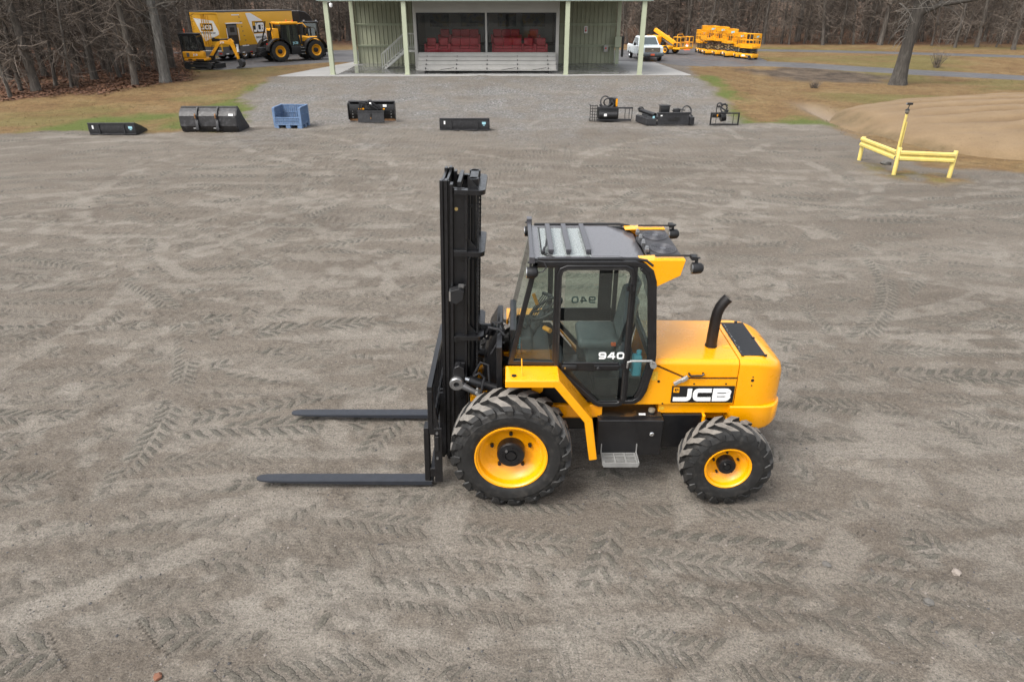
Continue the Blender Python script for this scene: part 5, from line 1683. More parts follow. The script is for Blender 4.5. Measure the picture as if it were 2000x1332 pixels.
    for y in (48.72, 49.78):
        rl = MB()
        pts = [(x0 - .05, y, z0 + .95), (x0 + nst * dx, y, z0 + nst * dz + .95), (X0 - .03, y, z0 + nst * dz + .95)]
        rl.tube(pts, .028, 6)
        rl.tube([(p[0], p[1], p[2] - .82) for p in pts], .018, 6)
        k = 0; x = x0 - .05
        while x < X0 - .1:
            zb_ = z0 + min(max(0, (x - x0) / (nst * dx)), 1) * nst * dz
            rl.box(x - .012, x + .012, y - .012, y + .012, zb_ + .05, zb_ + .95)
            x += .15
        rl.box(x0 - .08, x0 - .03, y - .025, y + .025, z0 + .01, z0 + .97)
        rl.build('handrail', M['stair_grey'], so3)
    MB.OFF = Vector((0, 0, 0))
M['stair_grey'] = paint('stair_paint', (0.5, 0.5, 0.46), 0.5, var=.08)
M['red_sign'] = paint('sign_red', (0.55, 0.03, 0.03), 0.5)
def picture_mat():
    m, nt, b = new_mat('picture_print')
    pos = nt.nodes.new('ShaderNodeNewGeometry').outputs['Position']
    nt.links.new(ramp(nt, noise(nt, 1.6, 4, 0.6, pos), [(0.32, (0.02, 0.03, 0.04)), (0.45, (0.20, 0.20, 0.20)), (0.55, (0.30, 0.24, 0.10)), (0.68, (0.07, 0.10, 0.06))]), b.inputs['Base Color'])
    b.inputs['Roughness'].default_value = 0.4
    M['picture'] = m
picture_mat()
pavilion()

# ---- bleachers in front of the room
def bleachers():
    root = thing('bleachers', 'five row aluminium bleacher standing under the big dark windows', 'bleachers', (-1.6, 46.4, ZS))
    MB.OFF = Vector((-1.6, 46.4, ZS))
    xa, xb = -5.97, 2.82
    rows = [(45.75, 0.83), (46.13, 1.05), (46.51, 1.28), (46.89, 1.51), (47.27, 1.73)]
    for i, (y, z) in enumerate(rows):
        p = MB(); e = 0.03 * (i % 2)
        p.rbox(xa + e, xb - e, y - .13, y + .13, z - .045, z, .008, 1)
        for d in (-.07, 0.0, .07):
            p.box(xa + e + .01, xb - e - .01, y + d - .02, y + d + .02, z + .0005, z + .004)
        p.build('seat_plank', M['alu'], root)
        if i:
            f = MB(); f.rbox(xa + .05, xb - .05, y - .40, y - .15, z - .27, z - .225, .008, 1); f.build('foot_plank', M['alu'], root)
            r = MB(); r.box(xa + .05, xb - .05, y - .135, y - .115, z - .21, z - .05); r.build('riser', M['alu'], root)
    for k in range(5):
        x = xa + 0.55 + k * (xb - xa - 1.1) / 4
        s_ = MB()
        s_.strip([(45.62, ZS + .03), (47.40, ZS + .03)], .06, x - .03, x + .03, 'x')
        s_.strip([(45.62, 0.72), (47.36, 1.64)], .05, x - .025, x + .025, 'x')
        for (y, z) in rows:
            s_.box(x - .025, x + .025, y - .03, y + .03, ZS + .06, z - .05)
        s_.build('support_frame', M['dark_metal'], root)
    for k in (0, 2, 3):
        x = xa + 0.55 + k * (xb - xa - 1.1) / 4
        br = MB(); br.cyl((x + .05, 45.70, ZS + .1), (x + 1.8, 45.70, ZS + .20 + .15), .018, n=6); br.cyl((x + .05, 46.1, 1.0), (x + 1.8, 46.0, ZS + .1), .018, n=6); br.build('brace', M['dark_metal'], root)
    MB.OFF = Vector((0, 0, 0))
bleachers()

# ---- red chairs and sofas inside
def red_seat(n, name, label, cat, x, y, z):
    r = thing(name, label, cat, (x, y, z), 0, 'red leather seats in the viewing room')
    w = 0.60 * n + 0.24
    b = MB(); b.rbox(-w / 2 + .02, w / 2 - .02, -.36, .38, .06, .30, .03, 2); b.build('base', M['sofa_red'], r)
    for k in range(n):
        c = MB(); x0 = -w / 2 + .12 + k * .60
        c.rbox(x0 + .005, x0 + .595, -.40, .22, .30, .46, .05, 3); c.build('seat_cushion', M['sofa_red'], r)
        c = MB(); c.rbox(x0 + .005, x0 + .595, .12, .38, .44, .92, .06, 3); c.build('back_cushion', M['sofa_red'], r)
    for s in (-1, 1):
        a = MB(); xx = s * (w / 2 - .06); a.rbox(xx - .06, xx + .06, -.42, .38, .05, .60, .035, 3); a.build('armrest', M['sofa_red'], r)
    return r
for (n, px, Y, z, lab) in ((1, 842.9, 48.4, 1.60, 'red armchair at the far left of the front row behind the glass'),
                           (1, 866.8, 48.4, 1.60, 'red armchair between the left end chair and the left front sofa'),
                           (3, 908.2, 48.4, 1.60, 'red three seat sofa in the front row behind the left window'),
                           (1, 868.7, 50.4, 2.05, 'red armchair on the raised row behind the left window'),
                           (3, 908.8, 50.4, 2.05, 'red three seat sofa on the raised row behind the left window'),
                           (3, 991.8, 48.4, 1.60, 'red three seat sofa in the front row behind the right window'),
                           (1, 1032.2, 48.4, 1.60, 'red armchair beside the right front sofa'),
                           (1, 1056.8, 48.4, 1.60, 'red armchair at the far right of the front row behind the glass'),
                           (3, 989.0, 50.4, 2.05, 'red three seat sofa on the raised row behind the right window'),
                           (1, 1043.0, 50.4, 2.05, 'red armchair on the raised row behind the right window')):
    w = Y * _c - (z + .4 - CAM_H) * _s
    red_seat(n, 'armchair' if n == 1 else 'sofa', lab, 'armchair' if n == 1 else 'sofa', (px - 1000) / 1333 * w, Y, z)

# ================================================================== IMPLEMENTS IN A ROW
def gpos(px, py):
    p = at(px, py); return (p.x, p.y, gz(p.x, p.y))
def low_bucket(px, py, w, h, d, label, rz=0.0, end=True, dirty=0):
    p = gpos(px, py)
    r = thing('loader_bucket', label, 'bucket', p, rz, 'buckets set out on the lot')
    # back towards the viewer, open side away; profile in y-z
    prof = [(0.0, 0.03), (0.0, h), (0.05, h)]
    b = MB()
    b.strip([(0.10, h * 0.99), (0.0, h * 0.93), (-.015, h * .45), (0.02, h * .16), (0.12, 0.02), (d, 0.012)], 0.022, -w / 2, w / 2, 'x')
    bo = b.build('shell', M['bucket'], r, smooth=20)
    for s in (-1, 1):
        e = MB(); x = s * (w / 2 + .009)
        e.prism([(0.10, h), (0.0, h * .93), (-.015, h * .45), (.02, h * .16), (.12, .01), (d, .0), (d * .97, .08), (d * .55, h * .62)], x - .009, x + .009, 'x')
        e.build('side_plate', M['bucket'], r, smooth=0)
    lp = MB(); lp.box(-w / 2 - .01, w / 2 + .01, -.035, .06, h - .015, h + .03); lp.build('top_bar', M['bucket'], r, bev=.006)
    bb = MB(); bb.box(-w / 2 - .01, w / 2 + .01, -.03, .03, .015, .06); bb.build('wear_strip', M['bucket'], r, bev=.006)
    for s in (-1, 1):
        c = MB(); x = s * w * .27; c.box(x - .02, x + .02, -.05, -.012, .06, h - .02); c.build('rib', M['bucket'], r)
    s1 = MB(); s1.box(-w * .42, -w * .42 + .06, -.026, -.018, h * .55, h * .55 + .13); s1.build('white_sticker', M['white'], r)
    s2 = MB(); s2.box(w * .36, w * .36 + .15, -.026, -.018, h * .55, h * .55 + .09); s2.box(w * .36 + .04, w * .36 + .11, -.026, -.018, h * .55 - .05, h * .55 - .02); s2.build('blue_sticker', M['decal_blue'], r)
    return r
low_bucket(222, 264.5, 1.78, .43, .95, 'long low black bucket at the left end of the implement row, on the grass edge', 0.03)
low_bucket(907.5, 255.5, 1.98, .46, .55, 'low grey black bucket lying alone in the middle of the implement row', 0.0)

def big_bucket():
    p = gpos(411, 259)
    r = thing('loader_bucket', 'big scuffed black loading shovel bucket between low bucket and blue crate', 'bucket', p, 0.0, 'buckets set out on the lot')
    w, h, d = 2.22, .90, 1.25
    b = MB()
    b.strip([(0.42, h), (0.28, h + .0), (0.10, h * .86), (0.0, h * .70), (-.02, h * .28), (0.10, .04), (.30, .02), (d, .015)], .03, -w / 2, w / 2, 'x')
    b.build('shell', M['bucket_scuffed'], r, smooth=20)
    for s in (-1, 1):
        e = MB(); x = s * (w / 2 + .014)
        e.prism([(.42, h), (.28, h), (.10, h * .86), (0, h * .7), (-.02, h * .28), (.1, .02), (.3, .0), (d, 0), (d, .06), (.75, h * .55)], x - .014, x + .014, 'x')
        e.build('side_plate', M['bucket'], r, smooth=0)
    l = MB(); l.box(-w / 2, w / 2, .26, .44, h + .012, h + .05); l.build('top_lip', M['bucket'], r, bev=.01)
    for s in (-.42, .38):
        c = MB(); x = s * 1.0
        c.strip([(0.22, h + .03), (0.05, h * .88), (-.05, h * .68), (-.07, h * .30), (0.02, .10)], .07, x - .025, x + .025, 'x')
        co = c.build('mounting_rib', M['bucket'], r, smooth=0)
        k = MB(); k.prism([(-.09, .14), (-.16, .12), (-.16, .22), (-.10, .46), (-.07, .5)], x - .05, x + .05, 'x'); k.build('hook', M['bucket'], co)
        q = MB(); q.tube([(x - .03, -.11, h * .62), (x - .03, -.13, h * .74), (x - .03, -.09, h * .80)], .03, 8); q.build('shackle', M['rust'], co)
        q = MB(); q.cyl((x - .16, -.13, .18), (x + .06, -.13, .18), .018, n=8); q.build('pin', M['steel'], co)
    s2 = MB(); s2.box(.84, 1.02, -.012, .03, h * .70, h * .79, Matrix.Rotation(R(-10), 3, 'X')); s2.build('white_sticker', M['white'], r)
M['bucket_scuffed'] = paint('scuffed_bucket_steel', (0.018, 0.017, 0.018), 0.5, var=.25, scale=2.5, dirt=(0.08, 0.08, 0.085), dirt_amt=.75)
big_bucket()

def crate():
    p = gpos(563, 251)
    r = thing('pallet_crate', 'weathered blue plastic pallet crate with low front side on the gravel', 'crate', p, R(-4))
    w, d, h, b0 = 1.18, 1.0, .84, .15
    t = .035
    def slatted(name, x0, x1, y0, y1, z0, z1, along):
        m = MB(); 
        m.box(x0, x1, y0, y1, z0, z1)
        n = int(((x1 - x0) if along == 'x' else (y1 - y0)) / .09)
        for i in range(n + 1):
            q = i / max(1, n)
            if along == 'x':
                x = x0 + .015 + (x1 - x0 - .03) * q; m.box(x - .012, x + .012, y0 - .018, y1 + .018, z0 + .002, z1 - .002)
            else:
                y = y0 + .015 + (y1 - y0 - .03) * q; m.box(x0 - .018, x1 + .018, y - .012, y + .012, z0 + .002, z1 - .002)
        for zz in (z0 + .01, (z0 + z1) / 2, z1 - .03):
            if along == 'x': m.box(x0 + .001, x1 - .001, y0 - .024, y1 + .024, zz, zz + .022)
            else: m.box(x0 - .024, x1 + .024, y0 + .001, y1 - .001, zz, zz + .022)
        return m.build(name, M['blue_plastic'], r, smooth=0)
    slatted('back_panel', -w / 2 + .03, w / 2 - .03, d - .03 - t, d - .03, b0 + .03, h, 'x')
    slatted('front_panel', -w / 2 + .03, w / 2 - .03, .03, .03 + t, b0 + .03, .44, 'x')
    slatted('side_panel', -w / 2 + .03, -w / 2 + .03 + t, .10, d - .10, b0 + .03, h - .004, 'y')
    slatted('side_panel', w / 2 - .03 - t, w / 2 - .03, .10, d - .10, b0 + .03, h - .004, 'y')
    for x in (-w / 2 + .045, w / 2 - .045):
        for y in (.055, d - .055):
            c = MB(); c.box(x - .048, x + .048, y - .05, y + .05, b0 + .028, h + .006 if y > .5 else h - .03); c.build('corner_post', M['blue_plastic'], r, bev=.008)
    f = MB(); f.box(-w / 2, w / 2, 0, d, b0 - .02, b0 + .026); fo = f.build('pallet_base', M['blue_plastic'], r, bev=.008)
    for x in (-w / 2 + .10, 0, w / 2 - .10):
        for y in (.10, d / 2, d - .10):
            k = MB(); k.prism([(x - .10, 0.0), (x + .10, 0.0), (x + .085, b0 - .02), (x - .085, b0 - .02)], y - .09, y + .09); k.build('foot', M['blue_plastic'], fo)
    s = MB(); s.box(-w / 2 + .1, w / 2 - .1, .1, d - .1, b0 + .03, b0 + .10); s.build('dirt_inside', M['crate_dirt'], r)
M['crate_dirt'] = paint('dried_dirt', (0.13, 0.10, 0.075), .95, var=.25, scale=9)
crate()

def hoses(parent, loops, r=.025):
    for pts in loops:
        m = MB(); m.tube(pts, r, 8, cap=True); m.build('hydraulic_hose', M['hose'], parent)
def loop(cx, cy, cz, rx, rz, a0=0, a1=360, n=20, tilt=0.0):
    return [(cx + rx * math.cos(R(a0 + (a1 - a0) * i / n)), cy + tilt * math.sin(R(a0 + (a1 - a0) * i / n)) * rx, cz + rz * math.sin(R(a0 + (a1 - a0) * i / n))) for i in range(n + 1)]
def blade_plate():
    p = gpos(724, 242)
    r = thing('dozer_blade', 'black angle blade with yellow stickers and steel coupler plate in front', 'dozer blade', p, 0.0)
    w = 1.98
    b = MB()
    b.strip([(0.62, .80), (0.50, .70), (0.46, .50), (0.48, .30), (0.60, .06)], .03, -w / 2, w / 2, 'x')
    b.build('mouldboard', M['black'], r, smooth=20)
    for s in (-1, 1):
        e = MB(); x = s * (w / 2 + .012); e.prism([(.68, .82), (.36, .74), (.36, .10), (.62, .04)], x - .012, x + .012, 'x'); e.build('end_plate', M['black'], r, smooth=0)
    t = MB(); t.box(-w / 2 + .02, w / 2 - .02, .40, .66, .80, .84); t.build('top_bar', M['bucket'], r, bev=.008)
    c = MB(); c.box(-w / 2 + .04, w / 2 - .04, .40, .44, .44, .50); c.build('cross_bar', M['black'], r)
    e2 = MB(); e2.box(-w / 2, w / 2, .54, .60, .012, .09); e2.build('cutting_edge', M['rust'], r)
    q = MB(); q.box(-.52, .60, -.02, .02, .02, .47, Matrix.Rotation(R(-6), 3, 'X')); q.box(-.54, .62, -.01, .05, .44, .50)
    qo = q.build('coupler_plate', M['bucket'], r, bev=.006)
    sl = MB(); sl.box(.0, .06, -.04, -.012, .22, .40); sl.build('slot', M['logo_black'], qo)
    pn = MB(); pn.box(.01, .055, -.045, -.02, .17, .24); pn.build('wooden_peg', M['rust'], qo)
    a = MB(); a.strip([(-.45, .50), (-.42, .80), (-.20, .78), (.0, .56)], .06, .12, .20); a.build('linkage_arm', M['black'], r)
    a = MB(); a.cyl((-.12, .20, .78), (.30, .28, .50), .045, n=10); a.build('ram', M['black'], r)
    v = MB(); v.lathe([(.07, 0), (.07, .10), (.03, .14)], (.0, .30, .66), 'z', 12); v.build('valve', M['white'], r)
    hoses(r, [loop(-.02, .28, .80, .09, .10), [(.1, .3, .78), (.28, .34, .66), (.36, .38, .52)], [(-.4, .3, .55), (-.3, .25, .72), (-.14, .3, .74)]], .028)
    for (x, z, ww) in ((-.55, .52, .12), (-.40, .52, .10), (.50, .52, .08)):
        s = MB(); s.box(x, x + ww, .392, .399, z - .02, z + .03); s.build('yellow_sticker', M['yellow'], r)
    s = MB(); s.box(.50, .66, .44, .47, .60, .70); s.build('white_sticker', M['white'], r)
    for sx in (-1, 1):
        for k in range(3):
            s = MB(); s.cyl((sx * (w / 2 - .16), .45, .18 + k * .12), (sx * (w / 2 - .16), .47, .18 + k * .12), .022, n=8); s.build('bolt', M['galv'], r)
blade_plate()

def brush_cutter():
    p = gpos(1178, 239)
    r = thing('hedge_flail', 'black caged rotary head with coiled hoses and yellow sticker, at right of row', 'attachment', (p[0] + .22, p[1], p[2]), 0.0)
    b = MB(); b.rbox(-.45, .45, .10, .70, .10, .55, .05, 2); b.build('housing', M['black'], r)
    c = MB(); c.cyl((-.42, -.02, .30), (.36, -.02, .30), .14, n=16); c.build('drum', M['dark_metal'], r)
    g = MB()
    for z in (.06, .18, .30, .42, .54, .66):
        g.box(-.80, -.48, .0, .02, z, z + .022)
    for x in (-.80, -.70, -.60, -.50):
        g.box(x - .012, x + .012, -.012, .03, .03, .70)
    g.box(-.80, -.78, .02, .60, .64, .68); g.box(-.80, -.78, .02, .60, .04, .08)
    g.build('side_cage', M['logo_black'], r)
    f = MB(); f.box(-.50, 1.02, -.05, .01, .55, .62); f.box(-.50, .98, -.05, .01, .05, .13); f.build('guard_rail', M['bucket'], r, bev=.006)
    for x in (.70, .88, 1.0):
        q = MB(); q.box(x - .012, x + .012, -.04, -.01, .13, .55); q.build('upright', M['black'], r)
    m = MB(); m.rbox(.05, .40, .20, .55, .55, .95, .03, 2); m.build('motor', M['black'], r)
    s = MB(); s.box(.30, .38, .185, .198, .62, .93); s.build('yellow_sticker', M['yellow'], r)
    s = MB(); s.box(-.22, -.10, -.175, -.16, .26, .36); s.build('white_sticker', M['white'], r)
    hoses(r, [loop(-.16, .15, .82, .20, .22, tilt=.2), loop(.02, .12, .80, .24, .18, 20, 340, tilt=-.2), loop(-.1, .05, .72, .30, .14, 180, 420), [(.2, .1, .95), (.0, .1, .66), (-.35, .15, .62)]], .030)
brush_cutter()

def sweeper():
    p = gpos(1308, 247)
    r = thing('mower_deck', 'wide flat black cutter deck with roller at its left side, right of row', 'mower deck', (p[0], p[1], p[2]), R(3))
    d = MB(); d.rbox(-.90, .95, .30, 1.40, .22, .34, .03, 2); d.build('deck', M['bucket'], r)
    f = MB(); f.box(-.52, .80, .02, .06, .05, .50); f.box(-.56, .84, .0, .10, .50, .55); fo = f.build('front_plate', M['bucket'], r, bev=.006)
    for (x, w, h) in ((-.10, .26, .10), (.16, .22, .15)):
        q = MB(); q.prism(rr(x, .22, x + w, .22 + h, .035), .004, .0195); q.build('opening', M['logo_black'], fo)
    for sx, tl in ((-1, 1), (1, 1)):
        s = MB()
        if sx < 0: s.prism([(-.56, .06), (-.98, .10), (-1.22, 1.1), (-1.10, 1.35), (-.60, .30)], .04, .30, 'z')
        else: s.prism([(.84, .02), (1.06, .12), (1.06, .55), (.84, .50)], .04, .34, 'z')
        s.build('skirt', M['bucket'], r, bev=.01)
    ro = MB(); ro.tube([(-1.05, 1.15, .50), (-.60, .25, .42)], .085, 14); ro.build('roller', M['black'], r)
    lb = MB(); lb.box(-.70, -.62, .18, .22, .28, .38); lb.build('label_tag', M['decal_blue'], r)
    m = MB(); m.rbox(-.22, .16, .80, 1.15, .34, .70, .02, 2); m.box(-.26, .20, .78, 1.17, .70, .72); m.build('motor_box', M['black'], r)
    m = MB(); m.rbox(.36, .62, .75, 1.05, .34, .58, .02, 2); m.build('gearbox', M['dark_metal'], r)
    s = MB(); s.box(-.42, -.34, .012, .0195, .40, .45); s.build('white_sticker', M['white'], r)
    hoses(r, [loop(.80, .5, .50, .20, .24, -30, 210, tilt=.2), [(.85, .4, .5), (1.02, .35, .36), (.98, .25, .10)], [(.3, .9, .5), (.5, .8, .60), (.75, .6, .55)], loop(-1.02, 1.1, .52, .12, .10, 0, 180)], .028)
sweeper()

def post_frame():
    p = gpos(1414, 246)
    r = thing('fork_frame', 'small black open frame with hoses on top, right end of the row', 'attachment', p, 0.0)
    f = MB(); f.strip([(-.58, .05), (.58, .05), (.58, .50), (-.58, .50)], .055, 0, .06, closed=True); f.build('frame', M['black'], r, bev=.005)
    for x in (-.36, .36):
        q = MB(); q.cyl((x, .03, .08), (x, .03, .47), .012, n=6); q.build('rod', M['dark_metal'], r)
    m = MB(); m.cyl((-.10, .35, .30), (.10, .35, .34), .20, n=16); m.box(-.45, .1, .30, .42, .28, .42); m.build('drive', M['black'], r)
    m = MB(); m.cyl((-.34, .2, .45), (-.34, .2, .80), .02, n=8); m.build('lever', M['black'], r)
    s = MB(); s.box(-.27, -.22, .28, .297, .33, .42); s.build('yellow_sticker', M['yellow'], r)
    hoses(r, [loop(-.22, .25, .80, .10, .08), loop(.0, .22, .66, .16, .16, 40, 330, tilt=.3), [(-.2, .2, .82), (.0, .2, .86), (.10, .22, .70), (.06, .3, .45)], [(-.25, .25, .78), (-.08, .2, .66), (.05, .2, .58)]], .03)
    m = MB(); m.rbox(.02, .16, .15, .30, .52, .62, .02, 2); m.build('coupling', M['dark_metal'], r)
post_frame()

# ================================================================== YELLOW BARRIER AND POST LAMP
def barrier():
    A = at(1678, 313); B = at(1745, 343); C_ = at(1853, 348)
    r = thing('crash_barrier', 'faded yellow angled guard rail on three posts beside the sand', 'barrier', (B.x, B.y, 0))
    for P_, h in ((A, .76), (B, .80), (C_, .78)):
        m = MB(); m.lathe([(.062, -.02), (.062, h - .01), (.055, h), (.0001, h + .004)], (P_.x - B.x, P_.y - B.y, gz(P_.x, P_.y)), 'z', 16); m.build('post', M['rail_yellow'], r)
    for P_, Q_ in ((A, B), (B, C_)):
        d = Vector((Q_.x - P_.x, Q_.y - P_.y, 0)); L_ = d.length; d.normalize()
        nrm = Vector((d.y, -d.x, 0))
        if nrm.y > 0: nrm = -nrm
        tf = Matrix((( d.x, -nrm.x, 0, P_.x - B.x), (d.y, -nrm.y, 0, P_.y - B.y), (0, 0, 1, 0), (0, 0, 0, 1)))
        m = MB(tf)
        # W-beam profile facing the lot, then two pipe rails
        m.strip([(-.075, .74), (-.03, .70), (-.075, .655), (-.075, .60), (-.03, .555), (-.075, .51), (-.03, .465), (-.075, .42)], .012, .03, L_ - .03, 'x') if False else None
        pts = [(-.068, .745), (-.115, .715), (-.115, .66), (-.068, .615), (-.068, .585), (-.115, .545), (-.115, .49), (-.068, .46)]
        m.strip(pts, .012, .02, L_ - .02, 'x')
        m.build('guard_rail', M['rail_yellow'], r, smooth=0)
        for k in (0.25, .5, .75):
            b = MB(tf); b.box(L_ * k - .03, L_ * k + .03, -.066, -.02, .50, .70); b.build('rail_bracket', M['rail_yellow'], r)
barrier()
def lamp_post():
    P_ = at(1752, 300)
    r = thing('post_lamp', 'slim yellow post topped by a small lantern and camera behind the barrier', 'lamp post', (P_.x, P_.y, gz(P_.x, P_.y)))
    m = MB(); m.lathe([(.045, 0), (.042, 1.30), (.0001, 1.31)], (0, 0, 0), 'z', 12); m.build('post', M['rail_yellow'], r)
    m = MB(); m.box(.05, .085, -.02, .02, 0, 1.05); m.build('conduit', M['rail_yellow'], r)
    m = MB(); m.lathe([(.0001, 1.315), (.05, 1.32), (.06, 1.34), (.075, 1.44), (.04, 1.47), (.0001, 1.50)], (0, 0, 0), 'z', 10); l = m.build('lantern', M['dark_metal'], r)
    m = MB(); m.lathe([(.062, 1.35), (.078, 1.43)], (0, 0, 0), 'z', 10); m.build('glass', M['chrome'], l)
    m = MB(); m.cyl((0, 0, 1.49), (.03, 0, 1.60), .015, n=8); m.rbox(-.08, .12, -.04, .04, 1.60, 1.67, .015, 2); m.build('camera', M['dark_metal'], r)
    m = MB(); m.cyl((-.10, -.005, 1.635), (-.082, -.005, 1.635), .028, n=10); m.build('lens', M['chrome'], r)
lamp_post()
# ================================================================== VEHICLES IN THE BACKGROUND
def simple_wheel(root, c, Rr_, w, rim, mat, lugs=0, out=-1, name='wheel'):
    hub = MB(); o = out
    hub.lathe([(rim * .42, o * w * .05), (rim * .42, o * w * .36), (rim * .3, o * w * .42), (.0001, o * w * .42)], c, 'y', 18)
    ho = hub.build(name, M['dark_metal'], root)
    rm = MB(); rm.lathe([(rim * .4, o * w * .08), (rim * .75, o * w * .14), (rim * .85, o * w * .36), (rim, o * w * .44), (rim * 1.04, o * w * .44), (rim * 1.0, -o * w * .44)], c, 'y', 28)
    rm.build('rim', mat, ho, smooth=50)
    t = MB(); h = w / 2; Rc = Rr_ - (.05 * Rr_ if lugs else 0)
    t.lathe([(rim, -h * .85), (rim + (Rc - rim) * .5, -h), (Rc * .97, -h * .86), (Rc, -h * .6), (Rc, h * .6), (Rc * .97, h * .86), (rim + (Rc - rim) * .5, h), (rim, h * .85)], c, 'y', 36, closed=True)
    for s in (-1, 1):
        for k in range(lugs):
            a0 = 2 * math.pi * (k + (.5 if s > 0 else 0)) / lugs; da = 2 * math.pi / lugs
            vs = []
            for (tt, ang) in ((-.05 * h, 0), (.98 * h, .75 * da)):
                for (aa, rr2) in ((-.24 * da, Rc * .94), (.24 * da, Rc * .94), (.20 * da, Rr_ * (1 if tt < .5 * h else .975)), (-.20 * da, Rr_ * (1 if tt < .5 * h else .975))):
                    a = a0 - ang + aa
                    vs.append((c[0] + rr2 * math.cos(a), c[1] + s * tt, c[2] + rr2 * math.sin(a)))
            t.add(vs, [(0, 1, 2, 3), (4, 7, 6, 5), (0, 4, 5, 1), (1, 5, 6, 2), (2, 6, 7, 3), (3, 7, 4, 0)])
    t.build('tyre', M['rubber'], ho, smooth=30)
    return ho

# ---------------------------------------------------------------- demonstration trailer
def trailer():
    C_ = at(440, 122)
    u = Vector((.318, .948)); u.normalize()
    rz = math.atan2(u.y, u.x)
    # local: +x towards the front of the trailer, y to its left, rear face at x=0, right side (facing us) at y=0
    r = thing('box_trailer', 'tall yellow box trailer with white panels and side door parked by the wood', 'trailer', (C_.x, C_.y, PLAT + .03), rz)
    r.scale = (0.97, 0.97, 0.97)
    L_, W_, z0, z1 = 9.4, 2.5, .62, 3.50
    b = MB(); b.rbox(0, L_, 0, W_, z0 + .40, z1 - .10, .03, 2)
    box = b.build('box_body', M['trailer'], r)
    m = MB(); m.box(-.015, L_ + .01, -.015, W_ + .015, z1 - .10, z1); m.build('roof_rail', M['trailer_grey'], r)
    m = MB(); m.box(.02, L_, .01, W_ - .01, z0 - .15, z0 + .40); m.build('skirt', M['trailer_grey'], r)
    # rear doors: bars and frame
    m = MB(); m.box(-.03, -.002, .0, .10, z0 + .1, z1 - .1); m.box(-.03, -.002, W_ - .10, W_, z0 + .1, z1 - .1); m.box(-.03, -.002, .10, W_ - .10, z1 - .22, z1 - .1); m.build('rear_frame', M['trailer'], r)
    for y in (W_ * .36, W_ * .44, W_ * .53, W_ * .60):
        m = MB(); m.cyl((-.045, y, z0 + .42), (-.045, y, z1 - .24), .022, n=8)
        for z in (1.3, 1.7, 2.8): m.cbox((-.035, y, z), (.03, .09, .04))
        m.build('lock_bar', M['trailer'], r)
    m = MB(); m.box(-.006, -.001, W_ * .485, W_ * .495, z0 + .42, z1 - .22); m.build('door_gap', M['logo_black'], r)
    # rear white panel, a slanted rounded four-sided shape, with the name board
    def poly_plate(pts, plane, d0, d1):
        q = MB()
        q.prism(pts, d0, d1, plane)
        return q
    def rounded(pts, rad, n=4):
        out = []
        k = len(pts)
        for i in range(k):
            p0, p1, p2 = Vector(pts[i - 1]), Vector(pts[i]), Vector(pts[(i + 1) % k])
            a = (p0 - p1).normalized() * rad + p1; c = (p2 - p1).normalized() * rad + p1
            out += [tuple((a * (1 - t) ** 2 + p1 * 2 * t * (1 - t) + c * t * t)) for t in [j / n for j in range(n + 1)]]
        return out
    # on the rear face u runs from the viewer's left (y=W) to right (y=0)
    Yv = lambda f: W_ * (1 - f)
    wp = rounded([(Yv(.10), 3.02), (Yv(.82), 2.82), (Yv(.97), 2.02), (Yv(.94), 1.86), (Yv(.43), 1.42), (Yv(.40), 1.42)], .10)
    q = poly_plate(wp, 'x', -.012, -.003); wpo = q.build('white_panel', M['white'], r, smooth=0)
    def board(parent, tf, w, h, frame=True):
        q = MB(tf); q.box(-w / 2, w / 2, -.006, 0, -h / 2, h / 2); q.build('board_border', M['trailer'], parent, smooth=0)
        q = MB(tf); q.box(-w / 2 + .05, w / 2 - .05, -.010, -.0065, -h / 2 + .05, h / 2 - .05); q.build('logo_board', M['logo_black'], parent, smooth=0)
        q = MB(tf); gw = (w - .28) / 3; word(q, 'JCB', -w / 2 + .11, -h / 2 + .13, gw, h - .26, .03, -.018, -.0105, h * .17); q.build('logo_letters', M['white'], parent, smooth=0)
        q = MB(tf); q.box(-w / 2 + .08, -w / 2 + .08 + w * .16, -.017, -.0108, h / 2 - .08 - h * .28, h / 2 - .08); q.build('logo_emblem', M['trailer'], parent, smooth=0)
    # frame for rear: local x(right in picture) = -y ; out of face = -x
    def rear_tf(f, z):
        return Matrix(((0, 1, 0, -.014), (-1, 0, 0, Yv(f)), (0, 0, 1, z), (0, 0, 0, 1)))
    board(wpo, rear_tf(.54, 2.38), 1.12, .56)
    text_mesh('DEMONSTRATION UNIT', .155, M['logo_black'], 'lettering', wpo, rear_tf(.56, 1.98) @ Matrix.Rotation(R(90), 4, 'X'), .004, .82)
    # grey graphic of a digging machine on the lower part of the panel
    g = MB(); g.prism([(Yv(.62), 1.52), (Yv(.70), 1.72), (Yv(.80), 1.60), (Yv(.92), 1.62), (Yv(.97), 1.44), (Yv(.66), 1.40)], -.012, -.004, 'x'); g.build('machine_graphic', M['logo_black'], r, smooth=0)
    # side panel with the second board
    wp2 = rounded([(3.20, 3.32), (3.80, 3.32), (5.30, 2.70), (5.95, 1.05), (4.20, 1.03)], .12)
    q = poly_plate(wp2, 'y', -.012, -.003); w2 = q.build('white_panel', M['white'], r, smooth=0)
    board(w2, Matrix.Translation((4.62, -.014, 2.26)), 1.55, .92)
    text_mesh('DEMONSTRATION', .22, M['logo_black'], 'lettering', w2, Matrix.Translation((4.75, -.016, 1.52)) @ Matrix.Rotation(R(90), 4, 'X'), .005, .72)
    # faint white sideways lines of text on the side and a ruler of marks
    for (x, z, l) in ((1.55, 3.20, .9), (2.1, 2.62, .6), (2.3, 1.0, .8)):
        q = MB(); q.box(x, x + l, -.006, -.002, z - .035, z + .035); q.build('white_lettering_band', M['white'], r)
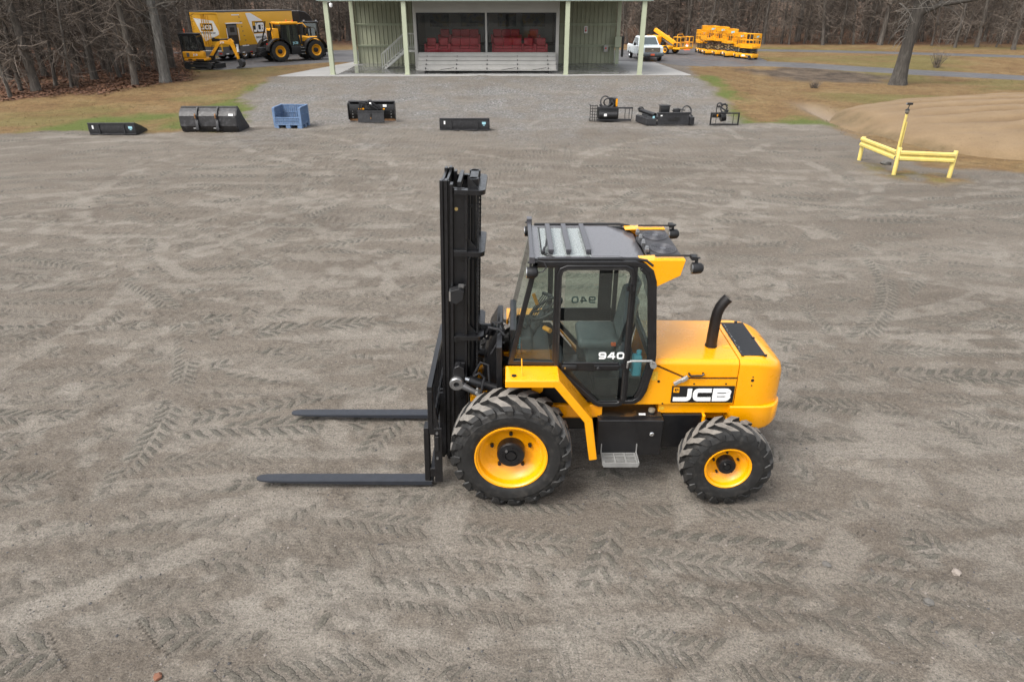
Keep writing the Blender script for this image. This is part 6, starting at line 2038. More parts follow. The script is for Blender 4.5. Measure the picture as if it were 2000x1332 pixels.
    for k in range(7):
        q = MB(); q.box(2.35 + k * .07, 2.55 + k * .07, -.006, -.002, 3.02 - k * .33, 3.05 - k * .33); q.box(2.37 + k * .07, 2.40 + k * .07, -.0065, -.0025, 2.97 - k * .33, 3.10 - k * .33); q.build('ruler_mark', M['trailer_grey'], r)
    # side door
    q = MB(); q.box(.75, 1.95, -.02, -.003, .78, 2.58); do = q.build('door', M['logo_black'], r)
    q = MB(); q.box(.82, 1.88, -.032, -.021, 1.80, 2.50); q.build('window_panel', M['trailer_grey'], do)
    q = MB(); q.box(1.10, 1.62, -.036, -.033, 2.0, 2.35); q.build('window', M['logo_black'], do)
    q = MB(); q.rbox(.66, 2.04, -.10, -.003, 2.59, 2.67, .02, 2); q.build('awning', M['white'], do)
    for x in (.66, 1.98):
        q = MB(); q.cyl((x + .03, -.06, 1.4), (x + .03, -.06, 2.3), .025, n=8); q.build('grab_handle', M['white'], do)
    q = MB(); q.box(1.50, 1.78, -.026, -.021, .95, 1.15); q.build('notice', M['white'], do)
    # chassis, lights, reflector tape, wheels
    q = MB(); q.box(-.05, .08, .02, W_ - .02, z0 - .22, z0 + .10); ub = q.build('rear_bumper', M['trailer_grey'], r)
    for f in (.06, .12, .88, .94):
        q = MB(); q.cyl((-.07, Yv(f), z0 - .06), (-.05, Yv(f), z0 - .06), .06, n=12); q.build('tail_lamp', M['red'], ub)
    q = MB()
    q.box(-.056, -.051, .1, W_ - .1, z0 + .105, z0 + .16); q.build('reflector_tape', M['white'], ub)
    for k in range(9):
        q = MB(); x = .3 + k * .95; q.box(x, x + .28, -.012, .008, z0 - .13, z0 - .06); q.build('reflector_tape', M['red'] if k % 2 else M['white'], r)
    for x in (2.55, 3.55):
        for y, o in ((.22, -1), (W_ - .22, 1)):
            simple_wheel(r, (x, y, .50), .50, .30, .28, M['chrome'], 0, o)
    for x in (7.6,):
        q = MB(); q.box(x, x + .12, .3, .45, .0, z0 - .15); q.build('landing_leg', M['dark_metal'], r)
    # tractor unit in front of it
    P_ = C_ + Vector((u.x, u.y, 0)) * 10.2
    t = thing('semi_truck', 'dark truck cab just visible behind the front end of the yellow trailer', 'truck', (P_.x, P_.y, PLAT + .03), rz)
    def prof(q): q.prism([(0, .7), (2.3, .7), (2.4, 1.5), (2.25, 2.0), (1.6, 2.9), (.9, 3.2), (0, 3.3)], .05, 2.4, 'y')
    q = MB(); prof(q); q.build('cab', M['black'], t, bev=.06, seg=3)
    q = MB(); q.prism([(1.2, 1.9), (2.0, 1.9), (1.75, 2.4), (1.2, 2.5)], .02, .045); q.build('side_window', M['dark_glass'], t)
    q = MB(); q.box(-1.6, 2.2, .6, 1.9, .55, .75); q.build('chassis', M['dark_metal'], t)
    for x in (-.9, 1.6):
        for y, o in ((.2, -1), (2.25, 1)):
            simple_wheel(t, (x, y, .50), .50, .30, .28, M['chrome'], 0, o)
trailer()

# ---------------------------------------------------------------- fast tractor
def tractor():
    p = at(549, 122.5)
    rz = R(41)
    r = thing('farm_tractor', 'yellow and black tractor with four equal big wheels beside the trailer', 'tractor', (p.x, p.y, PLAT + .03), rz)
    r.scale = (0.95, 0.95, 0.95)
    # local x forward from the near (right) rear wheel; y to the left; near side y=0
    Rw, W_, tr = .76, .52, 1.75
    for x in (0, 3.0):
        simple_wheel(r, (x, 0.0, Rw), Rw, W_, .40, M['yellow_old'], 18, -1)
        simple_wheel(r, (x, tr, Rw), Rw, W_, .40, M['yellow_old'], 18, 1)
    ym = tr / 2
    q = MB(); q.box(-.7, 3.5, ym - .35, ym + .35, .62, 1.0); q.box(-.1, .1, .2, tr - .2, .62, .9); q.box(2.9, 3.1, .2, tr - .2, .62, .9); q.build('chassis', M['dark_metal'], r, bev=.03)
    q = MB(); q.rbox(.95, 2.05, -.12, .35, .50, 1.10, .05, 2); q.build('fuel_tank', M['dark_metal'], r)
    q = MB(); q.rbox(.95, 2.05, tr - .35, tr + .12, .50, 1.10, .05, 2); q.build('fuel_tank', M['dark_metal'], r)
    for k in range(3):
        q = MB(); q.box(1.72, 2.04, -.22, -.125, .52 + k * .22, .55 + k * .22); q.build('step', M['galv'], r)
    # bonnet
    q = MB()
    secs = [(1.75, 1.78, .42), (2.4, 1.80, .42), (3.1, 1.70, .40), (3.6, 1.52, .37), (3.75, 1.35, .33), (3.78, 1.0, .32)]
    vs = []
    for x, z, w in secs:
        vs += [(x, ym - w, .98), (x, ym - w, z - .12), (x, ym - w + .12, z), (x, ym + w - .12, z), (x, ym + w, z - .12), (x, ym + w, .98)]
    fs = [tuple(range(6)), tuple(range(35, 29, -1))] + [(6 * i + j, 6 * i + 6 + j, 6 * i + 6 + (j + 1) % 6, 6 * i + (j + 1) % 6) for i in range(5) for j in range(6)]
    q.add(vs, fs); bo = q.build('bonnet', M['yellow_old'], r, smooth=30)
    for y in (ym - .425, ym + .415):
        q = MB(); q.prism([(2.2, 1.40), (3.3, 1.36), (3.4, 1.05), (2.2, 1.05)], y, y + .012); q.build('side_grille', M['logo_black'], bo)
    q = MB(); q.box(3.765, 3.80, ym - .28, ym + .28, 1.02, 1.34); q.build('front_grille', M['logo_black'], bo)
    for y in (ym - .25, ym + .25):
        q = MB(); q.cbox((3.74, y, 1.42), (.06, .16, .08)); q.build('headlamp', M['chrome'], bo)
    for k in range(4):
        q = MB(); q.box(3.12 + k * .09, 3.15 + k * .09, ym - .43, ym - .40, 1.36, 1.52); q.build('vent_slot', M['logo_black'], bo)
    # cab with glass
    q = MB()
    y0, y1 = ym - .72, ym + .72
    for (xb, xt) in ((.35, .48), (1.15, 1.17), (1.88, 1.68)):
        for y in (y0, y1 - .07):
            q.strip([(xb, 1.05), (xt, 2.62)], .08, y, y + .07)
    q.box(.30, 1.95, y0, y1, .98, 1.10)
    q.build('cab_frame', M['black'], r)
    for y in (y0 + .02, y1 - .05):
        q = MB(); q.prism([(.39, 1.12), (1.12, 1.12), (1.13, 2.60), (.50, 2.60)], y, y + .02); q.build('side_window', M['dark_glass'], r, smooth=0)
        q = MB(); q.prism([(1.19, 1.12), (1.85, 1.12), (1.66, 2.60), (1.20, 2.60)], y, y + .02); q.build('door_window', M['dark_glass'], r, smooth=0)
    q = MB(); q.strip([(1.86, 1.12), (1.68, 2.60)], .012, y0 + .08, y1 - .08); q.build('windscreen', M['dark_glass'], r, smooth=0)
    q = MB(); q.strip([(.37, 1.12), (.49, 2.60)], .012, y0 + .08, y1 - .08); q.build('rear_window', M['dark_glass'], r, smooth=0)
    q = MB(); q.rbox(.75, 1.2, ym - .25, ym + .25, 1.10, 1.45, .06, 2); q.rbox(.68, .82, ym - .25, ym + .25, 1.45, 2.0, .05, 2); q.build('seat', M['seat'], r)
    text_mesh('JCB', .24, M['decal_blue'], 'door_lettering', r, Matrix.Translation((1.48, y0 + .012, 1.30)) @ Matrix.Rotation(R(90), 4, 'X'), .004, 1.2)
    q = MB(); q.rbox(.28, 1.85, y0 - .05, y1 + .05, 2.62, 2.80, .06, 3); ro = q.build('roof', M['yellow_old'], r)
    for (x, y) in ((1.80, y0 + .1), (1.80, y1 - .1), (.36, y0 + .1)):
        q = MB(); q.cbox((x, y, 2.60), (.10, .16, .07)); q.build('work_lamp', M['chrome'], ro)
    for y in (y0 + .15, y1 - .15):
        q = MB(); q.lathe([(.05, 0), (.055, .10), (.0001, .14)], (1.5, y, 2.80), 'z', 10); q.build('beacon', M['orange'], ro)
    # exhaust stack and intake by the front pillars, mirror arms
    q = MB(); q.tube([(1.98, y0 - .02, 1.2), (1.98, y0 - .02, 2.5), (1.94, y0 - .04, 2.72)], .07, 12); q.build('exhaust_stack', M['logo_black'], r)
    q = MB(); q.tube([(2.02, y1 + .02, 1.2), (2.02, y1 + .02, 2.4), (2.0, y1 + .05, 2.6)], .07, 12); q.build('intake_stack', M['logo_black'], r)
    for y, s in ((y0, -1), (y1, 1)):
        q = MB(); q.tube([(1.75, y, 2.66), (2.15, y + s * .22, 2.70), (2.32, y + s * .34, 2.45), (2.34, y + s * .36, 1.85)], .035, 8); a = q.build('mirror_arm', M['yellow_old'], r)
        q = MB(); q.rbox(2.28, 2.34, y + s * .36 - .12, y + s * .36 + .12, 1.95, 2.40, .02, 2); q.build('mirror', M['logo_black'], a)
    # rear deck and panels
    q = MB(); q.box(-.75, .30, ym - .62, ym + .62, 1.02, 1.12); q.build('deck', M['dark_metal'], r)
    q = MB(); q.rbox(-.25, .27, ym - .60, ym + .55, 1.12, 2.35, .05, 2); q.build('rear_cowl', M['yellow_old'], r)
    q = MB(); q.box(-.27, -.252, ym - .4, ym + .4, 1.3, 2.2); q.build('cowl_grille', M['logo_black'], r)
    q = MB(); q.strip([(-.75, 1.10), (-.55, 1.75), (-.30, 2.35), (-.35, 2.75)], .09, ym - .65, ym - .57); q.strip([(-.75, 1.10), (-.55, 1.75), (-.30, 2.35), (-.20, 2.85)], .08, ym + .57, ym + .64); q.build('lift_frame', M['black'], r)
    q = MB(); q.box(-.82, -.76, ym - .72, ym - .50, 1.22, 1.34); q.build('tail_lamp', M['red'], r)
    q = MB(); q.rbox(-1.35, -.75, ym - .40, ym + .40, .45, 1.05, .05, 2); q.strip([(-.7, .9), (-1.5, .6)], .10, ym - .55, ym - .45); q.strip([(-.7, .9), (-1.5, .6)], .10, ym + .45, ym + .55); q.build('rear_linkage', M['dark_metal'], r)
    q = MB(); q.rbox(3.78, 4.25, ym - .40, ym + .40, .55, .95, .05, 2); q.box(4.05, 4.5, ym - .30, ym - .22, .50, .75); q.box(4.05, 4.5, ym + .22, ym + .30, .50, .75); q.build('front_linkage', M['dark_metal'], r)
    for x in (0, 3.0):
        for y in (-.30, tr - .28):
            q = MB(); q.strip([(x + .95 * math.cos(R(a)), Rw + .90 * math.sin(R(a))) for a in range(5, 176, 10)], .05, y, y + .58); q.build('fender', M['dark_metal'], r, smooth=50)
tractor()

# ---------------------------------------------------------------- mini excavator
def excavator():
    p = at(398, 135.5)
    r = thing('mini_excavator', 'small yellow tracked excavator with bent boom in front of the trailer', 'excavator', (p.x, p.y, PLAT + .03), R(-6))
    r.scale = (0.93, 0.93, 0.93)
    def trk(y, m):
        q = MB(); pts = rr(-1.0, .0, 1.0, .46, .229, 8)
        q.strip(pts, .06, y - .14, y + .14, closed=True, side=1.0)
        n = 40
        per = []
        for i in range(len(pts)):
            a, b = Vector(pts[i]), Vector(pts[(i + 1) % len(pts)])
            k = max(1, int((b - a).length / .10))
            for j in range(k): per.append((a.lerp(b, j / k), (b - a).normalized()))
        for (c, d) in per:
            nn = Vector((d.y, -d.x)); e = d * .018
            q.add([(c.x - e.x, y - .145, c.y - e.y), (c.x + e.x, y - .145, c.y + e.y), (c.x + e.x + nn.x * .02, y - .145, c.y + e.y + nn.y * .02), (c.x - e.x + nn.x * .02, y - .145, c.y - e.y + nn.y * .02),
                   (c.x - e.x, y + .145, c.y - e.y), (c.x + e.x, y + .145, c.y + e.y), (c.x + e.x + nn.x * .02, y + .145, c.y + e.y + nn.y * .02), (c.x - e.x + nn.x * .02, y + .145, c.y - e.y + nn.y * .02)],
                  [(0, 1, 2, 3), (4, 7, 6, 5), (0, 4, 5, 1), (1, 5, 6, 2), (2, 6, 7, 3), (3, 7, 4, 0)])
        to = q.build('track', M['rubber'], r, smooth=0)
        f = MB()
        for x in (-.77, .77): f.cyl((x, y - .12, .23), (x, y + .12, .23), .17, n=16)
        f.box(-.72, .72, y - .10, y + .10, .14, .33)
        f.build('roller_frame', M['dark_metal'], to)
    trk(-.58, 0); trk(.58, 0)
    q = MB(); q.box(-.35, .35, -.44, .44, .22, .44); q.cyl((0, 0, .44), (0, 0, .56), .36, n=20); q.build('undercarriage', M['dark_metal'], r)
    q = MB(); q.box(1.28, 1.34, -.74, .74, .04, .36); q.box(.6, 1.28, -.36, -.28, .16, .24); q.box(.6, 1.28, .28, .36, .16, .24); q.build('dozer_blade', M['dark_metal'], r, bev=.01)
    q = MB(); q.rbox(-.98, .62, -.66, .66, .56, .72, .05, 2); q.rbox(-1.02, -.08, -.68, .68, .72, 1.18, .10, 4); q.rbox(-.10, .55, -.66, -.30, .72, 1.16, .05, 2); body = q.build('house', M['yellow_old'], r)
    q = MB(); q.box(-1.03, -.98, -.45, .45, .74, 1.05); q.build('rear_lamp_panel', M['red'], body)
    q = MB(); q.box(-.70, -.50, -.69, -.675, .82, 1.08); q.build('vent_grille', M['trailer_grey'], body)
    q = MB(); q.box(-.65, -.35, -.672, -.66, .60, .68); q.box(-.1, .5, -.672, -.66, .58, .68); q.build('decal_strip', M['logo_black'], body)
    text_mesh('JCB', .17, M['white'], 'lettering', body, Matrix.Translation((-.05, -.688, .95)) @ Matrix.Rotation(R(90), 4, 'X'), .006, 1.25)
    cbx = [(-.98, 1.18), (.30, 1.18), (.18, 2.18), (.05, 2.26), (-1.02, 2.26), (-1.08, 2.2)]
    q = MB()
    for y in (-.64, .18):
        q.strip(cbx, .09, y, y + .06, closed=True, side=1.0)
        q.strip([(-.38, 1.18), (-.36, 2.24)], .06, y + .003, y + .057)
    q.rbox(-1.10, .10, -.66, .26, 2.24, 2.34, .04, 2)
    cab = q.build('cab', M['black'], r)
    for y in (-.61, .21):
        q = MB(); q.prism([(-.92, 1.24), (-.42, 1.24), (-.40, 2.2), (-.98, 2.2)], y, y + .01); q.build('side_window', M['dark_glass'], cab, smooth=0)
        q = MB(); q.prism([(-.34, 1.24), (.22, 1.24), (.12, 2.2), (-.33, 2.2)], y, y + .01); q.build('door_window', M['dark_glass'], cab, smooth=0)
    q = MB(); q.strip([(.25, 1.24), (.14, 2.2)], .01, -.57, .18); q.build('windscreen', M['dark_glass'], cab, smooth=0)
    q = MB(); q.rbox(-.75, -.35, -.4, .0, 1.2, 1.5, .05, 2); q.rbox(-.82, -.70, -.4, .0, 1.45, 1.95, .05, 2); q.build('seat', M['seat'], cab)
    q = MB(); q.cyl((-1.0, .1, 2.34), (-1.0, .1, 2.44), .03, n=8); q.lathe([(.05, 2.44), (.055, 2.55), (.0001, 2.6)], (-1.0, .1, 0), 'z', 10); q.build('beacon', M['orange'], cab)
    # boom, stick, bucket
    yb = .30
    q = MB(); q.strip([(.55, .75), (.95, 1.20), (1.30, 1.62), (1.55, 1.74), (1.95, 1.72), (2.18, 1.66)], .22, yb - .10, yb + .10); boom = q.build('boom', M['yellow_old'], r, smooth=0, bev=.02)
    q = MB(); q.cyl((.70, yb - .14, .62), (1.35, yb - .14, 1.42), .055, n=10); q.build('boom_ram', M['black'], boom)
    q = MB(); q.cyl((1.35, yb, 1.90), (2.15, yb, 1.93), .05, n=10); q.build('stick_ram', M['dark_metal'], boom)
    q = MB(); q.box(.48, .80, yb - .16, yb + .16, .55, .85); q.build('kingpost', M['dark_metal'], r, bev=.02)
    text_mesh('JCB', .16, M['white'], 'lettering', boom, Matrix.Translation((1.62, yb - .112, 1.72)) @ Matrix.Rotation(R(90), 4, 'X'), .006, 1.2)
    q = MB(); q.prism([(2.05, 1.90), (2.25, 1.98), (2.42, 1.80), (2.62, 1.05), (2.66, .62), (2.54, .60), (2.22, 1.45), (2.06, 1.66)], yb - .09, yb + .09); stick = q.build('stick', M['yellow_old'], r, smooth=0, bev=.02)
    q = MB(); q.cyl((2.46, yb, 1.75), (2.72, yb, .95), .04, n=10); q.build('bucket_ram', M['dark_metal'], stick)
    q = MB(); q.box(2.60, 2.70, yb - .08, yb + .08, 1.10, 1.45); q.build('white_sticker', M['white'], stick)
    q = MB(); q.prism([(2.50, .62), (2.80, .66), (2.98, .45), (2.96, .22), (2.78, .06), (2.45, .02), (2.40, .07), (2.68, .20), (2.66, .40)], yb - .22, yb + .22); bk = q.build('bucket', M['bucket'], r, smooth=0, bev=.01)
    hoses(r, [[(.6, yb, .9), (.75, yb + .05, 1.5), (1.0, yb + .05, 1.45)], [(2.0, yb + .1, 1.7), (2.3, yb + .12, 2.05), (2.5, yb + .1, 1.6)]], .02)
excavator()

# ---------------------------------------------------------------- dark cab loader behind the tractor
def loader():
    P_ = at(612, 111)
    r = thing('compact_loader', 'dark cabbed loader standing behind the nose of the tractor', 'loader', (P_.x, P_.y, PLAT + .03), R(100))
    r.scale = (0.95, 0.95, 0.95)
    for x in (-.9, .9):
        for y, o in ((-.85, -1), (.85, 1)):
            simple_wheel(r, (x, y, .55), .55, .36, .28, M['yellow_old'], 16, o)
    q = MB(); q.rbox(-1.7, 1.3, -.62, .62, .6, 1.3, .08, 2); q.rbox(-1.7, -.55, -.58, .58, 1.28, 1.6, .10, 3); q.build('body', M['yellow_old'], r)
    q = MB()
    for (x, t) in ((-.5, -.4), (.8, .6)):
        for y in (-.62, .55): q.strip([(x, 1.3), (t, 2.6)], .09, y, y + .07)
    q.rbox(-.55, .75, -.68, .68, 2.58, 2.72, .05, 2); cab = q.build('cab', M['black'], r)
    for y in (-.6, .58):
        q = MB(); q.prism([(-.44, 1.32), (.74, 1.32), (.56, 2.57), (-.36, 2.57)], y, y + .02); q.build('side_window', M['dark_glass'], cab, smooth=0)
    q = MB(); q.strip([(.78, 1.32), (.6, 2.57)], .012, -.54, .54); q.build('windscreen', M['dark_glass'], cab, smooth=0)
    q = MB(); q.strip([(-.48, 1.32), (-.4, 2.57)], .012, -.54, .54); q.build('rear_window', M['dark_glass'], cab, smooth=0)
    for y in (-.5, .5):
        q = MB(); q.cbox((.6, y, 2.76), (.08, .14, .08)); q.build('work_lamp', M['chrome'], cab)
    for y in (-.72, .72):
        q = MB(); q.strip([(-1.2, 1.35), (.9, 1.1), (1.8, .55)], .16, y - .06, y + .06); q.build('lift_arm', M['yellow_old'], r, bev=.01)
loader()

# ---------------------------------------------------------------- pickup
def pickup():
    P_ = at(1272, 121.5)
    r = thing('pickup_truck', 'white pickup with crew cab and dark grille facing the lot right of the pavilion', 'pickup truck', (P_.x, P_.y, PLAT + .03), R(-90 + 4))
    r.scale = (0.86, 0.86, 0.86)
    # local: +x is forward (towards the lot), front bumper at x = 0.25
    def sec(x, zb, zt, w, cut=.10): return (x, zb, zt, w, cut)
    q = MB()
    st = [(-5.35, .55, 1.12, .96), (-5.3, .50, 1.18, 1.0), (-3.55, .50, 1.18, 1.0), (-3.5, .50, 1.20, 1.0), (-1.45, .48, 1.28, 1.0), (-1.40, .48, 1.29, 1.0), (-.35, .50, 1.25, .985), (-.02, .52, 1.20, .96), (.07, .60, 1.12, .93)]
    vs = []
    for x, zb, zt, w in st:
        vs += [(x, -w + .05, zb), (x, -w, zb + .15), (x, -w, zt - .12), (x, -w + .10, zt), (x, w - .10, zt), (x, w, zt - .12), (x, w, zb + .15), (x, w - .05, zb)]
    n = 8
    fs = [tuple(range(n)), tuple(range(len(st) * n - 1, len(st) * n - n - 1, -1))] + [(i * n + j, (i + 1) * n + j, (i + 1) * n + (j + 1) % n, i * n + (j + 1) % n) for i in range(len(st) - 1) for j in range(n)]
    q.add(vs, fs); body = q.build('body', M['truck_white'], r, smooth=35)
    q = MB(); vs = []
    for (x0, x1, z, w) in ((-3.50, -1.25, 1.20, .94), (-3.25, -1.95, 1.86, .76), (-3.05, -2.1, 1.93, .70)):
        vs += [(x0, -w, z), (x1, -w, z), (x1, w, z), (x0, w, z)]
    fs = [(3, 2, 1, 0), (8, 9, 10, 11)] + [(4 * i + j, 4 * i + (j + 1) % 4, 4 * i + 4 + (j + 1) % 4, 4 * i + 4 + j) for i in range(2) for j in range(4)]
    q.add(vs, fs); cab = q.build('cab', M['truck_white'], r, smooth=30, bev=.03)
    q = MB(); q.add([(-1.28, -.80, 1.26), (-1.28, .80, 1.26), (-1.90, .68, 1.82), (-1.90, -.68, 1.82)], [(0, 1, 2, 3)])
    for v in q.v: v.x += .05; v.z += .025
    q.build('windscreen', M['car_glass'], cab, smooth=0)
    for s in (-1, 1):
        q = MB(); q.add([(-3.25, s * .935, 1.27), (-2.35, s * .935, 1.27), (-2.35, s * .80, 1.80), (-3.10, s * .80, 1.80)], [(0, 1, 2, 3)]); q.build('rear_side_window', M['car_glass'], cab, smooth=0)
        q = MB(); q.add([(-2.27, s * .935, 1.27), (-1.42, s * .935, 1.27), (-1.95, s * .80, 1.80), (-2.27, s * .80, 1.80)], [(0, 1, 2, 3)]); q.build('front_side_window', M['car_glass'], cab, smooth=0)
        q = MB(); q.rbox(-1.55, -1.42, s * 1.20 - .11, s * 1.20 + .11, 1.20, 1.44, .03, 2); q.cyl((-1.48, s * .95, 1.26), (-1.48, s * 1.12, 1.28), .025, n=6); q.build('mirror', M['logo_black'], r)
        q = MB(); q.rbox(-.08, .04, s * .82 - .13, s * .82 + .13, .82, 1.08, .04, 2); q.build('headlamp', M['chrome'], r)
        q = MB(); q.box(-2.05, -1.9, s * 1.0 - .012, s * 1.0 + .012, 1.02, 1.05); q.build('door_handle', M['chrome'], r)
        q = MB(); q.box(-2.31, -2.295, s * 1.001 - .002, s * 1.001 + .002, .55, 1.19); q.build('door_gap', M['logo_black'], r)
    q = MB(); q.box(.04, .12, -.66, .66, .74, 1.12); gr = q.build('grille', M['logo_black'], r, bev=.02)
    for z in (.80, .90, 1.0, 1.10):
        q = MB(); q.box(.115, .135, -.66, .66, z - .02, z + .02); q.build('grille_bar', M['chrome'], gr)
    q = MB(); q.box(.135, .15, -.09, .09, .87, .97); q.build('badge', M['chrome'], gr)
    q = MB(); q.rbox(.02, .30, -.98, .98, .44, .70, .06, 3); bp = q.build('bumper', M['bumper_grey'], r)
    q = MB(); q.box(.295, .315, -.18, .16, .48, .63); q.build('number_plate', M['plate_red'], bp)
    q = MB(); q.box(.20, .28, -.7, .7, .36, .44); q.build('valance', M['logo_black'], bp)
    for x in (-.72, -4.35):
        for y, o in ((-.86, -1), (.86, 1)):
            simple_wheel(r, (x, y, .40), .40, .27, .25, M['chrome'], 0, o)
            q = MB(); q.strip([(x + .47 * math.cos(R(a)), .40 + .47 * math.sin(R(a))) for a in range(0, 181, 15)], .05, y - .14 * 1 if o < 0 else y - .02, y + .02 if o < 0 else y + .14); q.build('wheel_arch', M['logo_black'], r)
    q = MB(); q.box(-5.25, -3.6, -.85, .85, 1.10, 1.185); q.build('bed', M['logo_black'], r)
M['car_glass'] = paint('car_window', (0.05, 0.065, 0.07), 0.06, coat=.5, var=.1)
M['bumper_grey'] = paint('bumper_grey', (0.09, 0.105, 0.115), .35, metal=.3, coat=.3)
M['plate_red'] = paint('plate_orange_red', (0.62, 0.10, 0.04), .5, var=.2, scale=20)
pickup()

# ---------------------------------------------------------------- boom lift behind the pickup
def boom_lift():
    P_ = at(1300, 106)
    r = thing('boom_lift', 'yellow boom lift with folded arm and railed basket behind the white pickup', 'boom lift', (P_.x, P_.y, PLAT + .03), R(-50))
    r.scale = (0.8, 0.8, 0.8)
    q = MB(); q.rbox(-1.7, 1.0, -.9, .9, .45, .8, .05, 2); q.build('chassis', M['yellow_old'], r)
    for x in (-1.3, .6):
        for y, o in ((-.85, -1), (.85, 1)):
            simple_wheel(r, (x, y, .42), .42, .28, .24, M['yellow_old'], 14, o)
    q = MB(); q.rbox(-2.2, -.5, -.95, -.2, .9, 1.75, .12, 4); q.build('engine_hood', M['yellow_old'], r)
    q = MB(); q.rbox(-2.2, -.3, .2, .95, .9, 1.75, .12, 4); q.build('tank_hood', M['yellow_old'], r)
    q = MB(); q.box(-1.9, -.2, -.18, .18, .82, 1.3); q.build('turntable', M['dark_metal'], r)
    q = MB(); q.strip([(-1.7, 2.30), (1.1, 1.05)], .34, -.16, .16); bo = q.build('boom', M['yellow_old'], r, bev=.02)
    q = MB(); q.strip([(-1.5, 1.78), (.9, .82)], .16, -.13, .13); q.build('lower_arm', M['trailer_grey'], r)
    q = MB(); q.strip([(1.1, 1.0), (1.7, .70)], .18, -.12, .12); q.build('jib', M['dark_metal'], r)
    bz, x0, x1, y0, y1 = .55, 1.7, 2.6, -1.05, 1.05
    q = MB(); q.box(x0, x1, y0, y1, bz, bz + .16); fl = q.build('basket_floor', M['yellow_old'], r)
    q = MB()
    for z in (bz + .62, bz + 1.15):
        q.tube([(x0, y0, z), (x1, y0, z), (x1, y1, z), (x0, y1, z), (x0, y0, z)], .032, 6)
    for x in (x0, x1):
        for y in (y0, -.35, .35, y1):
            q.cyl((x, y, bz + .16), (x, y, bz + 1.15), .028, n=6)
    for y in (y0, y1): q.cyl(((x0 + x1) / 2, y, bz + .16), ((x0 + x1) / 2, y, bz + 1.15), .028, n=6)
    q.tube([(x0, -.5, bz + 1.15), (x0, -.4, bz + 1.38), (x0, .4, bz + 1.38), (x0, .5, bz + 1.15)], .03, 6)
    q.build('basket_rail', M['yellow_old'], r)
    q = MB(); q.rbox(x0 + .05, x0 + .28, -.4, .4, bz + .75, bz + 1.0, .03, 2); q.build('control_box', M['dark_metal'], r)
boom_lift()

# ---------------------------------------------------------------- scissor lifts
def scissor(label, px, py, rz, L_, W_, base_h, stack_h, rail_h, w_sticker=True):
    P_ = at(px, py)
    r = thing('scissor_lift', label, 'scissor lift', (P_.x, P_.y, gz(P_.x, P_.y) + .03), rz, 'yellow scissor lifts lined up on the yard')
    r.scale = (0.84, 0.84, 0.84)
    hl, hw = L_ / 2, W_ / 2
    q = MB(); q.rbox(-hl, hl, -hw + .06, hw - .06, .14, base_h, .04, 2); q.box(-hl - .10, -hl, -hw * .6, hw * .6, .22, base_h * .9); q.build('base', M['yellow_old'], r)
    for x in (-hl * .72, hl * .72):
        for y, o in ((-hw + .07, -1), (hw - .07, 1)):
            simple_wheel(r, (x, y, .18), .18, .14, .10, M['dark_metal'], 0, o)
    q = MB(); zt = base_h + stack_h
    n = 3
    for y in (-hw * .62, hw * .55):
        for k in range(n):
            za, zb_ = base_h + stack_h * (k + .1) / n, base_h + stack_h * (k + .9) / n
            q.strip([(-hl * .88, za), (hl * .88, zb_)], .065, y, y + .04)
            q.strip([(-hl * .88, zb_), (hl * .88, za)], .065, y + .045, y + .085)
    q.build('scissor_stack', M['logo_black'], r)
    q = MB(); q.box(-hl, hl, -hw, hw, zt, zt + .16); pl = q.build('platform', M['yellow_old'], r, bev=.01)
    q = MB(); zr = zt + .16 + rail_h
    for z in (zt + .16 + rail_h * .5, zr):
        q.tube([(-hl, -hw, z), (hl, -hw, z), (hl, hw, z), (-hl, hw, z), (-hl, -hw, z)], .028, 6)
    for y in (-hw, hw):
        for k in range(5):
            x = -hl + L_ * k / 4; q.cyl((x, y, zt + .16), (x, y, zr), .026, n=6)
    for x in (-hl, hl):
        for y in (-hw * .33, hw * .33): q.cyl((x, y, zt + .16), (x, y, zr), .026, n=6)
    q.build('guard_rail', M['yellow_old'], r)
    for x in (-hl - .012, hl + .012):
        q = MB(); q.box(x - .008, x + .008, -hw * .9, hw * .9, zt + .16 + rail_h * .66, zr - .02); po = q.build('end_panel', M['yellow_old'], r)
        s = MB(); sx = x + (-.012 if x < 0 else .012); s.prism([(-hw * .3, zr - .32), (hw * .3, zr - .26), (hw * .3, zr - .12), (-hw * .3, zr - .16)], sx - .003, sx + .003, 'x'); s.build('sticker', M['decal_blue'], po)
    for s in (-1, 1):
        q = MB(); q.box(-hl * .96, hl * .96, s * (hw + .008) - .006, s * (hw + .008) + .006, zt + .17, zt + .16 + rail_h * .20); q.build('toe_board', M['yellow_old'], r)
        q = MB(); q.box(-hl * .35, hl * .05, s * (hw - .052) - .004, s * (hw - .052) + .004, .24, base_h * .8); q.build('white_sticker', M['white'], r)
        q = MB(); q.box(hl * .2, hl * .85, s * (hw - .052) - .004, s * (hw - .052) + .004, .24, base_h * .75); q.build('battery_tray', M['trailer_grey'], r)
    q = MB(); q.rbox(hl - .22, hl - .04, -hw * .5, hw * .1, zr - .30, zr - .02, .03, 2); q.build('control_box', M['logo_black'], r)
    return r
scissor('short narrow yellow scissor lift at the left end of the scissor lift row', 1368, 104, R(-88), 1.5, .8, .42, .5, 1.05)
scissor('tall yellow scissor lift second from the left, standing beside the short one', 1382, 107, R(-91), 2.3, 1.15, .46, .85, 1.10)
scissor('tall yellow scissor lift in the middle of the row, third from the left', 1401, 109, R(-92), 2.3, 1.15, .46, .85, 1.05)
scissor('yellow scissor lift fourth from the left, right of the two tall ones', 1420, 112, R(-93), 2.1, 1.0, .52, .68, 1.05)
scissor('low yellow scissor lift half hidden behind the one at the right end', 1440, 114, R(-95), 1.8, .85, .48, .5, 1.0)
scissor('nearest low yellow scissor lift at the right end of the row, seen side on', 1459, 116.5, R(-62), 1.85, .95, .48, .45, 1.05)

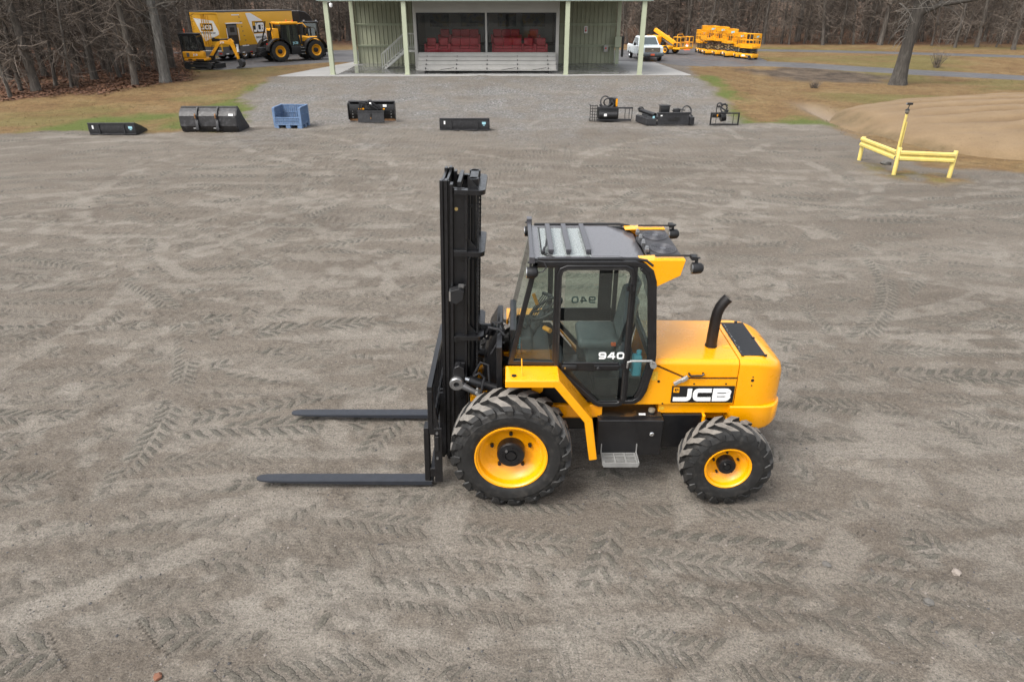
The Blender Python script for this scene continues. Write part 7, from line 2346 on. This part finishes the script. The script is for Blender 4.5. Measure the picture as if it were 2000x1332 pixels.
# ---------------------------------------------------------------- traffic cone
def cone():
    P_ = at(1341, 99)
    r = thing('traffic_cone', 'orange traffic cone with white band between boom lift and scissor lifts', 'traffic cone', (P_.x, P_.y, gz(P_.x, P_.y) + .04))
    q = MB(); q.box(-.26, .26, -.26, .26, 0, .05); q.lathe([(.20, .05), (.135, .30)], (0, 0, 0), 'z', 16); q.lathe([(.105, .43), (.04, .74), (.0001, .745)], (0, 0, 0), 'z', 16); q.build('body', M['cone'], r)
    q = MB(); q.lathe([(.1365, .30), (.1065, .43)], (0, 0, 0), 'z', 16); q.build('white_band', M['white'], r)
cone()
# ================================================================== TREES
def bark_mat(name, a, b_, c_):
    m, nt, b = new_mat(name)
    tc = nt.nodes.new('ShaderNodeTexCoord').outputs['Object']
    mp = nt.nodes.new('ShaderNodeMapping'); mp.inputs['Scale'].default_value = (5, 5, 0.9)
    nt.links.new(tc, mp.inputs[0])
    oi = nt.nodes.new('ShaderNodeObjectInfo')
    n1 = noise(nt, 2.2, 6, 0.7, mp.outputs[0])
    c = ramp(nt, n1, [(0.30, a), (0.52, b_), (0.72, c_)])
    c = mix(nt, ramp(nt, oi.outputs['Random'], [(0, 0.0), (1, 0.5)]), c, (0.04, 0.034, 0.029))
    nt.links.new(c, b.inputs['Base Color'])
    b.inputs['Roughness'].default_value = 0.95
    bump(nt, b, n1, 0.6, 0.03)
    return m
M['bark'] = bark_mat('bark', (0.030, 0.025, 0.021), (0.085, 0.073, 0.061), (0.165, 0.15, 0.13))
M['bark_pale'] = bark_mat('pale_bark', (0.03, 0.028, 0.025), (0.10, 0.094, 0.085), (0.185, 0.175, 0.16))
def twig_mat(name, a, b_):
    m, nt, b = new_mat(name)
    g = nt.nodes.new('ShaderNodeNewGeometry')
    nt.links.new(ramp(nt, g.outputs['Random Per Island'], [(0, a), (1, b_)]), b.inputs['Base Color'])
    b.inputs['Roughness'].default_value = 0.95
    return m
M['twig'] = twig_mat('twigs', (0.045, 0.036, 0.029), (0.17, 0.138, 0.112))

def tree_geo(seed, H_, r0, lean=0.05, fork=False, twigs=260, limbs=14, low=1.2, flare=1.4, sides=8, tw_r=.012, limb_r=.28):
    """trunk verts/faces and crown verts/faces of one bare tree"""
    g = random.Random(seed)
    tv, tf, cv, cf = [], [], [], []
    def tube(V, F, pts, rs, n):
        up = None; b0 = len(V); k = len(pts)
        for i in range(k):
            d = (pts[min(i + 1, k - 1)] - pts[max(i - 1, 0)])
            d = d.normalized() if d.length > 1e-6 else Vector((0, 0, 1))
            up = d.orthogonal().normalized() if up is None else (up - d * up.dot(d)).normalized()
            q = d.cross(up)
            for j in range(n):
                a = 2 * math.pi * j / n
                rr_ = rs[i] * (1 + (.16 * math.sin(a * 3 + seed) + .08 * math.sin(a * 5)) * (1 if (i < 2 and n > 5) else 0))
                V.append(pts[i] + (up * math.cos(a) + q * math.sin(a)) * rr_)
        for i in range(k - 1):
            for j in range(n):
                F.append((b0 + i * n + j, b0 + i * n + (j + 1) % n, b0 + (i + 1) * n + (j + 1) % n, b0 + (i + 1) * n + j))
    ld = g.uniform(0, 6.3)
    axis = []
    p = Vector((0, 0, -0.15)); dirv = Vector((math.cos(ld) * lean, math.sin(ld) * lean, 1)).normalized()
    zs = [0, .25, .6, 1.2, 2.2, 3.4, 4.8, 6.4, 8.2, 10.2, 12.5, 15]
    pts, rs = [], []
    for z in zs:
        if z > H_: break
        f = z / H_
        pts.append(Vector((dirv.x * z + .10 * math.sin(z * .8 + seed) * f * 2, dirv.y * z + .10 * math.cos(z * .7 + seed) * f * 2, z - .15)))
        rs.append(r0 * (1 - .78 * f) * (1 + (flare - 1) * math.exp(-z / .35)))
    tube(tv, tf, pts, rs, sides)
    def point(z):
        for a, b, ra, rb in zip(pts[:-1], pts[1:], rs[:-1], rs[1:]):
            if a.z <= z <= b.z:
                t = (z - a.z) / (b.z - a.z); return a.lerp(b, t), ra + (rb - ra) * t
        return pts[-1], rs[-1]
    limb_list = [(pts, rs)]
    if fork:
        z = g.uniform(1.6, 3.5); a, ra = point(z)
        ang = g.uniform(0, 6.3); q = [a, a + Vector((math.cos(ang) * .35, math.sin(ang) * .35, .9))]
        for k in range(5): q.append(q[-1] + Vector((math.cos(ang) * .22, math.sin(ang) * .22, 1.7)))
        r_ = [ra * .75 * (1 - .13 * i) for i in range(len(q))]
        tube(tv, tf, q, r_, sides); limb_list.append((q, r_))
    for k in range(limbs):
        z = low + (H_ - low) * ((k + g.random()) / limbs) ** 1.15
        a, ra = point(min(z, pts[-1].z - .1))
        ang = g.uniform(0, 6.3); up = g.uniform(.1, .9); ln = g.uniform(1.2, 3.4) * (1 if z > 3 else .7)
        d = Vector((math.cos(ang), math.sin(ang), up)).normalized()
        q = [a]; 
        for i in range(4):
            d = (d + Vector((g.uniform(-.35, .35), g.uniform(-.35, .35), g.uniform(-.22, .25)))).normalized()
            q.append(q[-1] + d * ln / 4)
        r_ = [max(.012, ra * limb_r * g.uniform(.7, 1.2)) * (1 - .2 * i) for i in range(5)]
        tube(cv, cf, q, r_, 4); limb_list.append((q, r_))
    for k in range(twigs):
        q, r_ = g.choice(limb_list[1:]) if len(limb_list) > 1 and g.random() < .9 else limb_list[0]
        i = g.randrange(len(q) - 1); a = q[i].lerp(q[i + 1], g.random())
        if a.z < low * .6: continue
        ln = g.uniform(.5, 1.5); d = Vector((g.uniform(-1, 1), g.uniform(-1, 1), g.uniform(-.7, .9))).normalized()
        m_ = a + d * ln * .5 + Vector((g.uniform(-.1, .1), g.uniform(-.1, .1), g.uniform(-.12, .1)))
        e = m_ + (d + Vector((g.uniform(-.5, .5), g.uniform(-.5, .5), g.uniform(-.6, .3)))) * ln * .5
        tube(cv, cf, [a, m_, e], [tw_r * 1.3, tw_r, tw_r * .5], 3)
    return tv, tf, cv, cf
def mk(name, V, F, mat, smooth=True):
    me = bpy.data.meshes.new(name); me.from_pydata([tuple(v) for v in V], [], F); me.materials.append(mat)
    if smooth: me.shade_smooth()
    me.update(); return me
VAR = []
specs = [(1, 14, .165, .04, False, 620, 26, 1.0), (2, 15, .215, .06, False, 620, 26, 1.4), (3, 12, .105, .09, False, 520, 22, .8), (4, 14, .145, .12, True, 620, 26, 1.0),
         (5, 11, .075, .12, False, 420, 20, .7), (6, 15, .19, .03, True, 620, 26, 1.6), (7, 13, .12, .05, False, 600, 26, .6), (8, 12, .09, .16, False, 480, 22, .8)]
for sp_ in specs:
    a = tree_geo(*sp_)
    VAR.append((mk('trunk', a[0], a[1], M['bark']), mk('crown', a[2], a[3], M['twig'], False)))
trg = random.Random(21)
spots = []
def ok(x, y, dmin):
    return all((x - s[0]) ** 2 + (y - s[1]) ** 2 > dmin ** 2 for s in spots)
def put(x, y, var=None, sc=None):
    spots.append((x, y, trg.randrange(8) if var is None else var, trg.uniform(.85, 1.2) if sc is None else sc, trg.uniform(0, 6.3)))
# trunks one can pick out in the photograph, left wood then right wood edge
for px, py, var in ((41, 178, 6), (73, 178, 1), (109, 168, 2), (139, 173, 4), (185, 157, 5), (235, 152, 3), (265, 167, 0), (335, 134, 1), (362, 127, 2), (20, 190, 4), (152, 146, 2), (205, 138, 0), (290, 131, 3), (318, 140, 7), (88, 150, 5), (10, 152, 1), (55, 140, 7)):
    p = at(px, py); put(p.x, p.y, var)
left_n = len(spots)
for px, py, var in ((1491, 87, 0), (1541, 88, 2), (1607, 89, 3), (1667, 88, 7), (1718, 89, 1), (1864, 94, 6), (1907, 93, 5), (1979, 98, 1), (1570, 86, 4), (1640, 87, 6), (1820, 90, 2), (1945, 93, 4), (1465, 85, 4), (1340, 84, 5), (1300, 84, 2), (1250, 84, 0), (1365, 83, 6), (1400, 82, 2), (1430, 83, 0), (1225, 85, 3)):
    p = at(px, py); put(p.x, p.y, var)
right_n = len(spots)
tries = 0
while len(spots) < right_n + 52 and tries < 4000:
    tries += 1
    y = 42 + 19 * trg.random(); x = -trg.uniform(17, 62)
    e = at(372, 130)
    if x > -14.6 - (y - 36) * .65 or poly_sd(np.array([x]), np.array([y]), Z_LEAF_L)[0] < 1.0 or abs(x) > .82 * y + 1.5: continue
    if ok(x, y, 1.35): put(x, y)
lw_n = len(spots)
tries = 0
while len(spots) < lw_n + 75 and tries < 6000:
    tries += 1
    y = 77 + 9 * trg.random(); x = trg.uniform(-64, 66)
    if -22 < x < 10 and abs(x) < 30 and (-20 < x < 10.5): 
        if not (-26 < x < -17.5): continue
    if ok(x, y, 1.2): put(x, y)
mw_n = len(spots)
tries = 0
while len(spots) < mw_n + 30 and tries < 4000:
    tries += 1
    y = 69 + 8 * trg.random(); x = trg.uniform(-60, -20)
    if ok(x, y, 1.6): put(x, y)
def scr(x, y):
    w = y * _c + (CAM_H - .5) * _s
    return 1000 + 1333 * x / w
ORD = ['first', 'second', 'third', 'fourth', 'fifth', 'sixth', 'seventh', 'eighth', 'ninth', 'tenth', 'eleventh', 'twelfth', 'thirteenth', 'fourteenth', 'fifteenth', 'sixteenth', 'seventeenth', 'eighteenth', 'nineteenth', 'twentieth',
       'twenty-first', 'twenty-second', 'twenty-third', 'twenty-fourth', 'twenty-fifth', 'twenty-sixth', 'twenty-seventh', 'twenty-eighth', 'twenty-ninth', 'thirtieth',
       'thirty-first', 'thirty-second', 'thirty-third', 'thirty-fourth', 'thirty-fifth', 'thirty-sixth', 'thirty-seventh', 'thirty-eighth', 'thirty-ninth', 'fortieth']
ORD += [o.replace('thirty', 'forty') for o in ORD[30:39]] + ['fiftieth'] + [o.replace('thirty', 'fifty') for o in ORD[30:39]] + ['sixtieth'] + [o.replace('thirty', 'sixty') for o in ORD[30:39]] + ['seventieth']
def zone_of(i, s):
    if s[1] < 62: return ('near left wood', 'bare tree from the left among the near left wood', 'bare trees of the near left wood')
    if s[0] < -5 and s[1] < 77.2: return ('left road', 'bare tree from the left just across the left woodland road', 'bare trees just across the woodland road')
    if s[0] < -5: return ('left back', 'bare tree from the left in the back row of the left wood', 'bare trees of the left back row')
    return ('right', 'bare tree from the left along the wood edge right of the pavilion', 'bare trees of the right wood edge')
byz = {}
for i, s in enumerate(spots):
    byz.setdefault(zone_of(i, s), []).append(s)
for (zn, txt, grp), lst in byz.items():
    lst.sort(key=lambda s: scr(s[0], s[1]))
    for k, (x, y, v, sc, rz) in enumerate(lst):
        t = thing('bare_tree', ORD[k] + ' ' + txt, 'tree', (x, y, gz(x, y) - .05), rz, grp)
        t.scale = (sc, sc, sc)
        for nm, me in (('trunk', VAR[v][0]), ('crown', VAR[v][1])):
            o = bpy.data.objects.new(nm, me); col.objects.link(o); o.parent = t
# the one pale big trunk at the wood's front corner
def single_tree(px, py, label, seed, H_, r0, mat, **kw):
    p = at(px, py)
    t = thing('bare_tree', label, 'tree', (p.x, p.y, gz(p.x, p.y)))
    a = tree_geo(seed, H_, r0, **kw)
    for nm, V, F, m in (('trunk', a[0], a[1], mat), ('crown', a[2], a[3], M['twig_pale'])):
        o = bpy.data.objects.new(nm, mk(nm, V, F, m, nm == 'trunk')); col.objects.link(o); o.parent = t
M['twig_pale'] = twig_mat('pale_twigs', (0.055, 0.05, 0.043), (0.16, 0.145, 0.127))
single_tree(324, 161, 'stout pale grey trunk standing alone at the front corner of the left wood', 31, 15, .30, M['bark_pale'], lean=.03, twigs=260, limbs=14, low=3.0)
def oak():
    p = at(1753, 166)
    t = thing('big_tree', 'big thick leaning tree standing alone on the grass by the right road', 'tree', (p.x, p.y, gz(p.x, p.y)))
    g = random.Random(5)
    V, F, CV, CF = [], [], [], []
    mbt = MB()
    pts = [(0, 0, -.2), (.0, 0, .1), (.01, 0, .45), (.02, 0, 1.1), (.04, 0, 2.1), (.10, 0, 3.1), (.20, 0, 4.0), (.30, 0, 4.8)]
    rs = [.62, .54, .46, .40, .355, .335, .37, .40]
    n = 20
    vs = []
    for (x, y, z), r_ in zip(pts, rs):
        for j in range(n):
            a = 2 * math.pi * j / n
            k = r_ * (1 + (.16 if z < .3 else .05) * math.sin(a * 4 + 1) + .04 * math.sin(a * 7 + z))
            vs.append((x + k * math.cos(a), y + k * math.sin(a), z))
    mbt.add(vs, [(i * n + j, i * n + (j + 1) % n, (i + 1) * n + (j + 1) % n, (i + 1) * n + j) for i in range(len(pts) - 1) for j in range(n)])
    mbt.tube([(.18, 0, 4.3), (-.1, -.2, 5.6), (-.7, -.4, 7.4), (-1.2, -.3, 9.5), (-1.6, -.2, 12)], [.30, .27, .22, .16, .06], 12)
    mbt.tube([(.32, 0, 4.5), (.9, .2, 5.8), (1.9, .4, 7.6), (2.2, .6, 10), (2.6, .4, 12.5)], [.31, .28, .22, .16, .06], 12)
    mbt.tube([(.22, -.1, 4.0), (1.3, -.3, 4.5), (3.0, -.5, 4.75), (4.6, -.5, 5.2)], [.20, .15, .11, .05], 8)
    tr_ = mbt.build('trunk', M['bark_oak'], t, smooth=60)
    cb = MB()
    for k in range(70):
        a = Vector((g.uniform(-1.4, 2.4), g.uniform(-.8, .8), g.uniform(4.2, 9.5)))
        base = Vector((.2, 0, min(a.z, 5)))
        ang = g.uniform(0, 6.3); d = Vector((math.cos(ang), math.sin(ang) * .8, g.uniform(-.5, .7))).normalized()
        q = [base.lerp(a, .5) if g.random() < .5 else a]
        L_ = g.uniform(1.2, 3.2)
        for i in range(5):
            d = (d + Vector((g.uniform(-.3, .3), g.uniform(-.3, .3), g.uniform(-.35, .12)))).normalized(); q.append(q[-1] + d * L_ / 5)
        cb.tube(q, [.035, .03, .025, .02, .015, .008], 4)
        for i in range(7):
            b = q[g.randrange(1, 6)]; e = b + Vector((g.uniform(-.6, .6), g.uniform(-.6, .6), g.uniform(-.8, .2)))
            cb.tube([b, b.lerp(e, .5) + Vector((0, 0, .06)), e], [.012, .010, .005], 3)
    for k in range(9):                                                # drooping shoots off the trunk
        z = g.uniform(2.6, 4.3); q = [Vector((-.25, -.15, z))]
        d = Vector((g.uniform(-1, -.2), g.uniform(-.6, -.1), g.uniform(-.2, .6))).normalized()
        for i in range(5):
            d = (d + Vector((0, 0, -.35))).normalized(); q.append(q[-1] + d * .28)
        cb.tube(q, [.025, .022, .018, .014, .010, .006], 4)
    cb.build('crown', M['twig_pale'], t, smooth=0)
M['bark_oak'] = bark_mat('oak_bark', (0.016, 0.0145, 0.013), (0.052, 0.046, 0.039), (0.105, 0.096, 0.083))
oak()
def bush(px, py, h, n, label, mat, seed):
    p = at(px, py); g = random.Random(seed)
    t = MB()
    for k in range(n):
        a = g.uniform(0, 6.3); s_ = g.uniform(.1, .75)
        q = [Vector((g.uniform(-.15, .15), g.uniform(-.1, .1), -.02))]
        d = Vector((math.cos(a) * s_, math.sin(a) * s_, 1)).normalized()
        L_ = h * g.uniform(.6, 1.1)
        for i in range(4):
            d = (d + Vector((g.uniform(-.2, .2), g.uniform(-.2, .2), .05))).normalized(); q.append(q[-1] + d * L_ / 4)
        t.tube(q, [.022, .018, .014, .010, .005], 4)
        for i in range(9):
            b = q[g.randrange(1, 5)]; e = b + Vector((g.uniform(-.25, .25), g.uniform(-.25, .25), g.uniform(0, .3)))
            t.tube([b, e], [.008, .004], 3)
    o = t.build('bare_bush', mat, None, smooth=0)
    o.location = (p.x, p.y, gz(p.x, p.y))
    tag(o, label, 'bush')
bush(1829, 133, 1.3, 26, 'leafless bush on the dry grass right of the big tree', M['twig'], 3)
bush(1589, 173, .35, 14, 'tiny dry bush on the grass in front of the mud patch', M['twig'], 4)
bush(150, 172, .9, 18, 'small dark bush among the leaf litter between left wood trunks', M['twig'], 6)
bush(283, 118, 1.3, 20, 'sparse bush by the left woodland road', M['twig'], 8)

# ---- the deep wood behind, which reads as one mass
def deep_wood():
    g = random.Random(77); V, F = [], []; CV, CF = [], []
    geos = [tree_geo(100 + k, 15, g.uniform(.07, .19), lean=g.uniform(.02, .13), twigs=260, limbs=24, low=.5, sides=5, tw_r=.022) for k in range(10)]
    arr = [(np.array([tuple(v) for v in a[0]]), np.array(a[1]), np.array([tuple(v) for v in a[2]]), np.array(a[3])) for a in geos]
    tv, tf, cv, cf = [], [], [], []; nt_ = nc_ = 0
    k = 0
    while k < 620:
        y = 84 + 62 * g.random() ** 1.25; x = g.uniform(-.80, .80) * (y + 4)
        if abs(x + 1.6) < 8.5 * y / 53 and y > 0 and -7 * y / 53 > -99 and (-9 * y / 53 < x < 5.6 * y / 53): continue
        k += 1
        a = arr[g.randrange(10)]; c, s = math.cos(g.uniform(0, 6.3)), math.sin(g.uniform(0, 6.3))
        th = g.uniform(0, 6.3); c, s = math.cos(th), math.sin(th); sc = g.uniform(.8, 1.25)
        Rm = np.array([[c, -s, 0], [s, c, 0], [0, 0, 1]]) * sc
        off = np.array([x, y, Ts(x, y)])
        tv.append(a[0] @ Rm.T + off); tf.append(a[1] + nt_); nt_ += len(a[0])
        cv.append(a[2] @ Rm.T + off); cf.append(a[3] + nc_); nc_ += len(a[2])
    v = np.concatenate(tv + [c_ for c_ in cv]); nT = nt_
    f = np.concatenate([np.concatenate(tf), np.concatenate(cf) + nT])
    me = np_mesh('distant_wood', v, f)
    me.materials.append(M['wood_mass'])
    o = bpy.data.objects.new('distant_wood', me); col.objects.link(o)
    tag(o, kind='stuff')
M['wood_mass'] = twig_mat('distant_wood', (0.036, 0.029, 0.023), (0.155, 0.125, 0.10))
deep_wood()
# undergrowth twigs along the wood edges
def brush():
    g = random.Random(9); mb = MB()
    for k in range(2600):
        if g.random() < .45:
            y = 42 + 36 * g.random(); x = -g.uniform(18, 64)
            if x > -14.6 - (y - 36) * .65 or abs(x) > .85 * y or 61.5 < y < 68: continue
            if poly_sd(np.array([x]), np.array([y]), Z_LEAF_L)[0] < .6: continue
        else:
            y = 78 + 14 * g.random(); x = g.uniform(-.8, .8) * y
            if -13 < x < 8: continue
        z = Ts(x, y); h = g.uniform(.4, 2.6)
        for j in range(2):
            d = Vector((g.uniform(-.5, .5), g.uniform(-.5, .5), 1))
            a = Vector((x, y, z - .05)); m_ = a + d * h * .5 + Vector((g.uniform(-.1, .1), 0, 0)); e = m_ + Vector((g.uniform(-.4, .4), g.uniform(-.4, .4), .7)) * h * .5
            mb.tube([a, m_, e], [.018, .013, .006], 3, cap=False)
    o = mb.build('undergrowth', M['twig'], None, smooth=0)
    tag(o, kind='stuff')
brush()
